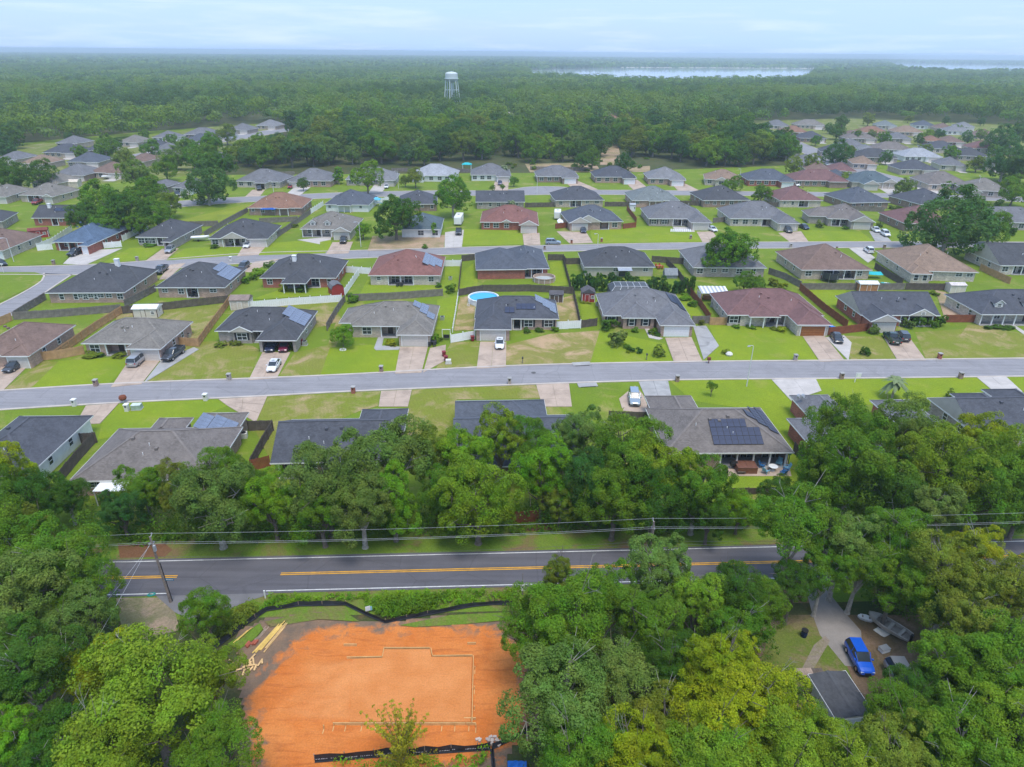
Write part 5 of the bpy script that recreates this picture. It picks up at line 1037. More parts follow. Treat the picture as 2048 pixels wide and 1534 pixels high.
fence('weathered fence along the alley of the slate roofed houses', 'g', [(-73.02, 201.29), (-72.09, 217.12), (-71.4, 242.54)]); fence('weathered fence behind the slate porch gable house', 'g', [(-94.94, 208.54), (-94.96, 224.73), (-94.34, 245.04)]); fence('grey fence behind the dark jeep house', 'g', [(-111.69, 220.61), (-96.52, 223.24)]); fence('grey fence left of the taupe dormered house', 'g', [(-84.28, 227.28), (-72.6, 230.67)])
fence('white vinyl fence left of the blue metal roof', 'v', [(-135.99, 191.97), (-135.89, 199.34), (-139.47, 214.89)]); fence('white vinyl fence across the front of the blue roofed house', 'v', [(-135.32, 190.9), (-132.11, 192.64)]); fence('white vinyl gate right of the blue roofed house', 'v', [(-118.14, 194.17), (-114.02, 195.98)]); fence('white vinyl fence behind the blue shed', 'v', [(-129.23, 217.94), (-121.04, 213.5)]); fence('white vinyl fence running back to the blue shed', 'v', [(-116.99, 202.3), (-117.08, 218.35)])
fence('white vinyl fence by the rust roofed house', 'v', [(-71.4, 242.54), (-70.5, 256.47)]); fence('white vinyl fence beside the blue grey roofed white house', 'v', [(-51.25, 260.92), (-47.89, 266.8)])
fence('red brown fence left of the two gabled house', 'r', [(13.82, 222.73), (18.23, 224.99)]); fence('red brown fence right of the two gabled house', 'r', [(35.99, 223.47), (40.61, 225.75)]); fence('grey fence right of the pale edging house', 'g', [(68.06, 233.29), (73.87, 235.78)]); fence('red brown fence along the path behind the two gabled house', 'r', [(41.57, 253.54), (41.8, 233.14)])
for i, (p, q_) in enumerate(((((4.32, 256.6)), ((15.35, 257.93))), (((34.2, 259.57)), ((43.45, 259.92))), (((62.44, 263.45)), ((71.57, 261.93))), (((89.77, 262.63)), ((99.88, 261.16))))):
    fence(['dark rear fence right of the plain slate gable', 'dark rear fence right of the slate hip roofed tan house', 'dark rear fence right of the sage roof', 'dark rear fence right of the poplar house'][i], 'd', [p, q_], far=True)
fence('long weathered fence behind the white shrubs', 'g', [(124.68, 255.77), (136.19, 253.56)], far=True); fence('long grey fence behind the left far street houses', 'g', [(-111.66, 322.54), (-101.16, 325.86)], far=True); fence('grey fence behind the silver roofed house', 'g', [(-58.27, 336.74), (-50.9, 338.61)], far=True); fence('grey fence below the clearing', 'g', [(7.99, 346.18), (37.2, 344.52)], far=True); fence('grey fence right of the silver roofed house', 'g', [(-29.29, 338.17), (-20.84, 337.08)], far=True)
fence('weathered fence between the white walled house and the solar roof house', 'd', [(-59.73, 75.41), (-60.5, 80.67), (-60.98, 86.08)]); fence('dark fence piece joining the white walled house', 'd', [(-63.93, 85.61), (-60.75, 85.94)]); fence('weathered fence left of the slate roofed house', 'd', [(-36.2, 89.85), (-36.06, 84.63), (-35.83, 79.37)]); fence('short weathered fence at the solar roof corner', 'd', [(-39.9, 89.79), (-36.25, 90.0)]); fence('red brown gate at the slate house rear corner', 'r', [(-35.66, 78.87), (-33.42, 80.03)])
fence('dark fence in front of the grey SUV pad', 'd', [(15.19, 93.79), (18.68, 93.52), (22.05, 93.58)]); fence('brown board fence glimpsed through the trees above the road', 'r', [(0.01, 67.73), (4.07, 68.18)]); fence('brown fence boards between the roadside trees', 'r', [(-9.18, 67.71), (-7.18, 67.93)]); fence('dark fence right of the furnished patio', 'd', [(40.77, 84.81), (41.45, 81.49), (40.47, 74.81)]); fence('low dark rear fence behind the furnished patio', 'd', [(28.13, 74.08), (34.0, 74.39), (40.07, 74.47)], hgt=.6)

# ================================================================ TREES
def leaf_quads(C, Rr, n_per, leaf, q, up=.25, flat=.62):
    """leaf-clump faces spread over small clump spheres"""
    nC = len(C); n = nC*n_per
    ci = np.repeat(np.arange(nC), n_per)
    d = q.normal(size=(n, 3)); d /= np.linalg.norm(d, axis=1)[:, None]
    out_ = C[ci, 3:6]
    flip = (d*out_).sum(1) < -.25; d[flip] *= -1
    rad = Rr[ci]*(1.08-.42*q.random(n)**1.6)
    pos = C[ci, 0:3]+d*rad[:, None]
    nm = d*.6+out_*.3+q.normal(size=(n, 3))*.42+np.array([0, 0, up]); nm /= np.linalg.norm(nm, axis=1)[:, None]
    t = np.cross(nm, q.normal(size=(n, 3))); t /= np.linalg.norm(t, axis=1)[:, None]; s = np.cross(nm, t)
    L = leaf*(.55+.75*q.random(n))[:, None]; w = L*flat
    V = np.stack([pos-t*L*.5, pos+s*w*.5-t*L*.05, pos+t*L*.5, pos-s*w*.5+t*L*.05], 1).reshape(-1, 3)
    return V
def np_mesh(name, V, nq, m):
    me = D.meshes.new(name); nf = len(V)//nq
    me.vertices.add(len(V)); me.vertices.foreach_set('co', V.astype(np.float32).ravel())
    me.loops.add(len(V)); me.loops.foreach_set('vertex_index', np.arange(len(V), dtype=np.int32))
    me.polygons.add(nf); me.polygons.foreach_set('loop_start', np.arange(0, len(V), nq, dtype=np.int32))
    me.materials.append(m); me.update(); me.validate(); return me
def crown(name, seed, nl=16, nclump=14, n_per=110, leaf=.30, Rx=5., Hz=8., z0=7., top=.5, lobe=(.28, .44), open_=.0, shape='round', low=-.8):
    q = np.random.default_rng(seed); lob = []; tries = 0
    while len(lob) < nl and tries < 4000:
        tries += 1
        d = q.normal(size=3); d /= np.linalg.norm(d)
        if d[2] < low: continue
        k = q.uniform(.38, .80) if len(lob) > 2 else q.uniform(.0, .3)
        if shape == 'cone': zz = q.uniform(-.9, .9); rr = (1-(zz+1)/2*.75)*q.uniform(.3, .75); a = q.uniform(0, 6.3); p = np.array([rr*math.cos(a), rr*math.sin(a), zz*.8]); r = q.uniform(.22, .34)
        elif shape == 'flat': p = d*k; p[2] = p[2]*.55+.25*abs(p[2]); r = q.uniform(*lobe)*.85
        else: p = d*k; r = q.uniform(*lobe)
        if all(np.linalg.norm(p-l[:3]) > (.62 if nl < 22 else .5)*min(r, l[3]) for l in lob): lob.append([*p, r])
    lob = np.array(lob); C = []; Rr = []
    for l in lob:
        for _ in range(nclump):
            d = q.normal(size=3); d /= np.linalg.norm(d)
            if d[2] < -.7: d[2] *= -1
            c = l[:3]+d*l[3]*q.uniform(.72, 1.0)
            ds = np.linalg.norm((lob[:, :3]-c)/lob[:, 3:4], axis=1)
            if (ds < .62).any(): continue
            if q.random() < open_: continue
            o = c*np.array([1, 1, 1.]); o = o/max(np.linalg.norm(o), .05)*.5+d*.6; o /= np.linalg.norm(o)
            C.append([*c, *o]); Rr.append(l[3]*q.uniform(.30, .46))
    C = np.array(C); Rr = np.array(Rr); S_ = np.array([Rx, Rx, Hz/2])
    C[:, :3] *= S_; C[:, 2] += z0; Rr = Rr*Rx
    V = leaf_quads(C, Rr, n_per, leaf, q)
    return np_mesh(name, V, 4, LEAF), lob*np.array([Rx, Rx, Hz/2, Rx])+np.array([0, 0, z0, 0])
TWIG = mat('pale_dead_twigs', (.30, .285, .25), .9, .2, .15)
def trunk(name, lob, seed, r=.34, z0=7., bark=None):
    b = MB(); q = random.Random(seed); fork = z0*.42
    b.cyl((0, 0, -.1), (0, 0, .35), r*1.5, r*1.05, 9).cyl((0, 0, .35), (q.uniform(-.2, .2), q.uniform(-.2, .2), fork), r*1.05, r*.75, 9)
    for l in list(lob)[:12]:
        tip = Vector(l[:3]); mid = Vector((tip.x*.42+q.uniform(-.3, .3), tip.y*.42+q.uniform(-.3, .3), fork+(tip.z-fork)*.55))
        b.cyl((0, 0, fork*q.uniform(.8, 1)), mid, r*.45, r*.28, 6).cyl(mid, tip, r*.28, r*.10, 5)
        for _ in range(2):
            e = tip+Vector((q.gauss(0, 1), q.gauss(0, 1), q.gauss(.3, .6)))*l[3]*.7; b.cyl(mid.lerp(tip, .7), e, r*.13, r*.04, 4)
    b.mi = 1
    for l in q.sample(list(lob), 2):
        o = Vector((l[0], l[1], (l[2]-z0)*.8+.6)).normalized(); c = Vector(l[:3])
        for _ in range(2):
            d = (o+Vector((q.gauss(0, .4), q.gauss(0, .4), q.gauss(0, .3)))).normalized(); e = c+d*l[3]*q.uniform(.9, 1.06); m_ = c+d*l[3]*.6
            b.cyl(c, e, .022, .008, 4)
            for _ in range(2): b.cyl(m_.lerp(e, .5), m_.lerp(e, .5)+(d+Vector((q.gauss(0, .7), q.gauss(0, .7), q.gauss(0, .5)))).normalized()*l[3]*.32, .014, .006, 3)
    return b.mesh(name, bark or BARK, TWIG)
def template(seed, **k):
    c, lob = crown('crown_leaves', seed, **k); return c, trunk('trunk_wood', lob, seed, z0=k.get('z0', 7.), bark=BARKG if seed % 3 == 0 else BARK), k.get('z0', 7.)
BK = dict(leaf=.19, n_per=185)
BIG = [template(11, nl=22, nclump=15, Hz=9.4, z0=6.6, **BK), template(12, nl=26, nclump=14, lobe=(.24, .38), Hz=9.6, z0=6.6, **BK), template(13, nl=18, nclump=16, lobe=(.3, .46), Hz=9.0, z0=6.4, **BK), template(14, nl=24, nclump=14, lobe=(.22, .36), open_=.2, Hz=9.2, z0=6.6, **BK),
       template(15, nl=18, nclump=14, leaf=.19, n_per=180, shape='flat', Hz=8.0, low=-.55), template(16, nl=24, nclump=12, leaf=.19, n_per=170, shape='cone', Hz=11.5, z0=6.8), template(17, nl=23, nclump=14, lobe=(.22, .42), Hz=10.4, z0=6.6, open_=.1, **BK)]
MID = [template(21, nl=28, nclump=12, n_per=62, leaf=.40, Rx=5.6, Hz=10.8, z0=6.0), template(22, nl=32, nclump=11, n_per=58, leaf=.38, Rx=5.6, lobe=(.24, .38), Hz=10.6, z0=6.0), template(23, nl=25, nclump=13, n_per=60, leaf=.42, Rx=5.6, lobe=(.3, .46), Hz=10.4, z0=5.8), template(24, nl=24, nclump=11, n_per=56, leaf=.42, Rx=5.4, shape='cone', Hz=11.5, z0=6.4)]
FAR = [template(31, nl=26, nclump=9, n_per=26, leaf=.72, Rx=5.6, Hz=11, z0=5.8), template(32, nl=28, nclump=8, n_per=26, leaf=.70, Rx=5.6, lobe=(.24, .38), Hz=11, z0=5.8), template(33, nl=22, nclump=10, n_per=26, leaf=.74, Rx=5.6, lobe=(.3, .46), Hz=10.6, z0=5.6)]
SHRUB = [crown('shrub_leaves', 41, nl=10, nclump=10, n_per=50, leaf=.15, Rx=1., Hz=1.7, z0=.72, low=-1)[0], crown('shrub_leaves', 42, nl=9, nclump=9, n_per=46, leaf=.18, Rx=1., Hz=1.7, z0=.72, lobe=(.3, .5), low=-1)[0]]
SHRUBM = [crown('shrub_leaves', 43, nl=8, nclump=7, n_per=22, leaf=.32, Rx=1., Hz=1.7, z0=.72, low=-1)[0]]
CG = dict(mid=(.105, .215, .014), dark=(.060, .142, .014), deep=(.044, .125, .022), lite=(.185, .295, .018), yel=(.255, .310, .010), grey=(.140, .222, .040), olive=(.165, .215, .022), blue=(.072, .158, .038), fresh=(.140, .290, .012))
def jit(c, q, a=.14):
    k = 1+q.uniform(-a, a); return (c[0]*k*(1+q.uniform(-a, a)), c[1]*k, c[2]*k*(1+q.uniform(-a, a)), 1)
def tree(name, px, hc, r, tpl, col, label, cat='tree', group=None, sz=None, k=1.):
    """px: ground-plane point under the crown centre; hc: height of the crown centre; r: crown radius"""
    me, tr, z0 = tpl; q = rng
    root = empty(name, (px[0], px[1], 0), q.uniform(0, 6.28), label, cat, group)
    s = .87*r/5; z = s*(sz or .92)
    c = link('crown', me, root, (0, 0, hc-z0*z), (0, 0, 0), (s, s, z)); c.color = jit(sc(CG[col], k), q, .1)
    link('trunk', tr, root, (0, 0, 0), (0, 0, 0), (s, s, hc/z0)); return root
def shrub(px, r, h, col, label, group=None, big=False, me=None):
    q = rng; me = me or SHRUB[q.randrange(2)]
    o = link('shrub', me, None, (px[0], px[1], 0), (0, 0, q.uniform(0, 6.28)), (r, r, h/1.6)); o.color = jit(CG[col], q); return tag(o, label, 'shrub', group)
# trees in the foreground, below the county road. the pixel point is the crown centre at height hc
for px, hc, r, t, col, lab in [
  ((-27.22, 35.82), 7.5, 7.0, 0, 'lite', 'biggest light green oak at the left of the orange clearing'), ((-33.36, 39.66), 6.5, 4.0, 1, 'yel', 'yellow green oak behind the biggest light green oak'), ((-24.34, 39.5), 6.5, 3.4, 6, 'lite', 'light green tree at the edge of the clearing beside the lumber'),
  ((-29.0, 48.78), 4, 2.9, 2, 'mid', 'round bushy tree between the utility pole and the lumber'), ((-42.79, 49.98), 9, 5.6, 1, 'mid', 'tall green oak left of the utility pole'), ((-42.39, 44.29), 9.5, 5.4, 0, 'grey', 'grey green oak at the left edge below the road'), ((-38.65, 47.16), 8, 3.6, 2, 'mid', 'full green tree just left of the guy wires'),
  ((-36.94, 37.46), 9.5, 4.6, 1, 'dark', 'dark green tree at the left edge under the guy wires'), ((-37.33, 43.48), 7.5, 3.8, 6, 'grey', 'muted green tree below the guy wire anchor'), ((-35.54, 32.64), 8, 3.2, 3, 'fresh', 'vivid green tree at the lower left corner'), ((-32.25, 32.62), 7, 3.9, 1, 'dark', 'shaded dark tree beside the vivid corner tree'), ((-28.13, 30.79), 8, 4.0, 0, 'lite', 'light green tree along the bottom edge left of the clearing'), ((-21.01, 32.32), 7, 3.4, 2, 'mid', 'green tree on the left bottom edge of the clearing'), ((-51.54, 52.78), 9, 5, 2, 'mid', 'green tree cut by the left edge beside the road'), ((-50.94, 56.89), 7, 4, 3, 'olive', 'olive tree at the left edge above the road')]:
    tree('oak_tree', px, hc, r, BIG[t], col, lab)
for px, hc, r, t, col, lab in [
  ((4.55, 51.3), 6.5, 2.6, 5, 'olive', 'pointed olive tree standing in front of the yellow road lines'), ((5.04, 43.0), 9, 5.2, 0, 'mid', 'big green oak right of the electric meter post'), ((1.71, 43.24), 7, 3.2, 2, 'mid', 'green tree at the right edge of the clearing'), ((8.76, 47.05), 8, 4.0, 1, 'mid', 'green oak behind the big one right of the meter post'), ((14.71, 51.84), 7.5, 4.4, 3, 'grey', 'airy grey green tree hiding the yellow road lines'), ((11.53, 43.49), 8, 4.2, 6, 'mid', 'green tree in the middle of the near woods'),
  ((3.95, 35.51), 8.5, 5.6, 1, 'grey', 'round grey green oak at the lower right corner of the clearing'), ((8.05, 37.74), 7.5, 3.8, 2, 'grey', 'grey green tree leaning on the round grey oak'), ((12.69, 40.16), 7, 3.6, 0, 'dark', 'shaded tree in the gap of the near woods'), ((15.71, 38.66), 9, 3.9, 3, 'yel', 'yellow green drooping tree in the near woods'), ((17.13, 47.57), 7, 3.4, 6, 'lite', 'pale feathery tree below the road in the near woods'), ((20.71, 48.35), 7.5, 3.4, 2, 'dark', 'dark ivy covered tree beside the road'), ((19.91, 45.06), 6.5, 3.6, 1, 'mid', 'green tree left of the gravel yard'),
  ((19.14, 41.25), 7, 2.8, 3, 'yel', 'yellow green tree at the edge of the gravel yard'), ((18.41, 36.46), 7.5, 4.8, 0, 'yel', 'big yellow green oak left of the dark shed roof'), ((15.28, 33.91), 8.5, 4.2, 6, 'yel', 'yellow green oak in the lower near woods'), ((11.96, 34.63), 7, 3.8, 1, 'olive', 'olive green tree in the lower near woods'), ((4.59, 31.44), 8, 3.9, 0, 'mid', 'green tree at the bottom edge right of the clearing'), ((8.95, 30.75), 8.5, 4.0, 3, 'yel', 'yellow tinged tree at the bottom edge below the round grey oak'), ((13.47, 30.77), 8, 4.0, 2, 'lite', 'light green tree at the bottom edge, middle of the near woods'), ((18.92, 31.35), 7.5, 4.2, 6, 'lite', 'light green tree at the bottom edge left of the shed'), ((23.84, 31.19), 7, 3.9, 0, 'lite', 'light green tree at the bottom edge under the dark shed'), ((22.7, 35.66), 5.5, 2.4, 2, 'lite', 'small light tree overhanging the left of the dark shed'), ((27.5, 32.01), 8, 4.0, 3, 'olive', 'olive tree at the bottom edge right of the shed'), ((32.1, 32.05), 8, 4.6, 1, 'mid', 'green tree at the bottom right corner'), ((36.78, 33.27), 8, 4.4, 0, 'lite', 'light green tree at the lower right edge'),
  ((35.94, 38.52), 8, 4.8, 1, 'mid', 'big green oak right of the blue car'), ((32.57, 38.1), 6.5, 2.9, 2, 'dark', 'dark tree overhanging the covered car beside the blue car'), ((30.29, 34.54), 6.5, 3.2, 6, 'mid', 'green tree below the covered car'), ((38.85, 38.64), 9, 4.8, 0, 'mid', 'green oak at the right edge beside the boat yard'), ((39.82, 43.86), 8.5, 4.6, 3, 'olive', 'olive flecked tree behind the boat'), ((40.02, 47.91), 6, 3.0, 1, 'dark', 'dark tree just behind the boat stern'), ((44.29, 46.37), 9, 4.4, 6, 'olive', 'yellowish tree at the right edge near the road'), ((41.21, 50.26), 9, 4.8, 3, 'olive', 'olive oak with pale bare twigs by the road'), ((46.42, 53.68), 8, 3.4, 1, 'yel', 'yellow green tree at the far right by the road'), ((37.45, 51.33), 6.5, 3.9, 0, 'mid', 'green oak between the road and the boat'), ((34.83, 53.24), 7, 3.9, 1, 'mid', 'green oak hiding the road above the boat'), ((28.46, 55.63), 10, 5.4, 4, 'mid', 'spreading oak whose tall trunk stands before the road'), ((33.67, 55.06), 8, 4.6, 1, 'grey', 'grey green spreading oak right of the tall trunk'), ((38.54, 54.73), 8, 4.6, 0, 'mid', 'green oak in front of the road beyond the spreading oak'), ((31.19, 52.83), 7, 3.4, 1, 'mid', 'green tree below the spreading oak by the road'), ((29.71, 35.6), 6.5, 3.3, 2, 'mid', 'green tree right of the dark shed roof'), ((24.06, 33.07), 6.5, 3.0, 1, 'lite', 'light green tree against the lower edge of the dark shed'), ((27.83, 51.63), 5.5, 2.7, 2, 'dark', 'dark tree with a thick trunk at the gravel drive'), ((23.51, 48.37), 6, 2.9, 2, 'mid', 'green tree on the left of the gravel drive entrance')]:
    tree('oak_tree', px, hc, r, BIG[t], col, lab)
# the belt of trees between the county road and the nearest back yards
for px, hc, r, t, col, lab in [
  ((-59.06, 67.54), 7, 3.6, 5, 'yel', 'yellowish pointed tree in front of the white walled house'), ((-54.42, 64.59), 5.5, 3.2, 2, 'dark', 'dark bushy tree at the left end of the roadside belt'), ((-52.87, 66.89), 4.6, 2.6, 1, 'dark', 'low dark tree left of the white patio cover'), ((-58.19, 62.06), 7, 4.2, 0, 'mid', 'green tree at the left edge of the roadside belt'),
  ((-44.87, 64.03), 4.6, 2.8, 3, 'deep', 'deep green tree below the white patio cover'), ((-43.66, 67.25), 5.5, 3.1, 1, 'mid', 'green tree overlapping the big grey brown roof'), ((-38.5, 65.51), 7.5, 2.6, 5, 'olive', 'spiky olive tree in front of the big grey brown roof'), ((-33.3, 62.77), 7, 4.7, 1, 'grey', 'large grey green oak below the solar roof'), ((-34.96, 69.73), 6.5, 2.6, 2, 'mid', 'green tree top against the solar roof'), ((-27.52, 64.25), 6, 3.2, 6, 'fresh', 'vivid green narrow tree in the roadside belt'), ((-31.18, 67.74), 5, 2.5, 2, 'mid', 'green tree behind the large grey green oak'),
  ((-21.2, 65.01), 8, 4.4, 0, 'grey', 'tall grey green oak before the slate roofed house'), ((-21.58, 63.11), 5.5, 3.6, 3, 'mid', 'green tree near the road left of the middle'), ((-15.05, 69.41), 9, 5.4, 4, 'grey', 'broad grey oak crown reaching over the slate roof'), ((-16.9, 62.99), 7, 4.0, 1, 'grey', 'grey green oak under the broad crown'), ((-13.5, 64.22), 6.5, 3.4, 5, 'fresh', 'pointed bright tree in the middle of the belt'), ((-10.22, 73.31), 7, 3.2, 6, 'olive', 'olive tree left of the blue grey roof'), ((-5.67, 71.17), 8, 3.6, 1, 'fresh', 'bright green tree in front of the blue grey roof'), ((-1.49, 75.87), 8.5, 3.4, 3, 'lite', 'light green tree top against the blue grey roof'), ((-3.81, 63.86), 6.5, 4.6, 0, 'lite', 'light green full tree above the road in the middle'), ((-8.33, 66.2), 5.5, 2.8, 2, 'mid', 'green tree left of the light green full tree'), ((3.69, 68.19), 7.5, 3.8, 6, 'fresh', 'bright drooping tree beside the brown fence gap'), ((2.38, 75.96), 7, 3.0, 2, 'mid', 'green tree behind the bright drooping tree'), ((9.18, 76.91), 8, 3.4, 1, 'grey', 'grey green tree before the blue grey gable'), ((9.32, 67.66), 6.5, 3.6, 2, 'deep', 'deep green tree right of the brown fence gap'), ((5.79, 66.8), 4.5, 2.6, 3, 'olive', 'low olive tree by the brown fence'), ((13.66, 70.4), 9, 4.6, 0, 'mid', 'tall green oak left of the furnished patio house'), ((17.54, 68.16), 8, 4.2, 1, 'lite', 'light green oak against the patio house roof'), ((11.93, 64.77), 6, 4.0, 6, 'mid', 'green tree above the road, right of middle'), ((16.53, 64.83), 6, 3.8, 2, 'dark', 'dark tree above the right utility pole'), ((21.56, 65.96), 7, 4.0, 1, 'mid', 'green oak at the left corner of the patio lawn'), ((22.86, 64.1), 4.5, 2.6, 3, 'dark', 'dark low tree beside the right utility pole'), ((27.0, 66.06), 3.8, 2.2, 2, 'fresh', 'bright low tree below the patio lawn fence'),
  ((43.15, 77.09), 8.5, 4.3, 0, 'mid', 'tall green oak hiding the satellite dish house'), ((40.55, 68.01), 9, 5.6, 1, 'mid', 'biggest green oak right of the patio lawn'), ((37.28, 68.04), 6.5, 3.4, 2, 'mid', 'green tree at the patio lawn edge'), ((51.17, 76.95), 8.5, 4.4, 6, 'grey', 'grey green oak behind the biggest right oak'), ((44.82, 66.49), 6.5, 4.4, 3, 'dark', 'dark oak above the road at the right'), ((50.87, 68.4), 8.5, 4.8, 0, 'lite', 'light green oak right of the biggest right oak'), ((60.07, 74.9), 8, 4.0, 1, 'yel', 'yellow green oak against the slate roof at the right edge'), ((59.51, 68.53), 8.5, 4.6, 2, 'lite', 'light green oak at the right edge above the road'), ((54.54, 66.41), 7, 4.4, 6, 'mid', 'green oak above the road near the right edge'), ((46.23, 62.63), 6.5, 3.6, 3, 'grey', 'pale grey green flowering tree beside the power lines'), ((59.43, 65.4), 6, 3.6, 0, 'dark', 'dark tree at the right edge behind the power lines'), ((33.08, 69.75), 3.4, 2.2, 2, 'dark', 'low dark tree under the patio lawn')]:
    tree('oak_tree', px, hc*.93, r*1.28, BIG[t], col, lab, sz=1.08)
# spindly young tree in front of the clearing
def sapling(px, h, label):
    root = empty('young_tree', (px[0], px[1], 0), 0, label, 'tree'); q = random.Random(9); qn = np.random.default_rng(9); b = MB(); C = []; Rr = []
    b.cyl((0, 0, 0), (0, 0, h*.45), .09, .06, 7)
    for i in range(30):
        a = i*2.4; e = q.uniform(.12, .6); L = h*q.uniform(.45, .72); p = Vector((0, 0, h*q.uniform(.12, .45))); d = Vector((math.cos(a)*math.sin(e), math.sin(a)*math.sin(e), math.cos(e))); t = p+d*L
        b.cyl(p, t, .035, .008, 4)
        for k in range(9):
            f = .2+.8*k/8; c = p.lerp(t, f); C.append([c.x+q.gauss(0, .05), c.y+q.gauss(0, .05), c.z, d.x, d.y, d.z]); Rr.append(.13+.16*(1-f))
    for i in range(110): C.append([q.gauss(0, 1.1), q.gauss(0, .8), q.uniform(.1, 1.3), 0, 0, 1]); Rr.append(.3)
    c = link('crown', np_mesh('young_leaves', leaf_quads(np.array(C), np.array(Rr), 20, .15, qn), 4, LEAF), root); c.color = (.32, .30, .02, 1); b.build('trunk', BARK, root)
sapling((-8.44, 35.74), 7.0, 'spindly yellow green young tree in front of the orange clearing')
# undergrowth that fills the belt under the crowns: nobody could count it
def undergrowth(name, poly, n, r, h, cols, seed, leaf=.24, per=40):
    q = np.random.default_rng(seed); xs = [p[0] for p in poly]; ys = [p[1] for p in poly]; C = []; Rr = []
    while len(C) < n:
        p = (q.uniform(min(xs), max(xs)), q.uniform(min(ys), max(ys)))
        if not inside(p, poly): continue
        rr = r*q.uniform(.5, 1.2); z = q.uniform(.1, h)
        C.append([p[0], p[1], z, *(np.array([q.normal()*.4, q.normal()*.4, 1])/1.2)]); Rr.append(rr)
    me = np_mesh(name, leaf_quads(np.array(C), np.array(Rr), per, leaf, q), 4, LEAF); o = link(name, me); o.color = (*CG[cols], 1); o['label'] = 'low tangled undergrowth beneath the roadside trees'; return tag(o, kind='stuff')
undergrowth('undergrowth', [(-55.82, 71.87), (-34.8, 72.14), (-10.21, 70.34), (-0.76, 70.46), (11.36, 71.67), (30.28, 70.86), (68.3, 74.62), (64.31, 68.74), (28.96, 66.63), (6.5, 65.78), (-13.16, 64.89), (-35.26, 63.7), (-50.4, 63.52)], 760, .8, 2.2, 'dark', 51)
undergrowth('undergrowth', [(-53.15, 67.26), (-32.95, 67.02), (-1.35, 68.41), (29.79, 69.31), (66.43, 71.86), (64.31, 68.74), (29.08, 67.02), (-1.3, 65.69), (-31.79, 63.83), (-50.35, 63.43)], 420, 1.1, 2.8, 'mid', 60)
undergrowth('undergrowth', [(-46.22, 64.48), (-1.32, 66.64), (29.39, 68.0), (29.14, 67.21), (-1.29, 65.5), (-45.43, 62.95)], 200, .5, .7, 'mid', 52)
undergrowth('roadside_weeds', [(-25.35, 54.77), (-13.85, 55.34), (0.5, 55.94), (1.02, 54.4), (-2.13, 54.36), (-7.78, 53.23), (-12.48, 51.94), (-16.82, 54.35), (-21.99, 54.08), (-25.71, 52.7)], 260, .35, .5, 'fresh', 53, .18, 36)
undergrowth('roadside_weeds', [(-14.56, 53.52), (-11.64, 54.77), (-6.35, 54.68), (-8.28, 53.09), (-12.23, 51.94)], 110, .55, .9, 'mid', 54, .2, 40)
undergrowth('roadside_weeds', [(-29.67, 52.31), (-26.53, 53.6), (-25.71, 52.7), (-27.9, 49.03), (-28.76, 48.7)], 90, .5, .6, 'olive', 55, .2, 36)
undergrowth('undergrowth', [(-62.21, 62.04), (-45.63, 62.24), (-37.33, 48.31), (-32.7, 47.74), (-23.66, 40.17), (-21.09, 33.19), (-42.92, 33.02)], 420, .8, 1.6, 'dark', 56)
undergrowth('undergrowth', [(-0.55, 53.67), (26.31, 58.08), (27.56, 52.22), (25.22, 48.31), (26.97, 40.62), (26.46, 33.57), (0.48, 33.36), (0.07, 37.56), (3.52, 40.41), (1.43, 46.28)], 520, .8, 1.6, 'dark', 57)
undergrowth('undergrowth', [(37.0, 57.41), (61.27, 60.92), (44.01, 33.71), (29.58, 33.59), (36.68, 41.71), (41.72, 51.03), (36.56, 54.06)], 420, .8, 1.6, 'dark', 58)
undergrowth('roadside_weeds', [(-15.18, 35.68), (-11.29, 36.36), (-4.83, 36.81), (-1.58, 37.28), (-1.28, 34.14), (-14.56, 33.24)], 90, .5, .6, 'fresh', 59, .2, 40)

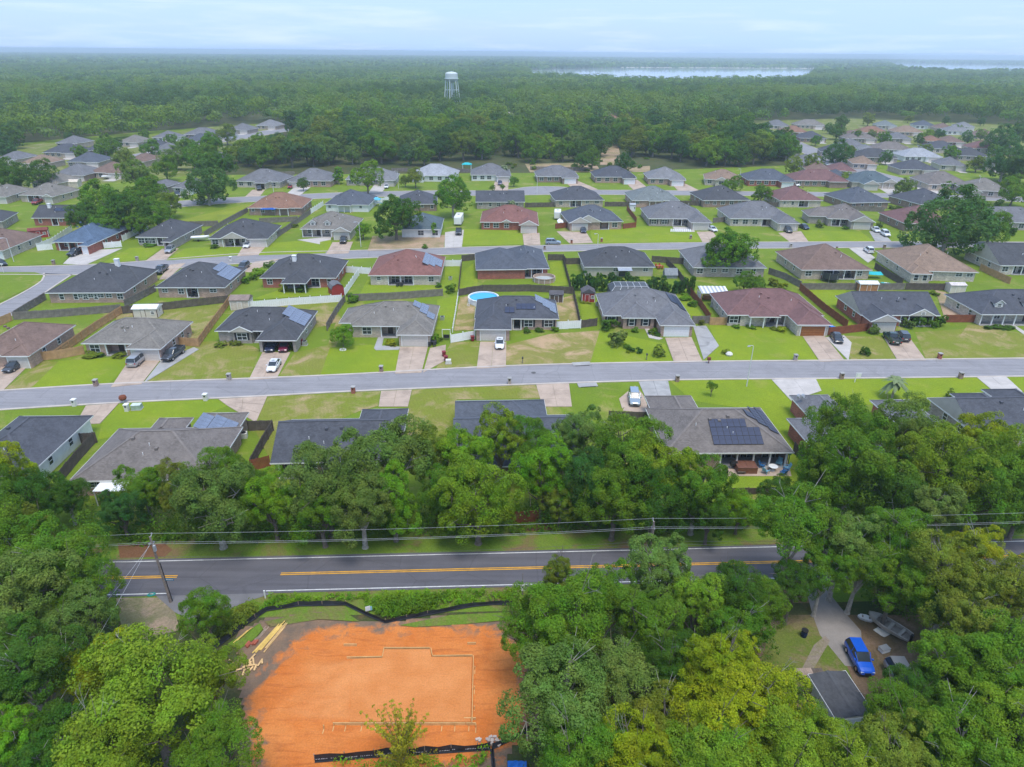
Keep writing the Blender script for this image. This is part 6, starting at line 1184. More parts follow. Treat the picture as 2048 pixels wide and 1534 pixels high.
# trees standing in the neighbourhood
for px, hc, r, t, col, lab in [
  ((-32.9, 122.97), 2.6, 2.3, 2, 'fresh', 'small round tree on the lawn ringed by pale stones'), ((-35.62, 206.62), 7, 7.2, 1, 'dark', 'broad dark oak in the bare front yard'), ((-20.89, 238.76), 8.5, 6.2, 0, 'mid', 'round dark tree right of the steep slate roof'), ((-58.33, 279.48), 8, 5.6, 2, 'lite', 'light green street tree in the far row'), ((-112.58, 256.4), 8, 8.0, 0, 'blue', 'large round blue green tree at the end of the far street'), ((55.14, 172.84), 6.2, 6.6, 1, 'mid', 'broad oak in the yard of the grey purple house'), ((123.33, 193.64), 9.5, 10.5, 0, 'blue', 'biggest oak of the neighbourhood, right of centre by the street'), ((145.33, 207.51), 5.5, 5.2, 2, 'mid', 'round green tree right of the biggest neighbourhood oak'), ((150.33, 225.26), 7, 4.5, 1, 'blue', 'blue green tree behind the biggest neighbourhood oak'),
  ((-133.53, 223.71), 8, 6.6, 0, 'mid', 'left big crown of the dense clump behind the blue roof'), ((-119.14, 211.18), 7.5, 6.4, 1, 'dark', 'middle dark crown of the dense clump behind the blue roof'), ((-125.52, 237.1), 8, 5.8, 2, 'mid', 'rear crown of the dense clump near the red shrub'), ((-130.71, 209.23), 6, 5.0, 1, 'dark', 'low left crown of the dense clump beside the red brick house'), ((-122.39, 206.28), 5.5, 4.6, 2, 'mid', 'front crown of the dense clump above the blue roof'), ((-113.28, 217.3), 5.5, 5.0, 0, 'mid', 'right crown of the dense clump beside the meadow'), ((-114.26, 207.67), 4.5, 4.0, 1, 'mid', 'low crown of the dense clump above the blue shed'), ((-116.66, 233.09), 5, 4.4, 2, 'olive', 'lighter crown at the right end of the dense clump'),
  ((-196.54, 275.99), 7.5, 6.5, 0, 'dark', 'dark tree at the left edge above the left houses'), ((-190.82, 283.22), 7, 5.5, 2, 'dark', 'dark round tree right of the left edge tree'), ((-211.62, 371.88), 7, 5.6, 0, 'mid', 'tall tree beside the tan walled house'), ((-151.45, 281.9), 7.5, 6.5, 1, 'grey', 'grey green tree right of the brown solar roof'), ((-150.81, 306.1), 6.5, 5.4, 2, 'mid', 'green tree behind the dense clump'), ((-152.25, 337.51), 6.5, 5.6, 0, 'mid', 'green tree above the large blue green tree'), ((-122.95, 296.53), 8.5, 6.0, 1, 'dark', 'dark tree behind the large blue green tree'), ((-172.6, 432.9), 7, 6.0, 2, 'olive', 'pale tree in front of the grey roof by the lane'), ((-140.06, 269.28), 4.5, 3.6, 0, 'olive', 'reddish olive small tree left of the white garage house'), ((-171.84, 374.44), 6.5, 5.0, 1, 'mid', 'green tree below the low blue roof'), ((-186.71, 367.3), 6.5, 4.8, 2, 'mid', 'green tree right of the tan walled house'), ((-161.49, 336.98), 6.5, 5.0, 0, 'grey', 'grey green tree among the left lane roofs'), ((-178.33, 326.01), 6.5, 5.0, 1, 'olive', 'olive tree among the left lane roofs'),
  ((-75.34, 302.45), 4.5, 3.2, 3, 'fresh', 'pointed green tree right of the red car house'), ((-86.2, 286.12), 3, 2.4, 2, 'dark', 'small dark tree in front of the red car house'), ((0.18, 299.75), 2.6, 2.0, 2, 'mid', 'small round tree right of the dark car on the far street'), ((38.37, 348.09), 7, 4.2, 1, 'mid', 'green tree left of the clearing path'), ((33.05, 341.96), 5, 3.6, 2, 'dark', 'dark tree behind the slate roof at the clearing'), ((53.16, 343.05), 5, 4.2, 0, 'deep', 'deep green tree right of the clearing path'), ((84.22, 279.93), 3.2, 2.8, 3, 'mid', 'green poplar right behind the slate brown brick house'), ((91.75, 292.97), 3.4, 3.4, 2, 'mid', 'round tree beside the pinkish tan roof'), ((96.4, 270.75), 3.4, 3.8, 1, 'mid', 'green tree between two back yards of the far street'), ((147.88, 313.2), 2.8, 2.6, 2, 'lite', 'light young tree by the long maroon roof'), ((160.97, 288.93), 2.8, 4.2, 1, 'grey', 'grey green low tree below the teal slate house'), ((171.5, 379.31), 5.2, 6.8, 0, 'deep', 'dark round tree in the middle of the right subdivision'), ((218.0, 488.8), 5.5, 5.4, 2, 'dark', 'dark round tree right of the red brown roof'), ((255.5, 567.5), 5, 5.4, 1, 'dark', 'dark tree against the woods above the red brown roof'), ((273.4, 479.7), 4, 4.6, 2, 'lite', 'light green tree among the tan roofs'), ((287.4, 489.8), 4, 3.8, 1, 'deep', 'dark tree right of the light tree among the tan roofs'), ((223.29, 323.33), 9, 8.6, 0, 'blue', 'blue green tree mass at the right edge below the tan roof'), ((223.75, 311.2), 9, 8.0, 1, 'blue', 'blue green tree cut by the right edge, upper'), ((190.94, 266.58), 6, 5.6, 2, 'mid', 'green tree at the right edge beside the far street'), ((281.9, 419.2), 9, 8, 0, 'blue', 'tall tree at the right end of the woods'), ((309.0, 442.5), 9, 8, 1, 'blue', 'tall blue green tree cut by the right edge at the woods'),
  ((-24.47, 210.61), 3, 1.7, 3, 'fresh', 'narrow bright tree in front of the teal roofed house'), ((55.64, 158.12), 3.2, 2.4, 2, 'mid', 'green tree under the broad oak beside the carport'), ((58.12, 156.31), 2.8, 2.2, 1, 'mid', 'small green tree right of the carport'), ((33.47, 102.48), 2.2, .8, 2, 'mid', 'young staked tree on the near lawn of the street'), ((175.85, 250.98), 3, 2.6, 3, 'dark', 'dark pointed tree behind the right grey roof'), ((-8.6, 286.11), 2, 1.3, 2, 'mid', 'left of two small round trees by the far street'), ((-4.55, 288.59), 2, 1.2, 1, 'mid', 'right of two small round trees by the far street'), ((-45.76, 206.61), 3, 2.6, 1, 'fresh', 'bright bushy tree left of the bare oak yard'), ((-41.22, 294.37), 5, 3.5, 2, 'olive', 'olive tree left of the silver roofed house'), ((-45.83, 296.45), 3, 2.4, 1, 'olive', 'small olive tree by the silver roofed house')]:
    tree('garden_tree', px, hc*.95, r*1.1, MID[t], col, lab)

NEARBY = {'right': ('in the far right subdivision', GR), 'left': ('in the far left lane', GL)}
PTS = {'right': [(160.0, 431.0), (189.5, 452.2), (225.9, 475.8), (244.5, 494.2), (235.9, 460.3), (259.0, 461.7), (227.12, 396.4), (240.59, 393.24), (290.7, 463.8), (314.8, 487.3), (193.2, 410.8), (227.2, 524.6), (285.9, 588.5), (333.7, 618.4), (356.6, 602.6), (381.6, 596.2), (323.6, 531.5), (194.55, 372.35), (275.4, 411.3), (227.71, 349.28), (144.68, 345.2), (132.09, 334.17)], 'left': [(-261.97, 369.36), (-225.41, 371.38), (-208.93, 365.02), (-223.9, 403.4), (-199.5, 418.3), (-183.7, 433.6), (-146.05, 330.93), (-210.69, 292.25), (-161.97, 337.66), (-231.5, 451.0), (-273.9, 442.9)]}
SEENL = set()
for side, pts in PTS.items():
    hs = [(o.location.copy(), o['label']) for o in S.objects if o.get('group') == NEARBY[side][1]]
    for i, p in enumerate(pts):
        hl = min(hs, key=lambda h: (h[0].x-p[0])**2+(h[0].y-p[1])**2)[1].split(',')[0]; c = rng.choice(['mid', 'dark', 'blue', 'olive', 'grey', 'mid']); r = rng.uniform(3.2, 5.4)
        w = (('round', 'broad', 'bushy', 'small')[i % 4]+' '+dict(mid='green', dark='dark green', blue='blue green', olive='olive', grey='grey green')[c]+' tree by the '+hl).split()
        lb = ' '.join(w[:15]); lb = lb if lb not in SEENL else 'second '+lb; SEENL.add(lb)
        tree('garden_tree', p, r*.95, r, FAR[i % 3], c, lb, 'tree', 'garden trees '+NEARBY[side][0])

# ---------------------------------------------------------------- the woods
FRONT = [(-308.15, 338.01), (-262.26, 362.12), (-253.65, 366.17), (-291.9, 431.6), (-249.7, 449.8), (-247.3, 490.4), (-222.1, 548.0), (-208.2, 573.3), (-168.9, 560.1), (-117.69, 381.13), (-155.42, 350.71), (-147.52, 329.39), (-112.52, 340.14), (-81.93, 354.52), (-42.3, 358.26), (-17.81, 375.39), (-4.72, 383.58), (13.68, 369.86), (40.58, 378.56), (55.4, 448.8), (64.8, 449.4), (60.7, 379.65), (86.58, 388.63), (92.24, 350.41), (114.8, 359.68), (141.15, 369.56), (155.6, 398.37), (167.2, 455.9), (160.7, 526.5), (209.7, 621.7), (259.5, 640.2), (305.3, 664.4), (365.3, 649.4), (404.6, 606.5), (478.5, 564.2)]
def woods_poly(dmax): return FRONT+[(dmax*.9, dmax), (-dmax*.9, dmax)]
GLADE = [(71.4, 623.9), (80.8, 597.3), (-127.2, 563.5), (-105.6, 647.9), (-288.4, 601.8), (123.2, 638.1), (-8.6, 690.3), (-211.3, 659.5), (229.6, 713.4)]
WATERP = [[tuple(v.co[:2]) for v in o.data.vertices] for o in S.objects if o.name.startswith('bay_water')]
def scatter(d0, d1, step, seed):
    q = np.random.default_rng(seed); poly = woods_poly(9000); o = []
    half = .80
    ny = int((d1-d0)/step)
    for j in range(ny):
        y = d0+(j+.5)*step; w = y*half+60; n = int(2*w/step)
        xs = -w+(np.arange(n)+.5)*step+q.uniform(-.42, .42, n)*step; ys = y+q.uniform(-.42, .42, n)*step
        for x, yy in zip(xs, ys):
            if yy < 1100 and not inside((x, yy), poly): continue
            if yy > 1200 and any(inside((x, yy), wp) for wp in WATERP): continue
            if any(abs(x-h[0]) < 13 and -34 < yy-h[1] < 10 for h in GLADE): continue
            o.append((x, yy))
    return o
near = sorted(scatter(255, 1000, 12.5, 61), key=lambda p: math.hypot(*p))
q = random.Random(8)
WCOL = ['mid', 'mid', 'mid', 'blue', 'dark', 'deep', 'grey', 'lite', 'olive']
LOOK = dict(mid='plain green', blue='blue green', dark='dark green', deep='deep green', grey='grey green', lite='light green', olive='olive')
ANCH = [(-200, 'beyond the left edge houses'), (120, 'behind the slate roofed fence house'), (255, 'behind the tan walled lane house'), (400, 'behind the tall grey roofed lane house'), (520, 'behind the black truck house'), (618, 'behind the red car house'), (740, 'behind the light green street tree'), (866, 'behind the silver roofed house'), (980, 'behind the blue tarp house'), (1115, 'behind the clipped hedge house'), (1230, 'behind the clearing path'), (1335, 'behind the ash grey clearing house'), (1446, 'behind the pinkish tan house'), (1545, 'behind the navy far street house'), (1640, 'beyond the red brown hill roof'), (1760, 'beyond the sage roof'), (1880, 'beyond the white gabled far roof'), (2010, 'beyond the right edge tan gable')]
ORD = ['first', 'second', 'third', 'fourth', 'fifth', 'sixth', 'seventh', 'eighth', 'ninth', 'tenth', 'eleventh', 'twelfth', 'thirteenth', 'fourteenth', 'fifteenth', 'sixteenth', 'seventeenth', 'eighteenth', 'nineteenth', 'twentieth']
def nth(n): return ORD[n] if n < 20 else ('twenty '+ORD[n-20] if n < 29 else 'thirtieth')
seen = {}
def column(x, y):
    px = 1024+1365*x/(y*cp+CAM_H*sp); return min(ANCH, key=lambda a: abs(a[0]-px))[1]
for i, (x, y) in enumerate(near[:298]):
    r = q.uniform(5.2, 9.0); t = q.choice(MID[:3] if i < 150 else FAR); c = q.choice(WCOL); a = column(x, y); n = seen[a, c] = seen.get((a, c), -1)+1
    tree('forest_tree', (x, y), r*q.uniform(.8, 1.05), r, t, c, '%s %s tree back into the woods %s' % (nth(n), LOOK[c], a), 'tree', 'trees along the front of the woods', k=.9)
def mass(name, pts, nq, leaf, rmin, rmax, hmin, hmax, seed, label):
    """a far-off wood as one mesh: every tree an uneven dome of leaf-clump faces, grouped by tone"""
    q = np.random.default_rng(seed); P = np.array(pts); sn = np.sin(P[:, 0]/47+1.3*np.sin(P[:, 1]/61))+np.sin(P[:, 1]/83-P[:, 0]/110)+q.normal(0, 1.0, len(P)); k = np.digitize(sn, (-1.3, -.45, .35, 1.2))
    for tone, col in enumerate(('dark', 'blue', 'mid', 'grey', 'lite')):
        A = P[k == tone]
        if not len(A): continue
        n = len(A); r = q.uniform(rmin, rmax, n); h = q.uniform(hmin, hmax, n)
        d = q.normal(size=(n, nq, 3)); d /= np.linalg.norm(d, axis=2)[..., None]; d[..., 2] = np.where(d[..., 2] < -.55, -d[..., 2], d[..., 2])
        nl = 5; lc = q.normal(size=(n, nl, 3)); lc /= np.linalg.norm(lc, axis=2)[..., None]; lc[..., 2] = np.abs(lc[..., 2])
        li = q.integers(0, nl, (n, nq)); ctr = np.take_along_axis(lc, li[..., None].repeat(3, 2), 1)*.50
        unit = ctr+d*.52*(.85+.25*q.random((n, nq, 1)))
        pos = np.zeros((n, nq, 3)); pos[..., 0] = A[:, None, 0]+unit[..., 0]*r[:, None]; pos[..., 1] = A[:, None, 1]+unit[..., 1]*r[:, None]
        pos[..., 2] = h[:, None]*.42+unit[..., 2]*h[:, None]*.56
        pos = pos.reshape(-1, 3); N_ = n*nq
        nm = (d*1.0+unit*.5+np.array([0, 0, .1])).reshape(-1, 3)+q.normal(size=(N_, 3))*.1; nm /= np.linalg.norm(nm, axis=1)[:, None]
        t = np.cross(nm, q.normal(size=(N_, 3))); t /= np.linalg.norm(t, axis=1)[:, None]; s = np.cross(nm, t)
        L = (leaf*(.6+.8*q.random(N_)))[:, None]
        V = np.stack([pos-t*L*.5, pos+s*L*.38, pos+t*L*.5, pos-s*L*.38], 1).reshape(-1, 3)
        o = link(name, np_mesh(name, V, 4, LEAF)); o.color = (*sc(CG[col], (.66, .80, .95, .92, .72)[tone]), 1); o['label'] = label; tag(o, kind='stuff')
mass('far_woods', near[298:], 270, 1.4, 6.0, 11.5, 8, 22, 71, 'unbroken mass of tree crowns in the far-off woods')
mass('far_woods', scatter(1000, 2300, 16, 62), 40, 3.1, 8, 14, 8, 16, 72, 'unbroken mass of tree crowns in the far-off woods')
mass('distant_woods', scatter(2300, 7000, 40, 63), 12, 13, 20, 32, 9, 18, 73, 'distant hazy woods towards the horizon')

GW = 'roofs glimpsed in the woods'
for p, rf, lab in zip(GLADE, ('tan', 'rust', 'grey', 'ash', 'grey', 'browngrey', 'taupe', 'ash', 'grey'), ('tan roof glimpsed in the woods above the clearing path', 'rust roof glimpsed in the woods beside the tan one', 'grey roof glimpsed among trunks left of the water tower', 'pale roof glimpsed in the woods below the water tower', 'grey roof glimpsed in the far left woods', 'brown grey roof in the woods right of the clearing path', 'taupe roof glimpsed in the woods right of the water tower', 'pale roof in the woods above the black truck house', 'grey roof in the woods above the hill street')):
    far_house(lab, ((p[0]-8, p[1]), (p[0]+8, p[1]+1)), 0, rf, 'sand', GW)
# water tower, partly behind the woods
T = empty('water_tower', (*(-57.7, 685.6), 0), .3, 'pale water tower on legs rising above the woods', 'water tower')
WT = mat('tower_paint', (.56, .62, .60), .5, .4, .08, .2, .04); TH = 31.2; TR = 5.7
prof = [(.3, TH-5.2), (2.4, TH-4.9), (TR*.75, TH-3.9), (TR*.97, TH-2.5), (TR, TH-1.6), (TR, TH+2.3), (TR*.93, TH+3.0), (TR*.6, TH+3.7), (1.0, TH+4.1), (0, TH+4.15)]
MB().lathe(prof, 28).build('tank', WT, T)
MB().lathe([(TR, TH-1.9), (TR+.8, TH-1.9), (TR+.8, TH-1.65), (TR, TH-1.65)], 28).build('walkway', WT, T)
for i in range(6):
    a = i*math.pi/3; MB().cyl((math.cos(a)*8.2, math.sin(a)*8.2, 0), (math.cos(a)*TR*.95, math.sin(a)*TR*.95, TH-2.0), .5, .42, 8).build('leg', WT, T)
MB().cyl((0, 0, 0), (0, 0, TH-4.9), .9, .9, 10).build('riser', WT, T)
for z in (TH*.32, TH*.64):
    b = MB(); rr = 8.2+(TR*.95-8.2)*z/(TH-2.0)
    for i in range(6): b.cyl((math.cos(i*math.pi/3)*rr, math.sin(i*math.pi/3)*rr, z), (math.cos((i+1)*math.pi/3)*rr, math.sin((i+1)*math.pi/3)*rr, z), .18, k=5)
    b.build('brace', WT, T)
for i, (px, s) in enumerate(sorted((((350.2, 3381.0), 26), ((378.2, 3331.1), 18), ((429.7, 3480.9), 30), ((444.7, 3299.3), 20), ((232.5, 3152.6), 22), ((142.0, 3008.4), 20), ((508.2, 3387.2), 18), ((1230.7, 3031.5), 22), ((1234.7, 2944.2), 18), ((1374.0, 3082.3), 24), ((3098.9, 6365.5), 30), ((3850.5, 6185.3), 26), ((3827.9, 5897.2), 22), ((-101.6, 3124.1), 20)), key=lambda a: a[0][0]/a[0][1])):
    r = empty('shore_building', (px[0], px[1], 0), 0, nth(i)+' small white building from the left on the far shore of the bay', 'building', 'small buildings on the far shore'); h = s*.6
    MB().box(-s/2, -s*.3, 0, s/2, s*.3, h*.6).build('wall', WHITE, r); b = MB(); hip_faces(b, -s/2-1, -s*.3-1, s/2+1, s*.3+1, h*.6+.2); b.build('roof', shingle('shingle_grey', RC['grey']), r)

# ================================================================ VEHICLES
def loft(st, ring):
    """st: stations along x; ring(station) -> list of (y, z)"""
    b = MB(); n = None
    for i, s in enumerate(st):
        r = ring(s); n = len(r); b.v += [(s[0], y, z) for y, z in r]
        if i:
            for k in range(n):
                j = (k+1) % n; a = (i-1)*n; b.f.append((a+k, a+j, a+n+j, a+n+k)); b.m.append(0)
    b.f.append(tuple(range(n-1, -1, -1))); b.f.append(tuple((len(st)-1)*n+k for k in range(n))); b.m += [0, 0]
    return b
def body_ring(s):      # x, bottom, top, half width
    x, zb, zt, h = s
    return [(-h*.86, zb), (-h*.97, zb+.10), (-h, zb+(zt-zb)*.45), (-h*.985, zb+(zt-zb)*.75), (-h*.90, zt-.02), (-h*.5, zt+.025), (0, zt+.035), (h*.5, zt+.025), (h*.90, zt-.02), (h*.985, zb+(zt-zb)*.75), (h, zb+(zt-zb)*.45), (h*.97, zb+.10), (h*.86, zb)]
def cab_ring(s):       # x, bottom, top, half width low, half width high
    x, zb, zt, h, g = s; return [(-h, zb), (-g, zt-.05), (-g*.86, zt), (0, zt+.02), (g*.86, zt), (g, zt-.05), (h, zb)]
SPEC = {
 'sedan': dict(L=4.7, body=[(-2.35,.38,.72,.70),(-2.28,.26,.86,.82),(-1.8,.22,.96,.89),(-1.0,.22,.98,.91),(.4,.22,.95,.91),(1.0,.22,.90,.90),(1.75,.22,.80,.87),(2.2,.26,.70,.80),(2.36,.34,.58,.66)],
   cab=[(-1.75,.93,.96,.78,.74),(-1.05,.93,1.38,.80,.63),(-.2,.93,1.45,.81,.64),(.35,.93,1.40,.81,.63),(1.15,.88,.92,.78,.72)], roof=(-1.0,.36,1.40,.60), wb=(-1.38,1.42), r=.32),
 'suv': dict(L=4.7, body=[(-2.32,.45,.95,.76),(-2.28,.32,1.05,.86),(-1.6,.28,1.10,.92),(-.6,.28,1.10,.93),(.5,.28,1.08,.93),(1.1,.28,1.03,.92),(1.8,.28,.95,.89),(2.22,.32,.82,.82),(2.34,.42,.70,.70)],
   cab=[(-2.26,1.05,1.10,.82,.78),(-2.0,1.05,1.62,.84,.68),(-.8,1.05,1.72,.85,.69),(.2,1.05,1.68,.85,.68),(1.05,1.0,1.06,.82,.76)], roof=(-1.95,.22,1.69,.65), wb=(-1.38,1.40), r=.36),
 'van': dict(L=5.1, body=[(-2.5,.42,.95,.82),(-2.46,.28,1.05,.92),(-1.6,.25,1.10,.98),(-.4,.25,1.10,.98),(.8,.25,1.06,.98),(1.5,.25,.98,.95),(2.1,.26,.86,.90),(2.48,.32,.72,.80),(2.56,.40,.62,.68)],
   cab=[(-2.44,1.05,1.12,.88,.84),(-2.25,1.05,1.66,.90,.76),(-.8,1.05,1.76,.91,.76),(.6,1.05,1.70,.91,.74),(1.75,.94,1.0,.86,.80)], roof=(-2.18,.62,1.73,.72), wb=(-1.5,1.55), r=.34),
 'pickup': dict(L=5.7, body=[(-2.85,.55,1.02,.88),(-2.80,.45,1.06,.94),(-1.6,.42,1.06,.97),(-.75,.42,1.08,.97),(.6,.42,1.10,.97),(1.2,.42,1.10,.96),(2.1,.42,1.05,.95),(2.70,.45,.96,.88),(2.84,.52,.84,.78)],
   cab=[(-.80,1.06,1.12,.84,.80),(-.62,1.06,1.72,.86,.70),(.1,1.06,1.80,.86,.70),(.55,1.06,1.76,.86,.69),(1.32,1.04,1.10,.84,.78)], roof=(-.58,.56,1.77,.66), wb=(-1.75,1.75), r=.40, bed=(-2.72,-.86)),
}
PAINT = dict(white=paint('car_white', (.74, .75, .76)), black=paint('car_black', (.018, .019, .022)), dgrey=paint('car_dark_grey', (.05, .055, .065)), silver=paint('car_silver', (.42, .43, .45), .3, .5), green=paint('car_dark_green', (.016, .045, .038)), navy=paint('car_navy', (.025, .035, .075)), blue=paint('car_bright_blue', (.012, .10, .55)), red=paint('car_red', (.30, .02, .025)), maroon=paint('car_maroon', (.16, .02, .05)), purple=paint('car_purple', (.05, .03, .10)), pale=paint('car_pale_blue', (.33, .40, .45), .3, .4))
LAMPW = mat('headlight_glass', (.75, .78, .8), .15, .6, .04); LAMPR = mat('tail_lamp', (.35, .015, .015), .25, .5, .05)
CM = {}
def car_meshes(kind):
    if kind in CM: return CM[kind]
    s = SPEC[kind]; W_ = PAINT['white']; o = {}
    bb = loft(s['body'], body_ring); o['body'] = bb.mesh('car_body', W_)
    o['windows'] = loft(s['cab'], cab_ring).mesh('car_windows', GLASS)
    x0, x1, z, h = s['roof']; rb = MB(); rb.box(x0, -h, z, x1, h, z+.05)
    c = s['cab']
    for sy in (-1, 1):       # pillars
        for i, j in ((0, 1), (3, 4)):
            a, d = c[i], c[j]; rb.cyl((a[0], sy*a[3]*.985 if a[2]-a[1] > .2 else sy*a[4]*.99, a[2]-.03), (d[0], sy*(d[4]*.96), d[2]-.03), .05, .05, 5)
        rb.cyl((c[2][0]*.6, sy*c[2][3]*1.0, c[2][1]), (c[2][0]*.6, sy*c[2][4]*1.0, c[2][2]-.06), .05, .04, 5)
    o['roof_panel'] = rb.mesh('car_roof', W_)
    r = s['r']; t = MB(); t.lathe([(r*.6, -.10), (r*.93, -.10), (r, -.06), (r, .06), (r*.93, .10), (r*.6, .10)], 18)
    o['tyre'] = t.mesh('tyre', RUBBER); m = MB(); m.cyl((0, 0, -.07), (0, 0, .095), r*.62, r*.58, 14); o['rim'] = m.mesh('rim', CHROME)
    L2 = s['body'][-1][0]; hw = s['body'][-2][3]; zt = s['body'][-2][2]
    hl = MB(); hl.box(L2-.28, -.18, zt-.20, L2-.03, .14, zt-.06); o['headlight'] = hl.mesh('headlight', LAMPW); o['hy'] = hw*.74
    R0 = s['body'][0][0]; zr = s['body'][1][2]; tl = MB(); tl.box(R0-.01, -.13, zr-.30, R0+.12, .13, zr-.07); o['taillight'] = tl.mesh('taillight', LAMPR); o['ty'] = s['body'][1][3]*.80
    mr = MB(); mr.box(-.1, -.09, 0, .1, .09, .14); o['mirror'] = mr.mesh('mirror', W_)
    gr = MB(); gr.box(L2-.12, -hw*.42, s['body'][-1][1]+.02, L2+.015, hw*.42, s['body'][-1][2]-.04); o['grille'] = gr.mesh('grille', BLACK)
    lp = MB(); lp.box(R0-.02, -.26, zr-.36, R0+.05, .26, zr-.22); o['number_plate'] = lp.mesh('number_plate', OFFW)
    if 'bed' in s:
        b = MB(); x0, x1 = s['bed']; h = .80; z = s['body'][2][2]+.045
        b.box(x0, -h, z-.03, x1, h, z); o['bed_floor'] = b.mesh('bed_floor', BLACK)
        b = MB(); 
        for y in (-.93, .85): b.box(x0-.06, y, z-.04, x1, y+.08, z+.22)
        b.box(x0-.1, -.93, z-.04, x0, .93, z+.22); o['bed_rail'] = b.mesh('bed_rail', W_)
    CM[kind] = o; return o
def car(kind, rear, front, col, label, group=None):
    """rear, front: ground points below the two ends (only direction and middle are used)"""
    a, c = Vector(rear), Vector(front); d = c-a; m = (a+c)/2; me = car_meshes(kind); s = SPEC[kind]
    r = empty('parked_car' if kind != 'pickup' else 'pickup_truck', (m.x, m.y, .10), math.atan2(d.y, d.x), label, 'pickup truck' if kind == 'pickup' else ('van' if kind == 'van' else 'car'), group)
    P = PAINT[col]
    def put(n, par=r, own=False, **k):
        o = link(n, me[n], par, **k)
        if own: o.material_slots[0].link = 'OBJECT'; o.material_slots[0].material = P
        return o
    put('body', own=True); put('windows'); put('roof_panel', own=True)
    for x in s['wb']:
        for y in (-1, 1):
            t = put('tyre', loc=(x, y*(s['body'][3][3]-.08), s['r']), rot=(math.pi/2*-y, 0, 0)); put('rim', t)
    for y in (-1, 1):
        put('headlight', loc=(0, y*me['hy'], 0)); put('taillight', loc=(0, y*me['ty'], 0)); put('mirror', own=True, loc=(s['cab'][-1][0]-.25, y*(s['body'][4][3]+.06), s['cab'][0][1]+.02))
    put('grille'); put('number_plate')
    if 'bed' in s: put('bed_floor'); put('bed_rail', own=True)
    return r
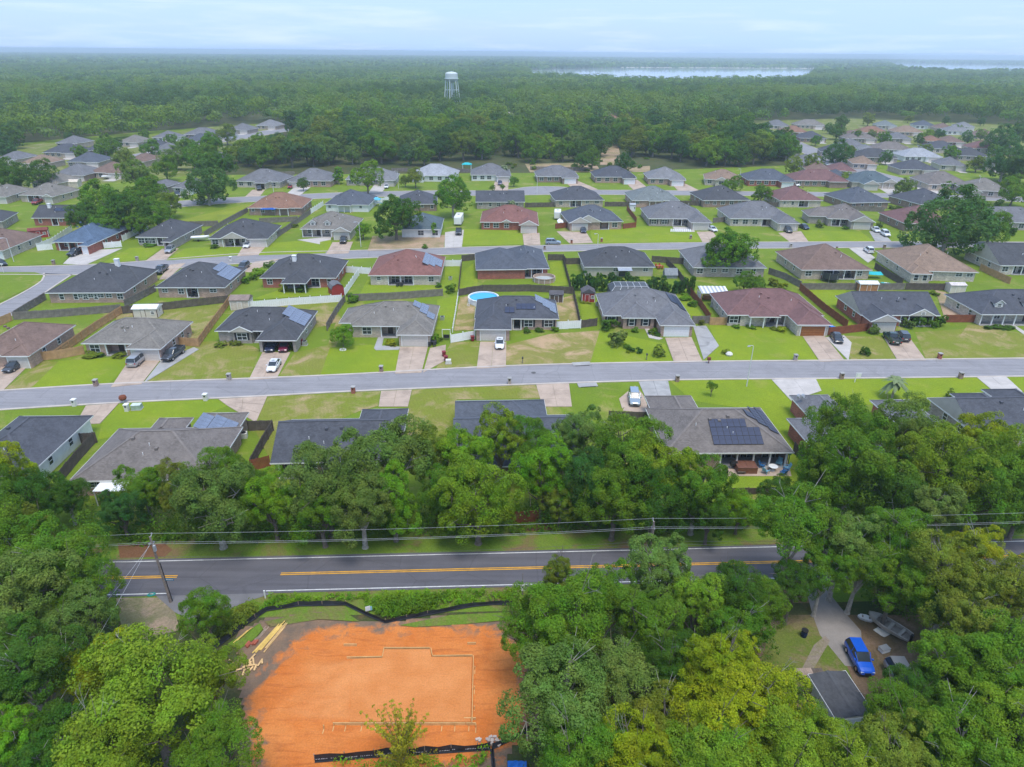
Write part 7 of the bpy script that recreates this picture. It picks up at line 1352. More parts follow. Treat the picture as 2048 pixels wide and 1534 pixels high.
for k, a, b_, c, lab in [
  ('sedan', (-89.3, 113.54), (-89.52, 109.23), 'dgrey', 'dark grey sedan on the leftmost driveway'), ('van', (-68.74, 111.95), (-68.86, 116.66), 'silver', 'silver minivan parked nose in at the grey roofed brick house'), ('pickup', (-63.16, 119.85), (-63.74, 114.25), 'dgrey', 'dark pickup truck on the grey pad beside the silver minivan'), ('sedan', (-43.31, 115.09), (-43.02, 109.88), 'white', 'white sedan on the driveway of the open garage'), ('sedan', (-2.46, 126.36), (-2.46, 121.05), 'white', 'white sedan facing the street below the dark blue roof'),
  ('suv', (20.48, 103.09), (19.99, 97.87), 'pale', 'grey blue SUV on the pad below the street'), ('sedan', (65.94, 131.28), (64.83, 124.63), 'black', 'black silver sedan by the blue wrapped trailer'), ('pickup', (75.89, 123.84), (76.91, 131.79), 'green', 'dark green pickup truck nose in at the gabled house'), ('suv', (78.48, 125.41), (79.85, 132.69), 'dgrey', 'dark SUV right beside the green pickup'),
  ('pickup', (-121.95, 189.68), (-122.42, 184.45), 'black', 'black pickup truck in front of the blue metal roofed house'), ('suv', (-97.78, 194.22), (-97.17, 187.24), 'silver', 'grey jeep like SUV outside its garage on the back street'), ('sedan', (-77.79, 199.96), (-77.55, 194.28), 'white', 'white car in the driveway of the pale gabled house'), ('pickup', (-51.55, 207.41), (-50.42, 199.06), 'black', 'black pickup truck outside the dormered taupe house'), ('pickup', (-91.03, 173.29), (-90.77, 168.85), 'dgrey', 'dark pickup truck behind the corner brick house'), ('suv', (-70.71, 178.03), (-71.04, 171.57), 'dgrey', 'dark SUV beside the pale reflecting panels'),
  ('suv', (10.19, 202.67), (13.8, 202.78), 'pale', 'pale grey hatchback parked along the back street'), ('sedan', (22.67, 223.02), (22.36, 214.23), 'navy', 'dark car in front of the two gabled house'), ('sedan', (63.92, 224.4), (65.43, 218.94), 'white', 'white car beside the grey house with pale edging'), ('suv', (89.14, 224.54), (88.87, 217.03), 'dgrey', 'dark car outside the white walled ash grey house'), ('sedan', (95.9, 227.61), (96.37, 224.08), 'navy', 'dark blue car on the side of the white walled house'), ('sedan', (118.58, 225.52), (117.91, 219.31), 'white', 'first of two white cars lined up, nearer the garage'), ('suv', (118.89, 220.01), (118.23, 213.42), 'white', 'second of two white cars lined up, nearer the street'), ('suv', (103.18, 192.54), (104.32, 200.3), 'white', 'white SUV between the brown and the tan roofed houses'),
  ('sedan', (-46.66, 122.39), (-46.41, 120.42), 'navy', 'dark car inside the open garage'), ('sedan', (-44.14, 122.44), (-43.84, 120.47), 'maroon', 'maroon car inside the open garage'), ('pickup', (-107.24, 294.44), (-102.33, 281.06), 'black', 'black truck before the leftmost far street house'), ('sedan', (-93.99, 297.41), (-92.92, 288.11), 'red', 'red car on a far street driveway'), ('sedan', (-54.51, 301.58), (-52.57, 287.58), 'white', 'white car by the light green street tree'), ('suv', (-6.0, 310.03), (-5.76, 297.69), 'purple', 'dark purple car on a far street driveway'), ('suv', (123.28, 309.49), (123.62, 303.34), 'white', 'white car right of the slate blue far street house'), ('sedan', (197.05, 324.59), (187.72, 320.14), 'white', 'white car beside the long tan grey house'), ('pickup', (-176.86, 258.83), (-175.99, 253.32), 'red', 'red pickup truck before the grey brown left house'), ('sedan', (-192.8, 265.93), (-193.96, 261.96), 'maroon', 'maroon car at the left end of the far street'), ('suv', (-144.26, 190.64), (-143.78, 185.37), 'white', 'white car cut by the left edge'), ('sedan', (-138.83, 178.53), (-133.13, 174.43), 'black', 'black car at the left edge on the back street'),
  ('suv', (-134.48, 277.57), (-129.9, 269.47), 'dgrey', 'dark vehicle before the white garage left of the round tree'), ('sedan', (165.76, 308.88), (160.03, 302.52), 'pale', 'pale blue car by the teal slate house'), ('pickup', (184.0, 475.8), (184.8, 464.9), 'dgrey', 'dark truck along the hill street'), ('sedan', (236.12, 381.72), (234.57, 372.69), 'white', 'white car in the right subdivision by a driveway'), ('sedan', (162.55, 374.2), (162.16, 363.79), 'silver', 'silver car on the hill street'), ('suv', (290.2, 522.5), (290.0, 512.8), 'navy', 'dark blue car among the far tan roofs')]:
    car(k, a, b_, c, lab)
bc_ = car('suv', (33.17, 48.51), (33.07, 45.26), 'blue', 'bright blue crossover car on the gravel yard by the shed'); bc_.scale = (.80, .84, .88)
car('suv', (35.92, 45.57), (35.84, 42.57), 'silver', 'silver car half hidden under the tree beside the blue car')

# boat on the gravel yard
BT = mat('boat_hull', (.42, .38, .33), .5, .4, .15, 1, .1); BI = mat('boat_interior', (.33, .29, .25), .7, .3, .2, 2, .15)
ba, bc = Vector((38.78, 49.86)), Vector((37.05, 52.02)); bd = bc-ba
B_ = empty('motor_boat', (*((ba+bc)/2), .05), math.atan2(bd.y, bd.x), 'weathered tan open motor boat beached on the gravel yard', 'boat')
st = [(-2.7,.30,.92,.86),(-2.0,.22,.95,.98),(-.8,.16,.98,1.04),(.6,.16,1.02,1.0),(1.6,.22,1.08,.80),(2.3,.36,1.14,.45),(2.75,.75,1.18,.06)]
b = MB(); n = 7
for i, (x, zb, zt, h) in enumerate(st):
    b.v += [(x, -h, zt), (x, -h*.86, zb+.30), (x, -h*.3, zb+.05), (x, 0, zb), (x, h*.3, zb+.05), (x, h*.86, zb+.30), (x, h, zt)]
    if i:
        for k in range(6): a = (i-1)*n; b.f.append((a+k, a+k+1, a+n+k+1, a+n+k)); b.m.append(0)
b.f.append(tuple(range(n))); b.m.append(0); B_.scale = (.76, .78, .8); b.build('hull', BT, B_)
b = MB()
for (x, zb, zt, h), (x2, zb2, zt2, h2) in zip(st, st[1:]):
    for s_ in (-1, 1): b.quad((x, s_*h*1.03, zt+.02), (x2, s_*h2*1.03, zt2+.02), (x2, s_*h2*.86, zt2+.03), (x, s_*h*.86, zt+.03))
b.build('gunwale', BT, B_)
b = MB(); b.quad(*[(x, -h*.84, zt-.38) for x, zb, zt, h in st[:5]], *[(x, h*.84, zt-.38) for x, zb, zt, h in reversed(st[:5])]); b.build('deck', BI, B_)
b = MB(); b.quad((1.5, -.72, 1.07), (2.3, -.40, 1.13), (2.72, 0, 1.17), (2.3, .40, 1.13), (1.5, .72, 1.07)); b.build('bow_deck', BT, B_)
for x in (-1.6, -.2): MB().box(x-.18, -.82, .58, x+.18, .82, .92).build('bench_seat', BT, B_)
MB().box(.55, -.4, .6, .95, .1, 1.25).build('console', BI, B_); MB().box(-2.98, -.2, .35, -2.68, .2, 1.35).box(-2.95, -.06, -.03, -2.78, .06, .4).build('outboard_motor', BLACK, B_)
MB().cyl((.72, -.3, 1.3), (.62, -.3, 1.36), .17, .17, 10).build('steering_wheel', BLACK, B_)
C_ = empty('kayak', (*(36.33, 52.35), 0), 2.7, 'small white round bottomed dinghy beside the boat bow', 'dinghy'); st2 = [(-.75,.1,.28,.10),(-.5,.04,.34,.32),(0,.02,.36,.40),(.5,.04,.34,.32),(.75,.1,.28,.10)]
loft(st2, lambda s: [(-s[3]*.7, s[1]), (-s[3], s[2]), (-s[3]*.6, s[2]+.04), (s[3]*.6, s[2]+.04), (s[3], s[2]), (s[3]*.7, s[1])]).build('hull', WHITE, C_); MB().box(-.4, -.2, .375, .4, .2, .39).build('cockpit', BI, C_)
# wooden deck by the shed and small yard things
Dk = empty('wooden_deck', (*(27.94, 45.24), 0), .02, 'weathered plank deck left of the blue car', 'deck')
for i in range(13): MB().box(-1.3+i*.2, -.7, .22+.006*(i % 3), -1.3+i*.2+.185, .7, .27+.006*(i % 3)).build('plank', mat('deck_plank_pale', (.34, .26, .21), .9, .2, .2, 2, .2) if i < 8 else mat('deck_plank_dark', (.13, .105, .09), .9, .2, .2, 2, .2), Dk)
for x in (-1.2, 1.2): MB().box(x-.06, -.6, 0, x+.06, .6, .215).build('joist', WOODD, Dk)
K = empty('barrel', (*(29.13, 50.05), 0), 0, 'small dark blue barrel beside the thick trunk', 'barrel'); MB().lathe([(.0, 0), (.27, 0), (.31, .3), (.31, .55), (.27, .85), (0, .85)], 14).build('barrel_body', mat('blue_plastic', (.01, .02, .07), .4), K); MB().lathe([(.275, .80), (.33, .80), (.33, .88), (.0, .89)], 14).build('lid', BLACK, K)
K = empty('storage_box', (*(36.19, 48.24), 0), .3, 'small white box under the tree by the boat', 'box'); MB().box(-.45, -.3, .1, .45, .3, .5).build('box_body', WHITE, K); MB().box(-.48, -.33, .5, .48, .33, .54).build('lid', METAL, K)
K = empty('tarp_sheet', (*(37.51, 50.85), 0), .5, 'crumpled white sheet on the ground by the boat', 'sheet'); b = MB(); q = random.Random(2); gg = [[(i*.3-.9, j*.3-.6, .05+abs(q.gauss(0, .05))) for i in range(7)] for j in range(5)]
for j in range(4):
    for i in range(6): b.quad(gg[j][i], gg[j][i+1], gg[j+1][i+1], gg[j+1][i])
b.build('sheet_cloth', OFFW, K)
K = empty('blue_tarp', (*(0.48, 36.16), 0), 0, 'bright blue tarp at the bottom edge below the clearing', 'tarp'); b = MB(); gg = [[(i*.22-.6, j*.22-.6, .2+abs(q.gauss(0, .06))) for i in range(8)] for j in range(5)]
for j in range(4):
    for i in range(7): b.quad(gg[j][i], gg[j][i+1], gg[j+1][i+1], gg[j+1][i])
b.build('tarp_cloth', mat('blue_tarp', (.02, .16, .55), .5), K)

# ================================================================ SHEDS, POOLS, YARD THINGS
def shed(px, w, d, h, an, wall, roof, label, ends='gg', ax='x', win=True, pitch=.45, door=None, trim=WHITE, name='shed'):
    r = empty(name, (px[0], px[1], 0), an, label, 'shed'); b = MB(); wb = MB(); hw = (d if ax == 'x' else w)/2
    wb.box(-w/2, -d/2, 0, w/2, d/2, h)
    hip_faces(b, -w/2-.18, -d/2-.18, w/2+.18, d/2+.18, h+.1, 'gg'+ax, pitch)
    H = (hw+.18)*pitch
    if ax == 'y': wb.quad((-w/2, -d/2-.004, h), (w/2, -d/2-.004, h), (0, -d/2-.004, h+hw*pitch+.1))
    else:
        for s in (-1, 1): wb.quad((s*(w/2+.004), -d/2, h), (s*(w/2+.004), d/2, h), (s*(w/2+.004), 0, h+hw*pitch+.1))
    wb.build('wall', wall, r); b.build('roof', roof, r)
    t = MB(); 
    for sx in (-1, 1):
        for sy in (-1, 1): t.box(sx*w/2-.06, sy*d/2-.06, 0, sx*w/2+.06, sy*d/2+.06, h-.01)
    t.build('corner_trim', trim, r)
    dx = -w*.0 if door is None else door; dr = MB(); dr.box(dx-.5, -d/2-.05, .05, dx+.5, -d/2-.005, min(h-.15, 1.95)); dr.build('door', trim, r)
    MB().box(dx-.42, -d/2-.07, .12, dx+.42, -d/2-.052, min(h-.22, 1.88)).build('door_panel', wall, r)
    if win:
        f, p = window_meshes(.6, .6); o = link('window', f, r, (w*.32, -d/2-.01, h*.45)); link('pane', p, o)
        o = link('window', f, r, (w/2+.01, 0, h*.5), (0, 0, math.pi/2)); link('pane', p, o)
    return r
CREAM = mat('cream_metal', (.66, .60, .52), .6, .3, .06); BARN = siding('barn_red', (.36, .035, .03)); RTAN = shingle('shingle_shed_tan', (.26, .20, .17)); ORANGEW = mat('orange_wood', (.42, .20, .09), .8)
shed((-78.69, 139.0), 5.0, 2.9, 2.1, .06, CREAM, mat('white_metal_roof', (.72, .72, .72), .45), 'cream metal shed with brown trimmed door and white roof', 'gg', 'x', True, .3, -.4, mat('brown_trim', (.12, .06, .04), .6))
shed((-60.44, 144.55), 4.0, 3.0, 2.3, .06, mat('tan_shed_wall', (.60, .52, .44), .7), RTAN, 'tan wooden shed with brown grey roof beside the white fence', 'gg', 'x', False)
def barn(px, an, label):
    r = empty('shed', (px[0], px[1], 0), an, label, 'shed'); w, d = 2.9, 3.4
    pr = [(-w/2, 0), (-w/2, 1.7), (-w*.36, 2.5), (0, 2.95), (w*.36, 2.5), (w/2, 1.7), (w/2, 0)]
    b = MB(); 
    for y in (-d/2, d/2): b.quad(*[(x, y, z) for x, z in pr])
    b.quad((-w/2, -d/2, 0), (-w/2, d/2, 0), (-w/2, d/2, 1.7), (-w/2, -d/2, 1.7)); b.quad((w/2, -d/2, 0), (w/2, d/2, 0), (w/2, d/2, 1.7), (w/2, -d/2, 1.7)); b.build('wall', BARN, r)
    rb = MB()
    for (x0, z0), (x1, z1) in zip(pr[1:5], pr[2:6]): rb.quad((x0*1.06, -d/2-.1, z0+.03), (x1*1.06, -d/2-.1, z1+.03), (x1*1.06, d/2+.1, z1+.03), (x0*1.06, d/2+.1, z0+.03)); rb.quad((x0*1.06, -d/2-.1, z0+.10), (x1*1.06, -d/2-.1, z1+.10), (x1*1.06, d/2+.1, z1+.10), (x0*1.06, d/2+.1, z0+.10))
    rb.build('roof', shingle('shingle_grey', RC['grey']), r); MB().box(-.6, -d/2-.05, .05, .6, -d/2-.01, 1.9).build('door', BARN, r)
barn((-41.81, 154.82), .5, 'red barn shed with a rounded grey roof')
shed((10.07, 150.99), 3.0, 2.4, 1.9, 0, mat('brown_shed', (.12, .085, .07), .8), shingle('shingle_shed_dark', (.10, .095, .10)), 'low dark brown shed behind the dark curved fence', 'gg', 'x', False)
shed((17.44, 151.52), 2.9, 3.0, 2.3, 0, BARN, shingle('shingle_shed_dark', (.10, .095, .10)), 'red shed with white trim and dark gable roof by the cypress hedge', 'gg', 'y', True, .55, -.3)
shed((-144.78, 206.94), 5.0, 2.4, 2.2, .45, BARN, shingle('shingle_red_shed', (.20, .06, .05)), 'red shed with white framed windows at the left', 'gg', 'x', True); shed((-118.39, 212.93), 3.9, 2.6, 2.3, .3, siding('blue_siding', (.02, .13, .32)), shingle('shingle_brown_shed', (.20, .12, .09)), 'bright blue shed with white trim and brown roof', 'gg', 'x', True)
shed((86.43, 160.64), 4.4, 2.6, 2.0, 0, ORANGEW, mat('white_metal_roof', (.72, .72, .72), .45), 'orange walled shed with white metal roof behind the slate roof', 'gg', 'x', False, .3); shed((107.97, 160.4), 3.6, 2.4, 1.9, 0, CREAM, mat('pinkish_roof', (.62, .55, .52), .5), 'low shed with pale pinkish roof behind the dormered house', 'gg', 'x', False, .3)
shed((43.33, 251.86), 1.9, 1.8, 2.3, 0, WHITE, METAL, 'small white shed between back fences', 'gg', 'x', True); shed((-184.47, 291.05), 7.0, 3.4, 2.2, .15, mat('tan_shed_wall', (.60, .52, .44), .7), mat('cream_roof', (.62, .54, .44), .6), 'long shed with cream roof above the left houses', 'gg', 'x', False)
# white striped carport
Cp = empty('carport', (*(46.72, 152.58), 0), 0, 'open carport with a white striped metal roof', 'carport'); cw, cd_ = 6.4, 4.0
for i in range(14):
    x = -cw/2+cw*i/14; b = MB(); h0, h1 = 2.25+.05*(i % 2), 2.75+.05*(i % 2); dx = cw/14-.01
    b.quad((x, -cd_/2, h0), (x+dx, -cd_/2, h0), (x+dx, cd_/2, h1), (x, cd_/2, h1)); b.quad((x, -cd_/2, h0-.05), (x, cd_/2, h1-.05), (x+dx, cd_/2, h1-.05), (x+dx, -cd_/2, h0-.05)); b.quad((x, -cd_/2, h0-.05), (x+dx, -cd_/2, h0-.05), (x+dx, -cd_/2, h0), (x, -cd_/2, h0))
    b.build('roof_sheet', WHITE if i % 2 else mat('silver_roof_sheet', (.52, .53, .54), .4, .5, .1, 1, .05, 9, .4), Cp)
for x in (-cw/2+.1, -.5, cw/2-.1):
    for y in (-cd_/2+.15, cd_/2-.15): MB().box(x-.07, y-.07, 0, x+.07, y+.07, 2.2 if y < 0 else 2.68).build('post', ORANGEW, Cp)
b = MB()
for i in range(16): b.box(-cw/2-.02, -cd_/2+.2+i*.23, .4, -cw/2+.02, -cd_/2+.25+i*.23, 2.1)
for i in range(6): b.box(-cw/2-.025, -cd_/2+.2, .45+i*.3, -cw/2+.025, cd_/2-.2, .5+i*.3)
b.build('lattice', WHITE, Cp); MB().box(-1.8, .2, 0, 2.6, 1.6, .9).build('workbench', ORANGEW, Cp)
# pools
POOLW = mat('pool_water', (.02, .38, .62), .08, .6, .1, .6, .05); PBLUE = mat('pool_wall', (.72, .74, .76), .5)
def pool(px, rx, ry, h, water, wallm, label, lvl=.85):
    r = empty('round_pool', (px[0], px[1], 0), 0, label, 'pool')
    w = MB().lathe([(1, 0), (1, h), (1.05, h), (1.05, h+.06), (.95, h+.06), (.95, .05)], 36).build('pool_wall', wallm, r); w.scale = (rx, ry, 1)
    if water is not None: o = MB().prism([(math.cos(i*math.pi/18)*.948, math.sin(i*math.pi/18)*.948) for i in range(36)], .03, h*lvl).build('pool_water', water, r); o.scale = (rx, ry, 1)
    for i in range(12): a = i*math.pi/6; MB().box(math.cos(a)*rx*1.03-.05, math.sin(a)*ry*1.03-.05, 0, math.cos(a)*rx*1.03+.05, math.sin(a)*ry*1.03+.05, h-.01).build('pool_post', WHITE, r)
    return r
pool((-6.73, 149.89), 3.4, 3.6, 1.3, POOLW, PBLUE, 'round above ground pool with bright blue water'); pool((7.88, 166.32), 2.7, 2.7, 1.2, mat('pool_liner', (.42, .46, .46), .5), mat('rusty_pool_wall', (.42, .30, .23), .6), 'round drained pool with a rusty tan wall', .45); pool((-199.21, 307.64), 4.6, 3.4, 1.1, POOLW, PBLUE, 'round blue pool far off at the left')
L_ = empty('pool_ladder', (*(-9.68, 147.07), 0), .8, 'white ladder deck at the left rim of the blue pool', 'pool ladder')
for y in (-.3, .3): MB().cyl((-.6, y, 0), (0, y, 1.9), .04, k=6).cyl((0, y, 1.9), (.5, y, 1.2), .04, k=6).build('rail', WHITE, L_)
for k in range(4): MB().box(-.5+k*.13, -.28, .3+k*.38, -.42+k*.13, .28, .36+k*.38).build('rung', WHITE, L_)
# screened pool enclosure
Se = empty('pool_enclosure', (*(27.36, 153.2), 0), 0, 'dark screened pool enclosure behind the bright white garage house', 'enclosure'); sw, sdp, sh = 9.6, 6.0, 2.4
SCR = mat('dark_screen', (.075, .085, .095), .6, .3, .2); FRM = mat('white_frame', (.62, .64, .66), .4)
pf = [(-sdp/2, sh), (-sdp/2+1.3, sh+1.1), (sdp/2-1.3, sh+1.1), (sdp/2, sh)]; b = MB()
xs_ = lambda y, z: sw/2-(1.1 if z > sh+.5 else 0)
for (y0, z0), (y1, z1) in zip(pf, pf[1:]): b.quad((-xs_(y0, z0), y0, z0), (xs_(y0, z0), y0, z0), (xs_(y1, z1), y1, z1), (-xs_(y1, z1), y1, z1))
for s in (-1, 1): b.quad(*[(s*xs_(y, z), y, z) for y, z in pf]); b.quad((s*sw/2, -sdp/2, 0), (s*sw/2, sdp/2, 0), (s*sw/2, sdp/2, sh), (s*sw/2, -sdp/2, sh))
b.quad((-sw/2, -sdp/2, 0), (sw/2, -sdp/2, 0), (sw/2, -sdp/2, sh), (-sw/2, -sdp/2, sh)); b.quad((-sw/2, sdp/2, 0), (sw/2, sdp/2, 0), (sw/2, sdp/2, sh), (-sw/2, sdp/2, sh)); b.build('screen', SCR, Se)
for i in range(6):
    f = MB(); t_ = i/5*2-1
    P = [(t_*xs_(y, z), y, z+.03) for y, z in pf]; f.tube(P, .045, 5).cyl((P[0][0], P[0][1]-.02, 0), P[0], .045, k=5).build('frame_rib', FRM, Se)
f = MB()
for y, z in pf: f.cyl((-xs_(y, z), y, z+.035), (xs_(y, z), y, z+.035), .045, k=5)
f.build('frame_rail', FRM, Se)
# tents, shade cloths, trampoline, playthings
TQ = mat('turquoise_cloth', (.02, .42, .45), .6)
r = empty('shade_sail', (*(92.15, 171.07), 0), 0, 'large turquoise shade cloth on poles behind the brown roofed house', 'shade cloth'); b = MB(); 
for i in range(6): x0, x1 = -3.2+i*1.05, -3.2+(i+1)*1.05; z = lambda x: 2.1-.25*math.sin((x+3.2)/6.3*math.pi)-.10*(x+3.2); b.quad((x0, -.9, z(x0)-.4), (x1, -.9, z(x1)-.4), (x1, .9, z(x1)), (x0, .9, z(x0)))
b.build('cloth', TQ, r)
for x in (-3.1, 3.0): MB().cyl((x, .9, 0), (x, .9, 2.2 if x < 0 else 1.6), .04, k=6).build('pole', METAL, r)
r = empty('garden_umbrella', (*(77.25, 170.68), 0), 0, 'turquoise square garden umbrella tilted by the brown roofed house', 'umbrella'); MB().quad((-.9, -.7, 1.7), (.9, -.7, 1.7), (.8, .5, 2.7), (-.8, .5, 2.7)).build('canopy', TQ, r); MB().cyl((0, .2, 0), (0, .1, 2.3), .03, k=6).build('pole', METAL, r)
r = empty('trampoline', (*(80.74, 168.2), 0), 0, 'dark round trampoline with net behind the brown roofed house', 'trampoline'); MB().lathe([(1.9, .8), (2.05, .8), (2.05, .86), (1.5, .87), (0, .85)], 22).build('jump_mat', BLACK, r); MB().lathe([(1.95, .87), (1.95, 2.5)], 22).build('safety_net', mat('black_net', (.05, .055, .06), .8), r)
for i in range(6): a = i*math.pi/3; MB().cyl((math.cos(a)*2.02, math.sin(a)*2.02, 0), (math.cos(a)*2.02, math.sin(a)*2.02, 2.6), .035, k=5).build('pole', METAL, r)
r = empty('paddle_board', (*(94.3, 166.46), 0), -.3, 'turquoise and white paddle board lying on the grass', 'paddle board'); loft([(-1.3,.05,.15,.05),(-.9,.03,.18,.35),(0,.03,.2,.42),(.9,.03,.18,.35),(1.3,.05,.15,.05)], lambda s: [(-s[3]*.8, s[1]), (-s[3], (s[1]+s[2])/2), (-s[3]*.8, s[2]), (s[3]*.8, s[2]), (s[3], (s[1]+s[2])/2), (s[3]*.8, s[1])]).build('board_body', TQ, r); MB().box(-.5, -.2, .2, .5, .2, .212).build('deck_pad', WHITE, r)
r = empty('tarp_tent', (*(40.56, 170.58), 0), 0, 'grey peaked tarp tent behind the cypress hedge', 'tent'); b = MB(); hip_faces(b, -1.7, -1.5, 1.7, 1.5, .9, 'ggx', 1.0); b.build('tent_cloth', mat('grey_tarp', (.22, .24, .25), .7), r); MB().box(-1.6, -1.4, 0, 1.6, 1.4, .75).build('tent_side', mat('grey_tarp', (.22, .24, .25), .7), r)
r = empty('canopy_tent', (*(-85.18, 240.4), 0), 0, 'bright blue canopy in the yard of the rust roofed house', 'canopy'); b = MB(); hip_faces(b, -2.6, -1.8, 2.6, 1.8, 2.3, 'hhx', .35); b.build('canopy_cloth', mat('blue_canopy', (.015, .09, .36), .6), r)
for x in (-2.4, 2.4):
    for y in (-1.6, 1.6): MB().cyl((x, y, 0), (x, y, 2.2), .05, k=5).build('pole', METAL, r)
r = empty('play_set', (*(-50.77, 257.23), 0), 0, 'light blue and white play set by the white fence', 'play set'); MB().box(-1.2, -1, 1.2, 1.2, 1, 1.35).build('platform', WHITE, r); b = MB(); hip_faces(b, -1.5, -1.3, 1.5, 1.3, 2.5, 'hhx', .6); b.build('roof', mat('sky_blue', (.10, .45, .62), .6), r)
for x in (-1.1, 1.1):
    for y in (-.9, .9): MB().cyl((x, y, 0), (x, y, 2.4), .07, k=5).build('post', WHITE, r)
MB().quad((1.2, -.4, 1.3), (1.2, .4, 1.3), (3.4, .4, .1), (3.4, -.4, .1)).build('slide', mat('sky_blue', (.10, .45, .62), .6), r)
r = empty('play_set', (*(-22.55, 341.55), 0), 0, 'turquoise play tower behind the far street roofs', 'play set'); b = MB(); hip_faces(b, -2.4, -1.6, 2.4, 1.6, 3.2, 'hhx', .5); b.build('roof', TQ, r)
for x in (-2, 2):
    for y in (-1.2, 1.2): MB().cyl((x, y, 0), (x, y, 3.1), .1, k=5).build('post', WHITE, r)
r = empty('garden_umbrella', (*(157.18, 265.22), 0), 0, 'red round garden umbrella behind the dark blue roof', 'umbrella'); MB().lathe([(2.0, 2.1), (1.2, 2.5), (0, 2.9)], 8).build('canopy', mat('red_cloth', (.40, .02, .05), .7), r); MB().cyl((0, 0, 0), (0, 0, 2.9), .04, k=6).build('pole', METAL, r)
# boats and trailers in driveways
def trailer(px, an, L, w, h, label, truck=False):
    r = empty('camper_trailer', (px[0], px[1], 0), an, label, 'camper'); loft([(-L/2,.6,h*.9,w*.46),(-L/2+.15,.5,h,w/2),(L/2-.5,.5,h,w/2),(L/2,.7,h*.75,w*.46)], lambda s: [(-s[3], s[1]), (-s[3], s[2]-.12), (-s[3]*.9, s[2]), (s[3]*.9, s[2]), (s[3], s[2]-.12), (s[3], s[1])]).build('trailer_body', WHITE, r)
    for y in (-1, 1):
        t = MB(); t.cyl((-.2, y*w*.5, .33), (-.2, y*(w*.5-.18), .33), .33, k=12); t.build('wheel', RUBBER, r)
        f, p = window_meshes(.9, .5); o = link('window', f, r, (.6, y*(w/2+.01), 1.4), (0, 0, 0 if y < 0 else math.pi)); link('pane', p, o)
    MB().box(L/2, -.06, .45, L/2+1.0, .06, .55).build('tow_bar', BLACK, r); MB().box(-.4, -.35, h-.02, .4, .35, h+.18).build('roof_vent', METAL, r)
trailer((-18.22, 229.56), 1.52, 7.5, 2.4, 3.0, 'tall white camper trailer beside the teal roofed house'); trailer((15.36, 238.4), 1.5, 5.2, 2.3, 2.9, 'white camper trailer in the side yard of the two gabled house')
car('pickup', (-17.44, 218.93), (-17.02, 211.03), 'black', 'black truck parked in front of the tall white camper')
def skiff(px, an, label, col=WHITE):
    r = empty('covered_boat', (px[0], px[1], .45), an, label, 'boat'); loft([(-2.6,.25,.85,.85),(-1,.1,.95,1.0),(.8,.1,1.0,.95),(2,.35,1.05,.5),(2.7,.85,1.1,.05)], lambda s: [(-s[3]*.5, s[1]), (-s[3], s[2]-.25), (-s[3], s[2]), (0, s[2]+.22), (s[3], s[2]), (s[3], s[2]-.25), (s[3]*.5, s[1])]).build('hull', col, r)
    for y in (-.7, .7): MB().cyl((-.5, y, -.15), (-.5, y*1.25, -.15), .3, k=10).build('trailer_wheel', RUBBER, r)
    MB().box(-2, -.06, -.2, 3.4, .06, -.05).build('trailer_frame', METAL, r)
skiff((-94.14, 203.62), .1, 'white boat on a trailer right of the jeep house'); skiff((15.64, 228.51), 1.6, 'white boat on a trailer before the camper of the two gabled house'); skiff((-179.38, 311.18), .2, 'white boat in front of the brown solar roof')
r = empty('utility_trailer', (*(66.08, 132.12), .1), 2.0, 'small trailer wrapped in bright blue plastic by the orange garage', 'trailer'); MB().box(-.8, -.6, .3, .8, .6, 1.15).box(-.5, -.4, 1.15, .6, .5, 1.4).build('blue_wrap', mat('blue_plastic_wrap', (.01, .20, .62), .45, .4, .3, 2), r)
for y in (-.65, .65): MB().cyl((0, y, .25), (0, y*1.2, .25), .25, k=10).build('wheel', RUBBER, r)

# patio furniture
PX = lambda a, b: (623.7, -944.4) if False else None
r = empty('hot_tub', (*(32.4, 79.96), .09), 0, 'brown wooden hot tub with a dark cover on the patio', 'hot tub'); MB().box(-1.35, -.95, 0, 1.35, .95, .85).build('tub_cabinet', mat('tub_wood', (.20, .085, .05), .7), r); MB().box(-1.38, -.98, .85, -.01, .98, .95).box(.01, -.98, .85, 1.38, .98, .95).build('cover', mat('tub_cover', (.17, .075, .05), .6), r); MB().box(-1.38, -1.15, .2, -.3, -.97, .4).build('step', WOODD, r)
def adirondack(px, an, m, label, grp='blue patio chairs'):
    r = empty('patio_chair', (px[0], px[1], .09), an, label, 'chair', grp)
    for i in range(4): MB().box(-.30+i*.155, -.28, .34+.02*i*0, -.30+i*.155+.14, .28, .37).build('seat_slat', m, r)
    for i in range(5):
        M = Matrix.Translation((-.30+i*.125, .28, .34)) @ Matrix.Rotation(-.4, 4, 'X'); MB().box(0, 0, 0, .11, .03, .72, M).build('back_slat', m, r)
    for x in (-.40, .34):
        MB().box(x, -.32, .56, x+.08, .40, .59).build('armrest', m, r); MB().box(x+.01, -.30, 0, x+.07, -.24, .56).build('leg', m, r); MB().box(x+.01, .26, 0, x+.07, .32, .56).build('leg', m, r)
CB = mat('blue_chair', (.03, .13, .32), .6); CLB = mat('light_blue_chair', (.20, .42, .55), .6)
for px, an, m, lab in [((34.98, 80.63), 1.0, CB, 'deep blue patio chair left of the white round table'), ((35.01, 79.25), 2.2, CLB, 'pale blue patio chair in front of the white round table'), ((37.52, 81.3), -.6, CLB, 'pale blue patio chair behind the white round table'), ((37.57, 79.28), -2.2, CB, 'deep blue patio chair at the right patio corner'), ((38.16, 80.17), -1.6, CLB, 'pale blue patio chair by the right patio post'), ((37.3, 78.91), -2.6, CB, 'deep blue patio chair at the patio edge right of the table')]: adirondack(px, an, m, lab)
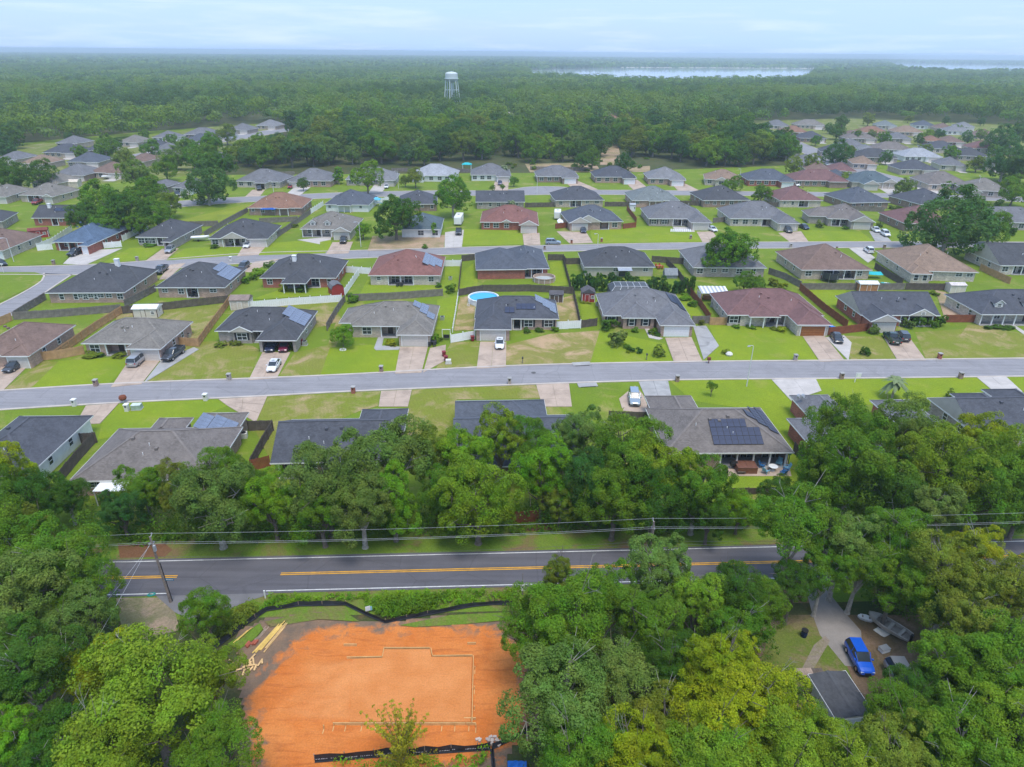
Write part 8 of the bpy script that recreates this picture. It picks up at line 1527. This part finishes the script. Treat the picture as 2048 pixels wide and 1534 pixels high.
r = empty('round_table', (*(36.19, 79.89), .09), 0, 'white round patio table among the blue chairs', 'table'); MB().cyl((0, 0, .68), (0, 0, .72), .62, k=20).build('tabletop', WHITE, r); MB().cyl((0, 0, .03), (0, 0, .68), .07, k=8).build('pedestal', WHITE, r); MB().cyl((0, 0, 0), (0, 0, .04), .32, k=14).build('base', WHITE, r)
r = empty('barbecue_grill', (*(30.84, 80.32), .09), 0, 'black barbecue grill beside the hot tub', 'grill'); MB().box(-.5, -.28, .55, .5, .28, .85).build('grill_body', BLACK, r); loft([(-.48,.85,1.05,.26),(-.3,.85,1.15,.26),(.3,.85,1.15,.26),(.48,.85,1.05,.26)], lambda s: [(-s[3], s[1]), (-s[3]*.6, s[2]), (s[3]*.6, s[2]), (s[3], s[1])]).build('lid', BLACK, r)
for x in (-.42, .38): MB().box(x, -.2, 0, x+.05, .2, .55).build('leg', METAL, r)
r = empty('rolling_bin', (*(29.17, 78.55), .0), 0, 'black bin at the left patio edge', 'bin'); MB().prism([(-.3, -.35), (.3, -.35), (.3, .35), (-.3, .35)], .05, 1.0).build('bin_body', BLACK, r); MB().box(-.33, -.38, 1.0, .33, .4, 1.06).build('lid', BLACK, r)
r = empty('patio_post_light', (*(38.49, 80.68), .09), 0, 'green topped dark post at the right patio corner', 'post'); MB().cyl((0, 0, 0), (0, 0, 2.4), .06, k=8).build('post', BLACK, r); MB().box(-.14, -.14, 2.1, .14, .14, 2.38).build('lantern', mat('green_lantern', (.03, .18, .06), .4), r)

FURN = mat('dark_furniture', (.04, .04, .045), .6); FURB = mat('brown_furniture', (.16, .09, .05), .7); TOYS = mat('bright_plastic', (.45, .10, .04), .5)
def patio_set(px, an, m, label):
    r = empty('patio_set', (px[0], px[1], .1), an, label, 'patio set')
    MB().box(-.8, -.5, .68, .8, .5, .74).build('tabletop', m, r)
    for x in (-.7, .7):
        for y in (-.4, .4): MB().box(x-.04, y-.04, 0, x+.04, y+.04, .68).build('leg', m, r)
    for x, y, s in ((-.5, -.9, 1), (.5, -.9, 1), (-.5, .9, -1), (.5, .9, -1)): MB().box(x-.25, y-.24, .38, x+.25, y+.24, .45).box(x-.25, y-s*.24-.03, .45, x+.25, y-s*.24+.03, 1.0).box(x-.22, y-.2, 0, x-.18, y+.2, .38).box(x+.18, y-.2, 0, x+.22, y+.2, .38).build('chair', m, r)
for p, an, m, lab in [((-74.21, 152.56), .1, FURN, 'dark patio table and chairs behind the panel roofed brick house'), ((-27.73, 161.33), 0, FURN, 'dark patio set behind the red brown roof'), ((3.15, 171.78), 0, FURB, 'brown patio set at the red brick back wall'), ((86.25, 171.78), .1, FURN, 'dark patio set between trampoline and shade cloth'), ((-45.54, 161.27), .2, FURN, 'dark patio set by the red barn shed'), ((30.01, 173.39), 0, FURN, 'dark table and chairs below the small white awning'), ((79.34, 170.73), .3, TOYS, 'orange red play table near the trampoline'), ((104.64, 170.96), 0, FURB, 'brown patio set behind the tan roof'), ((23.24, 261.0), 0, FURN, 'dark patio set behind the slate hip roofed tan house'), ((-91.04, 161.32), .4, TOYS, 'orange play table beside the corner brick house'), ((39.18, 178.22), .2, TOYS, 'reddish play table beside the dark fence'), ((-15.7, 124.02), 0, FURN, 'dark garden set right of the tan garage'), ((49.39, 149.13), .2, FURB, 'wooden table set left of the brown maroon roof')]: patio_set(p, an, m, lab)
def ac_unit(px, label):
    r = empty('air_conditioner', (px[0], px[1], 0), 0, label, 'air conditioner'); MB().box(-.42, -.42, .06, .42, .42, .85).build('casing', METAL, r); MB().cyl((0, 0, .85), (0, 0, .9), .34, k=12).build('fan_grille', BLACK, r); MB().box(-.55, -.55, 0, .55, .55, .06).build('base_pad', CONCG, r)
for p, lab in [((-40.65, 123.52), 'air conditioner at the right wall of the open garage house'), ((46.34, 146.35), 'air conditioner at the left wall of the maroon brown roof'), ((45.65, 148.02), 'second air conditioner at the left wall of the maroon brown roof'), ((-15.06, 137.95), 'air conditioner right of the stepped panel roof'), ((-64.95, 126.92), 'air conditioner at the right wall behind the dark pickup'), ((-89.56, 122.53), 'air conditioner at the right wall of the leftmost brown roof'), ((-15.75, 166.54), 'air conditioner right of the red brown roofed cream house'), ((19.36, 147.74), 'air conditioner left of the bright white garage house')]: ac_unit(p, lab)

# ---------------------------------------------------------------- street furniture
def mailbox(px, kind, label):
    r = empty('mailbox', (px[0], px[1], 0), 0, label, 'mailbox')
    if kind in ('brick', 'redbrick', 'white', 'grey'):
        m = dict(brick=BR('brown'), redbrick=BR('red'), white=OFFW, grey=BR('greyb'))[kind]
        MB().box(-.30, -.32, 0, .30, .32, 1.15).build('pillar', m, r); MB().box(-.36, -.38, 1.15, .36, .38, 1.25).build('cap', CONCG if kind != 'white' else WHITE, r); MB().box(-.13, -.36, .80, .13, -.31, 1.02).build('door', BLACK, r)
    else:
        MB().box(-.06, -.06, 0, .06, .06, 1.05).build('post', WOODG if kind == 'post' else WHITE, r)
        loft([(-.14, 0, 0, 0), (.14, 0, 0, 0)], lambda s: [(-.26, 1.05), (-.26, 1.22), (.26, 1.22), (.26, 1.05)] if False else [(-.26, 1.05), (-.26, 1.2), (-.14, 1.27), (.26, 1.27), (.26, 1.05)]).build('box', BLACK if kind == 'post' else WHITE, r)
for p, k, lab in [((-71.18, 104.73), 'brick', 'brick mailbox pillar by the bright lime lawn'), ((-70.61, 97.4), 'white', 'white mailbox pillar on the near kerb at the left'), ((-61.33, 95.84), 'white', 'white mailbox beside the rusty round ornament'), ((-50.36, 99.68), 'white', 'white mailbox pillar near the solar roof garage'), ((-49.43, 107.5), 'grey', 'grey mailbox pillar left of the white sedan'), ((-23.5, 111.29), 'brick', 'brown brick mailbox at the round tree lawn'), ((-26.74, 102.83), 'redbrick', 'red brick mailbox on the near kerb'), ((-0.43, 106.77), 'grey', 'grey mailbox on the near kerb by the middle'), ((1.92, 115.5), 'post', 'post mailbox by the dry lawn'), ((25.28, 117.55), 'post', 'post mailbox near the round dark shrub'), ((29.04, 108.3), 'brick', 'stone mailbox pillar below the street lamp drive'), ((53.34, 117.85), 'grey', 'grey mailbox before the lime lawn of the orange garage'), ((58.58, 109.86), 'brick', 'dark mailbox pillar left of the white sign post'), ((81.19, 119.09), 'redbrick', 'red brick mailbox at the right olive lawn'), ((80.12, 110.46), 'brick', 'stone mailbox pillar on the near kerb at the right'), ((-122.65, 177.54), 'brick', 'dark brick mailbox before the blue metal roof'), ((-102.31, 181.51), 'grey', 'grey mailbox before the jeep house'), ((-77.09, 182.22), 'white', 'pale mailbox at the back of the panel roof'), ((17.65, 204.09), 'redbrick', 'red mailbox by the two gabled house drive'), ((26.96, 206.19), 'redbrick', 'red brick mailbox before the lime lawn'), ((55.18, 210.79), 'brick', 'brick mailbox before the pale edging house'), ((82.86, 201.38), 'grey', 'grey mailbox across the back street at the brown roof'), ((123.5, 213.59), 'brick', 'dark mailbox before the biggest oak'), ((110.64, 201.06), 'brick', 'stone mailbox by the white SUV'), ((9.21, 196.88), 'brick', 'brick mailbox before the parked hatchback')]:
    mailbox(p, k, lab)
RUST = mat('rusty_iron', (.20, .065, .035), .9, .2, .3, 3)
r = empty('round_ornament', (*(-63.29, 98.57), 0), 0, 'rusty brown round ornament on a post at the near kerb', 'ornament'); MB().cyl((0, 0, 0), (0, 0, .6), .08, k=8).build('post', WHITE, r); MB().lathe([(0, .5), (.45, .62), (.62, .95), (.5, 1.3), (0, 1.45)], 14).build('ball', RUST, r)
r = empty('rusty_planter', (*(36.59, 116.16), 0), 0, 'rusty brown mailbox frame by the driveway of the white garage', 'mailbox'); MB().box(-.06, -.06, 0, .06, .06, 1.1).build('post', RUST, r); MB().box(-.3, -.22, .7, .3, .22, 1.25).build('box', RUST, r)
def bin_(px, label, m):
    r = empty('wheeled_bin', (px[0], px[1], 0), .3, label, 'bin'); b = MB(); b.v = [(-.25,-.3,.06),(.25,-.3,.06),(.25,.3,.06),(-.25,.3,.06),(-.31,-.38,1),(.31,-.38,1),(.31,.38,1),(-.31,.38,1)]; b.f = [(0,3,2,1),(4,5,6,7),(0,1,5,4),(1,2,6,5),(2,3,7,6),(3,0,4,7)]; b.m = [0]*6; b.build('bin_body', m, r); MB().box(-.34, -.42, 1.0, .34, .44, 1.07).build('lid', m, r); MB().cyl((-.3, .32, .12), (.3, .32, .12), .12, k=10).build('wheel', RUBBER, r)
MAR = mat('maroon_plastic', (.22, .02, .025), .5); bin_((-12.92, 118.44), 'maroon wheeled bin by the sandy parking strip', MAR); bin_((-12.35, 116.36), 'second maroon wheeled bin, nearer the street', MAR); bin_((-7.95, 126.25), 'maroon wheeled bin left of the white sedan garage', MAR); bin_((-41.4, 123.76), 'maroon wheeled bin right of the open garage', MAR); bin_((1.39, 106.01), 'dark bin at the near kerb' , BLACK) if False else None
r = empty('transformer_box', (*(-60.08, 96.54), 0), .1, 'pale green transformer box on the near lawn at the left', 'transformer'); MB().box(-.7, -.55, .1, .7, .55, .85).build('cabinet', mat('transformer_green', (.33, .42, .35), .5), r); MB().box(-.8, -.65, 0, .8, .65, .1).build('base_pad', CONCG, r); MB().box(-.72, -.57, .85, .72, .4, .92).build('lid', mat('transformer_lid', (.55, .62, .58), .5), r)
r = empty('transformer_box', (*(-11.79, 115.24), 0), .1, 'pale utility box beside the maroon bins', 'transformer'); MB().box(-.5, -.4, .08, .5, .4, .8).build('cabinet', OFFW, r); MB().box(-.58, -.48, 0, .58, .48, .08).build('base_pad', CONCG, r)
def lamp(px, h, label, an=0.):
    r = empty('street_lamp', (px[0], px[1], 0), an, label, 'street lamp'); MB().cyl((0, 0, 0), (0, 0, h), .10, .06, 8).build('pole', mat('lamp_pole', (.62, .63, .62), .5), r); MB().tube([(0, 0, h-.02), (-.35, -.3, h+.25), (-.9, -.6, h+.3)], .05).build('arm', mat('lamp_pole', (.62, .63, .62), .5), r)
    loft([(-.35,0,.06,.08),(-.1,-.05,.12,.16),(.3,-.04,.1,.14),(.45,0,.05,.06)], lambda s: [(-s[3], s[1]), (-s[3]*.7, s[2]), (s[3]*.7, s[2]), (s[3], s[1])]).build('lamp_head', METAL, r, loc=(-1.05, -.68, h+.24), rot=(0, 0, .6))
for p, h, lab in [((40.73, 106.51), 7.6, 'grey street lamp on the near side of the residential street'), ((-44.76, 198.08), 7.2, 'street lamp beside the bare oak yard'), ((-134.71, 179.61), 6.4, 'white street lamp at the left end of the back street'), ((24.77, 197.34), 4.5, 'short white lamp post on the back street'), ((9.57, 283.57), 7, 'street lamp at the turning of the far street'), ((-48.14, 292.33), 7, 'street lamp on the far street by the silver roof'), ((191.3, 288.94), 7.5, 'street lamp at the right of the far street'), ((98.17, 305.89), 7, 'street lamp before the slate blue far house'), ((166.5, 501.0), 6.5, 'street lamp at the top of the hill street'), ((-96.07, 279.17), 5, 'street lamp at the left of the far street')]: lamp(p, h, lab)
r = empty('yard_sign', (*(60.36, 108.46), 0), 0, 'white hanging sign post on the near lawn', 'sign'); MB().box(-.05, -.05, 0, .05, .05, 1.9).box(-.05, -.04, 1.75, .9, .04, 1.85).build('post', WHITE, r); MB().box(.15, -.02, 1.05, .85, .02, 1.68).build('sign_board', WHITE, r)
r = empty('street_sign', (*(-130.63, 169.53), 0), 0, 'white marked street sign post at the corner', 'sign'); MB().cyl((0, 0, 0), (0, 0, 2.6), .05, k=6).build('post', WHITE, r); MB().box(-.45, -.02, 2.2, .45, .02, 2.5).build('sign_board', WHITE, r)

# ---------------------------------------------------------------- power line along the county road
PW = mat('pole_wood', (.24, .20, .175), .9, .2, .3, 2, .25, 12); WIRE = mat('aluminium_wire', (.42, .43, .44), .5, .4, .1); WIREB = mat('black_cable', (.10, .10, .105), .6, .3, .1)
PB = [(-75.38, 51.49), (-35.45, 54.01), (14.61, 56.78), (66.35, 60.14)]
PBv = [Vector(p) for p in PB]; HP = [9.0, 8.5, 8.8, 8.0]
labs = ['', 'leaning wooden utility pole with guy wires left of the clearing', 'wooden utility pole beside the county road, right of middle', 'wooden utility pole beyond the right edge']
dirv = (PBv[2]-PBv[1]).normalized(); nrm = Vector((-dirv.y, dirv.x))
TOPS = []
for i, (p, h) in enumerate(zip(PBv, HP)):
    lean = Vector((-.35, .1, 0)) if i == 1 else Vector((.05, 0, 0)); top = Vector((p.x+lean.x, p.y+lean.y, h)); TOPS.append(top)
    if i in (0, 3): continue
    r = empty('utility_pole', (p.x, p.y, 0), 0, labs[i], 'utility pole'); t = top-Vector((p.x, p.y, 0))
    MB().cyl((0, 0, -.2), t, .14, .10, 10).build('pole', PW, r)
    for k, (dz, s) in enumerate(((-.15, 1), (-.75, -1), (-1.2, 1))):
        c = t+Vector((0, 0, dz)); MB().cyl(c+Vector((nrm.x*.1*s, nrm.y*.1*s, 0)), c+Vector((nrm.x*.42*s, nrm.y*.42*s, .12)), .035, k=6).build('bracket', METAL, r); MB().lathe([(.05, 0), (.09, .05), (.06, .1), (.09, .15), (.05, .22)], 8).build('insulator', mat('grey_porcelain', (.35, .35, .36), .3), r, loc=tuple(c+Vector((nrm.x*.42*s, nrm.y*.42*s, .1))))
    if i == 1:
        MB().box(t.x+.12, -.12, h*.80, t.x+.34, .12, h*.88).build('connector_box', mat('grey_box', (.4, .41, .42), .5), r); MB().box(.1, -.05, 3.0, .95, -.02, 3.28).build('blue_sign', mat('sign_blue', (.03, .16, .30), .5), r)
        b = MB()
        for k in range(5): b.box(.18+k*.15, -.058, 3.08, .27+k*.15, -.052, 3.2)
        b.build('sign_lettering', WHITE, r)
        MB().cyl((.12*1, .15, 0), (t.x*.6+.12, .15, h*.6), .04, k=6).build('conduit', BLACK, r)
    else: MB().cyl((.16, 0, 3.5), (.16, 0, h-.5), .03, k=5).build('conduit', METAL, r)
def wire(a, c, sag, rad, label, m=WIRE, name='power_wire'):
    a, c = Vector(a), Vector(c); n = 20; o = a.copy(); pts = [a.lerp(c, i/n)-o-Vector((0, 0, sag*4*(i/n)*(1-i/n))) for i in range(n+1)]
    tag(MB().tube(pts, rad, 5).build(name, m, None, loc=tuple(o)), label, 'wire', 'wires strung along the county road')
spans = ('left of the leaning pole', 'between the two utility poles', 'right of the right utility pole')
for s in range(3):
    for k, (dz, off, m, rd, lab) in enumerate(((.08, .42, WIRE, .011, 'topmost pale wire'), (-.55, -.42, WIRE, .011, 'second pale wire'), (-1.0, .42, WIRE, .011, 'third pale wire'), (-2.6, .1, WIREB, .012, 'upper dark cable'), (-3.0, .12, WIREB, .013, 'lower dark cable'))):
        v = Vector((nrm.x*off, nrm.y*off, dz)); wire(TOPS[s]+v, TOPS[s+1]+v, .35+.05*k, rd, lab+' '+spans[s], m)
gt = TOPS[1]
for k, (px, z, lab) in enumerate((((-38.12, 35.75), .8, 'guy wire slanting from the leaning pole, upper'), ((-35.32, 35.77), .6, 'guy wire slanting from the leaning pole, lower'))):
    wire(gt-Vector((0, 0, z)), (px[0]+1, px[1], 7.2), .25, .014, lab, WIRE, 'guy_wire')
# meter post, marker post and small things by the clearing
r = empty('meter_post', (*(1.29, 55.5), 0), 0, 'electric meter box on a post at the right end of the weeds', 'meter post'); MB().box(-.05, -.05, 0, .05, .05, 1.9).cyl((0, 0, 1.9), (0, 0, 3.0), .03, k=6).build('post', WOODG, r); MB().box(-.2, -.14, .7, .2, -.05, 1.5).build('meter_cabinet', OFFW, r); MB().cyl((0, -.14, 1.25), (0, -.2, 1.25), .1, k=12).build('meter_dial', GLASS, r); MB().box(.22, -.12, .75, .42, -.04, 1.15).build('outlet_box', METAL, r)
r = empty('marker_post', (*(-25.82, 54.76), 0), 0, 'short white marker post where the edge line begins', 'marker post'); MB().box(-.06, -.05, 0, .06, .05, .95).build('post', WHITE, r); MB().box(-.09, -.06, .95, .09, .06, 1.02).build('cap', WHITE, r)
r = empty('permit_board', (*(-14.57, 52.74), 0), .4, 'small white and blue permit board beside the kinked silt fence', 'sign'); MB().box(-.03, -.03, 0, .03, .03, .8).build('stake', WOODG, r); MB().box(-.28, -.06, .35, .22, -.03, .95).build('sign_board', WHITE, r); MB().box(.2, -.04, .3, .42, -.01, .8).build('box', mat('pale_blue_box', (.3, .55, .65), .5), r)
r = empty('hose_reel', (*(-37.99, 55.07), .0), .3, 'teal coiled hose lying on the white edge line', 'hose'); b = MB()
for k in range(3): b.tube([(math.cos(i*.524)*(.42-.07*k), math.sin(i*.524)*(.25-.04*k), .09+.03*k) for i in range(13)], .03, 5)
b.build('hose', mat('teal_rubber', (.02, .30, .27), .5), r)

# ---------------------------------------------------------------- shrubs, hedges, palms
for p, r_, h, c, lab in [
  ((20.8, 124.76), 2.2, 2.9, 'grey', 'tall weeping grey green bush on the bright front lawn'), ((23.11, 121.8), 1.0, 1.0, 'dark', 'dark shrub at the left of the oval flower bed'), ((22.22, 123.02), .8, .9, 'mid', 'green shrub behind the weeping bush'), ((24.41, 120.85), .8, 1.1, 'deep', 'clipped dark shrub at the right of the oval flower bed'), ((22.19, 120.81), .5, .5, 'yel', 'small yellow shrub in the oval flower bed'), ((28.28, 119.96), 1.9, 1.7, 'olive', 'round dark reddish shrub beside the driveway'), ((19.67, 133.4), 2.1, 2.4, 'dark', 'big dark bush at the left corner of the bright white garage house'), ((22.21, 135.19), 1.0, 1.5, 'mid', 'bush beside the brick wall of the white garage house'), ((25.38, 131.82), .9, 1.0, 'mid', 'shrub before the left front window of the white garage house'), ((28.81, 130.78), 1.2, 1.2, 'mid', 'leafy shrub beside the curved path'), ((29.64, 129.7), .8, .8, 'dark', 'low shrub near the white garage corner'),
  ((-78.63, 117.4), 2.0, 1.0, 'olive', 'low dark hedge before the grey roofed brick house'), ((-73.67, 117.26), 1.6, .7, 'olive', 'low shrubs before the porch of the grey roofed brick house'), ((-77.17, 117.66), 1.2, .9, 'dark', 'dark clipped shrub left of the brick porch'), ((-56.8, 122.69), 1.5, .8, 'olive', 'reddish hedge below the bay of the open garage house'), ((-54.27, 123.24), 1.5, .8, 'olive', 'reddish hedge under the small gable'), ((-43.05, 121.72), .8, 1.3, 'olive', 'brown shrub right of the open garage'), ((-24.03, 123.86), 1.6, 1.0, 'yel', 'yellow green bush between path and garage'), ((-15.34, 125.32), 1.1, 1.7, 'fresh', 'bright green bush right of the tan garage'), ((-14.4, 125.85), .6, 1.0, 'mid', 'small bush beside the gate frame'), ((3.12, 131.35), 1.2, .8, 'dark', 'low shrub under the left window of the wreath house'), ((5.49, 131.4), 1.1, .8, 'dark', 'low shrub under the wreath'), ((8.83, 132.03), 1.0, .9, 'mid', 'shrub at the right corner of the wreath house'), ((47.05, 135.14), 1.4, .5, 'mid', 'low border shrub before the brown roofed house'), ((50.06, 134.62), 1.4, .5, 'mid', 'second low border shrub before the brown roofed house'), ((55.92, 133.31), 1.6, .7, 'yel', 'yellow green ground shrub left of the orange garage'), ((54.76, 133.57), 1.2, .5, 'olive', 'low shrub at the porch of the orange garage house'),
  ((83.77, 135.64), 1.5, 2.0, 'grey', 'pale flowering bush before the gabled house porch'), ((86.17, 136.57), 1.6, 2.6, 'mid', 'tall bush in front of the small white gable'), ((89.2, 138.43), 1.5, 3.4, 'dark', 'tallest dark bush before the gabled house'), ((89.46, 135.76), 1.5, 2.2, 'mid', 'green bush left of the tall cypress bush'), ((91.25, 136.68), 1.4, 2.4, 'dark', 'dark bush at the right end of the gabled house'), ((74.75, 132.02), 1.3, 2.0, 'grey', 'pale pinkish bush left of the gabled garage'), ((67.78, 120.73), 1.2, 1.7, 'dark', 'spiky dark shrub on the lawn between driveways'), ((41.12, 120.69), .9, .9, 'olive', 'brown shrub with a pale rock near the driveway'), ((-36.81, 149.18), 1.6, 2.0, 'mid', 'bush at the corner of the weathered picket fence'), ((-14.79, 156.61), 1.6, 2.1, 'mid', 'bush where the pale rail fence starts'), ((-54.98, 156.75), 1.3, 1.6, 'yel', 'bush left of the screened porch'), ((-50.35, 156.49), 1.7, 1.3, 'mid', 'bush right of the screened porch'), ((-18.16, 160.38), .9, 1.2, 'mid', 'bush at the right corner of the cream house'),
  ((-66.49, 163.16), 1.8, 1.6, 'fresh', 'bright bush at the left of the bright hedge row'), ((-65.64, 166.08), 1.8, 1.6, 'fresh', 'bright bush in the middle of the bright hedge row'), ((-65.16, 169.53), 1.8, 1.7, 'fresh', 'bright bush at the right of the bright hedge row'), ((-64.53, 176.32), 1.6, 1.6, 'grey', 'grey shrub at the side of the red brick house'), ((40.36, 152.43), 1.6, 1.4, 'fresh', 'vegetable patch bush by the red brown fence'), ((41.14, 148.25), 1.4, 1.2, 'mid', 'vegetable patch bush nearer the street'), ((16.08, 149.39), .8, .6, 'yel', 'yellow flowers before the small red shed'), ((17.55, 149.07), .7, .6, 'yel', 'yellow flowers right of the small red shed door'),
  ((64.67, 163.66), 1.6, 2.0, 'olive', 'olive bush at the weathered fence corner'), ((65.96, 161.31), 1.5, 1.8, 'yel', 'yellow green bush behind the brown roofed house'), ((35.16, 227.0), 1.4, 1.7, 'grey', 'white flowering shrub before the two gabled house'), ((-106.51, 197.35), 2.2, .8, 'mid', 'low hedge before the jeep house'), ((-86.56, 195.12), 1.4, 1.3, 'mid', 'round bush before the pale gabled house'), ((-82.06, 198.67), 1.2, .8, 'mid', 'low bush under the porch gable'), ((102.32, 227.83), 1.8, 2.4, 'grey', 'grey flowering bush at the taupe house corner'), ((109.83, 225.94), 1.4, 1.0, 'dark', 'dark low bush before the taupe house'), ((122.66, 228.51), 1.4, 1.8, 'grey', 'grey bush right of the taupe garage'), ((160.15, 219.34), 2.2, 2.6, 'dark', 'dark bush before the grey right house'), ((141.5, 259.09), 1.4, 1.4, 'grey', 'white blossoming shrub, left of the row behind the grey blue roof'), ((143.99, 259.18), 1.4, 1.4, 'grey', 'white blossoming shrub, middle of the row behind the grey blue roof'), ((133.88, 258.8), 1.5, 1.3, 'mid', 'green shrub behind the grey blue roof'), ((-182.28, 265.36), 1.4, 1.2, 'mid', 'bush before the grey brown left house'), ((-25.79, 196.95), 1.0, 1.2, 'mid', 'bush at the edge of the bare oak yard'), ((101.76, 157.58), 1.4, 1.0, 'olive', 'brown brush pile shrub in the bare side yard'), ((40.22, 136.17), .8, 1.2, 'olive', 'potted bush beside the white garage'), ((104.16, 135.2), 2.2, .6, 'dark', 'low dark hedge under the columned porch'), ((101.32, 135.72), 1.8, .6, 'dark', 'low dark hedge at the left of the columned porch'), ((73.88, 101.97), 1.3, 1.8, 'olive', 'dark red shrub beside the right slate roof'), ((-88.54, 120.07), .7, .7, 'dark', 'dark shrub beside the cedar fence'), ((-24.06, 166.33), .8, .5, 'mid', 'low plant at the back of the cream house'), ((16.45, 317.61), 4.0, 1.2, 'deep', 'clipped dark hedge before the far street house'), ((-71.1, 221.98), 1.2, 1.3, 'olive', 'dark shrub by the small dormers'), ((-62.49, 220.17), 1.3, 1.0, 'olive', 'shrub before the dormered porch')]:
    shrub(p, r_, h, c, lab)
for i in range(16):    # cypress hedge
    x = 1150+i*15.2
    p_ = [(15.14, 159.26), (42.56, 156.88)]; t = i/15; px = (p_[0][0]*(1-t)+p_[1][0]*t, p_[0][1]*(1-t)+p_[1][1]*t)
    shrub(px, rng.uniform(1.3, 1.8), rng.uniform(3.2, 4.8), 'deep' if i % 3 else 'dark', nth(i)+' dark cypress from the left in the tall hedge behind the pool enclosure', 'cypresses of the tall hedge')
q = random.Random(4)
CLR = [(-4.44, 361.93), (42.11, 367.84), (63.0, 425.1), (79.95, 362.92), (73.19, 341.69), (-4.12, 336.4)]
pp = []
while len(pp) < 26:
    p = (q.uniform(min(a[0] for a in CLR), max(a[0] for a in CLR)), q.uniform(min(a[1] for a in CLR), max(a[1] for a in CLR)))
    if inside(p, CLR): pp.append(p)
for i, p in enumerate(sorted(pp, key=lambda p: p[0]/p[1])): shrub(p, q.uniform(1.2, 2.6), q.uniform(1, 2.6), q.choice(['olive', 'grey', 'mid']), nth(i)+' scrub bush from the left in the sandy clearing below the woods', 'scrub bushes in the sandy clearing', me=SHRUBM[0])
PALM = mat('palm_leaf', (.16, .21, .085), .6, .3, .2, 2, .2)
def palm(px, h, L, label):
    r = empty('palm_tree', (px[0], px[1], 0), 0, label, 'palm'); q = random.Random(int(h*10)); MB().cyl((0, 0, 0), (0, 0, h), .2, .15, 8).build('trunk', BARKG, r)
    for i in range(22):
        a = i*2.4; e = q.uniform(-.5, 1.1); b = MB(); n = 5; d = Vector((math.cos(a), math.sin(a), 0)); s = Vector((-d.y, d.x, 0)); pts = []
        for k in range(n+1): t = k/n; pts.append(Vector((0, 0, h))+d*(L*t*math.cos(e*.8))+Vector((0, 0, L*(math.sin(e)*t-.75*t*t))))
        for k in range(n): w0, w1 = [L*.20*math.sin(math.pi*(.1+.85*x)) for x in (k/n, (k+1)/n)]; dn = Vector((0, 0, -.12*L)); b.quad(pts[k], pts[k+1], pts[k+1]+s*w1+dn*w1, pts[k]+s*w0+dn*w0); b.quad(pts[k], pts[k]-s*w0+dn*w0, pts[k+1]-s*w1+dn*w1, pts[k+1])
        b.build('frond', PALM, r)
palm((63.75, 102.16), 3.4, 2.3, 'grey green palm behind the satellite dish house'); palm((-0.87, 253.72), 2.6, 2.2, 'small palm beside the plain slate gable'); palm((-4.4, 322.06), 5, 2.4, 'tall palm at the edge of the far clearing'); palm((-240.8, 381.92), 4, 3.2, 'palm beside the slate roofed fence house')
# pale stones ringing the round tree, lawn edging, air conditioner units
r = empty('stone_ring', (*(-32.67, 121.18), 0), 0, 'ring of pale stones round the small lawn tree', 'stone ring')
for i in range(12): a = i*math.pi/6; MB().cyl((math.cos(a)*.55, math.sin(a)*.45, 0), (math.cos(a)*.55, math.sin(a)*.45, .22), .14, .10, 6).build('stone', WHITE if i % 2 else OFFW, r)
r = empty('scalloped_edging', (*(54.2, 221.29), 0), 0, 'rows of pale scalloped edging stones before the grey house', 'edging')
for j in range(3):
    for i in range(11): MB().cyl((i*.62-3.2+j*.3, j*1.2-1.2, .05), (i*.62-3.2+j*.3, j*1.2-1.1, .4), .26, .2, 7).build('stone', WHITE, r)
r = empty('rock', (*(41.49, 119.98), 0), 0, 'pale rock beside a brown shrub near the driveway', 'rock'); MB().lathe([(.0, 0), (.6, .05), (.7, .35), (.45, .65), (0, .75)], 8).build('rock_body', OFFW, r)
r = empty('air_conditioner', (*(-39.81, 87.85), 0), .2, 'round fan air conditioner by the solar roof wall', 'air conditioner'); MB().box(-.45, -.45, 0, .45, .45, .85).build('casing', OFFW, r); MB().cyl((0, 0, .85), (0, 0, .90), .36, k=16).build('fan_grille', BLACK, r)
r = empty('bench_swing', (*(-13.18, 126.67), 0), 0, 'dark metal gate frame with a swing right of the tan garage', 'swing'); 
for x in (-.8, .8): MB().box(x-.05, -.05, 0, x+.05, .05, 2.2).build('post', WHITE, r)
MB().box(-.85, -.05, 2.2, .85, .05, 2.3).build('beam', WHITE, r); MB().box(-.6, -.25, .45, .6, .2, .52).box(-.6, .15, .5, .6, .2, 1.1).build('swing_seat', BLACK, r)
r = empty('wreath', (*(4.81, 134.14), 1.5), 0, 'round green wreath on the wall between two shuttered windows', 'wreath') if False else None

# ---------------------------------------------------------------- haze
hb = MB().box(-29500, -29500, -1.5, 29500, 29500, 56)
hm = D.materials.new('haze'); hm.use_nodes = True; t = hm.node_tree; t.nodes.clear(); o_ = t.nodes.new('ShaderNodeOutputMaterial'); pv = t.nodes.new('ShaderNodeVolumePrincipled')
pv.inputs['Color'].default_value = (.75, .88, 1, 1); pv.inputs['Density'].default_value = .00021; pv.inputs['Anisotropy'].default_value = .2
t.links.new(pv.outputs[0], o_.inputs['Volume'])
tag(hb.build('haze', hm), 'pale even haze filling the air', kind='stuff')
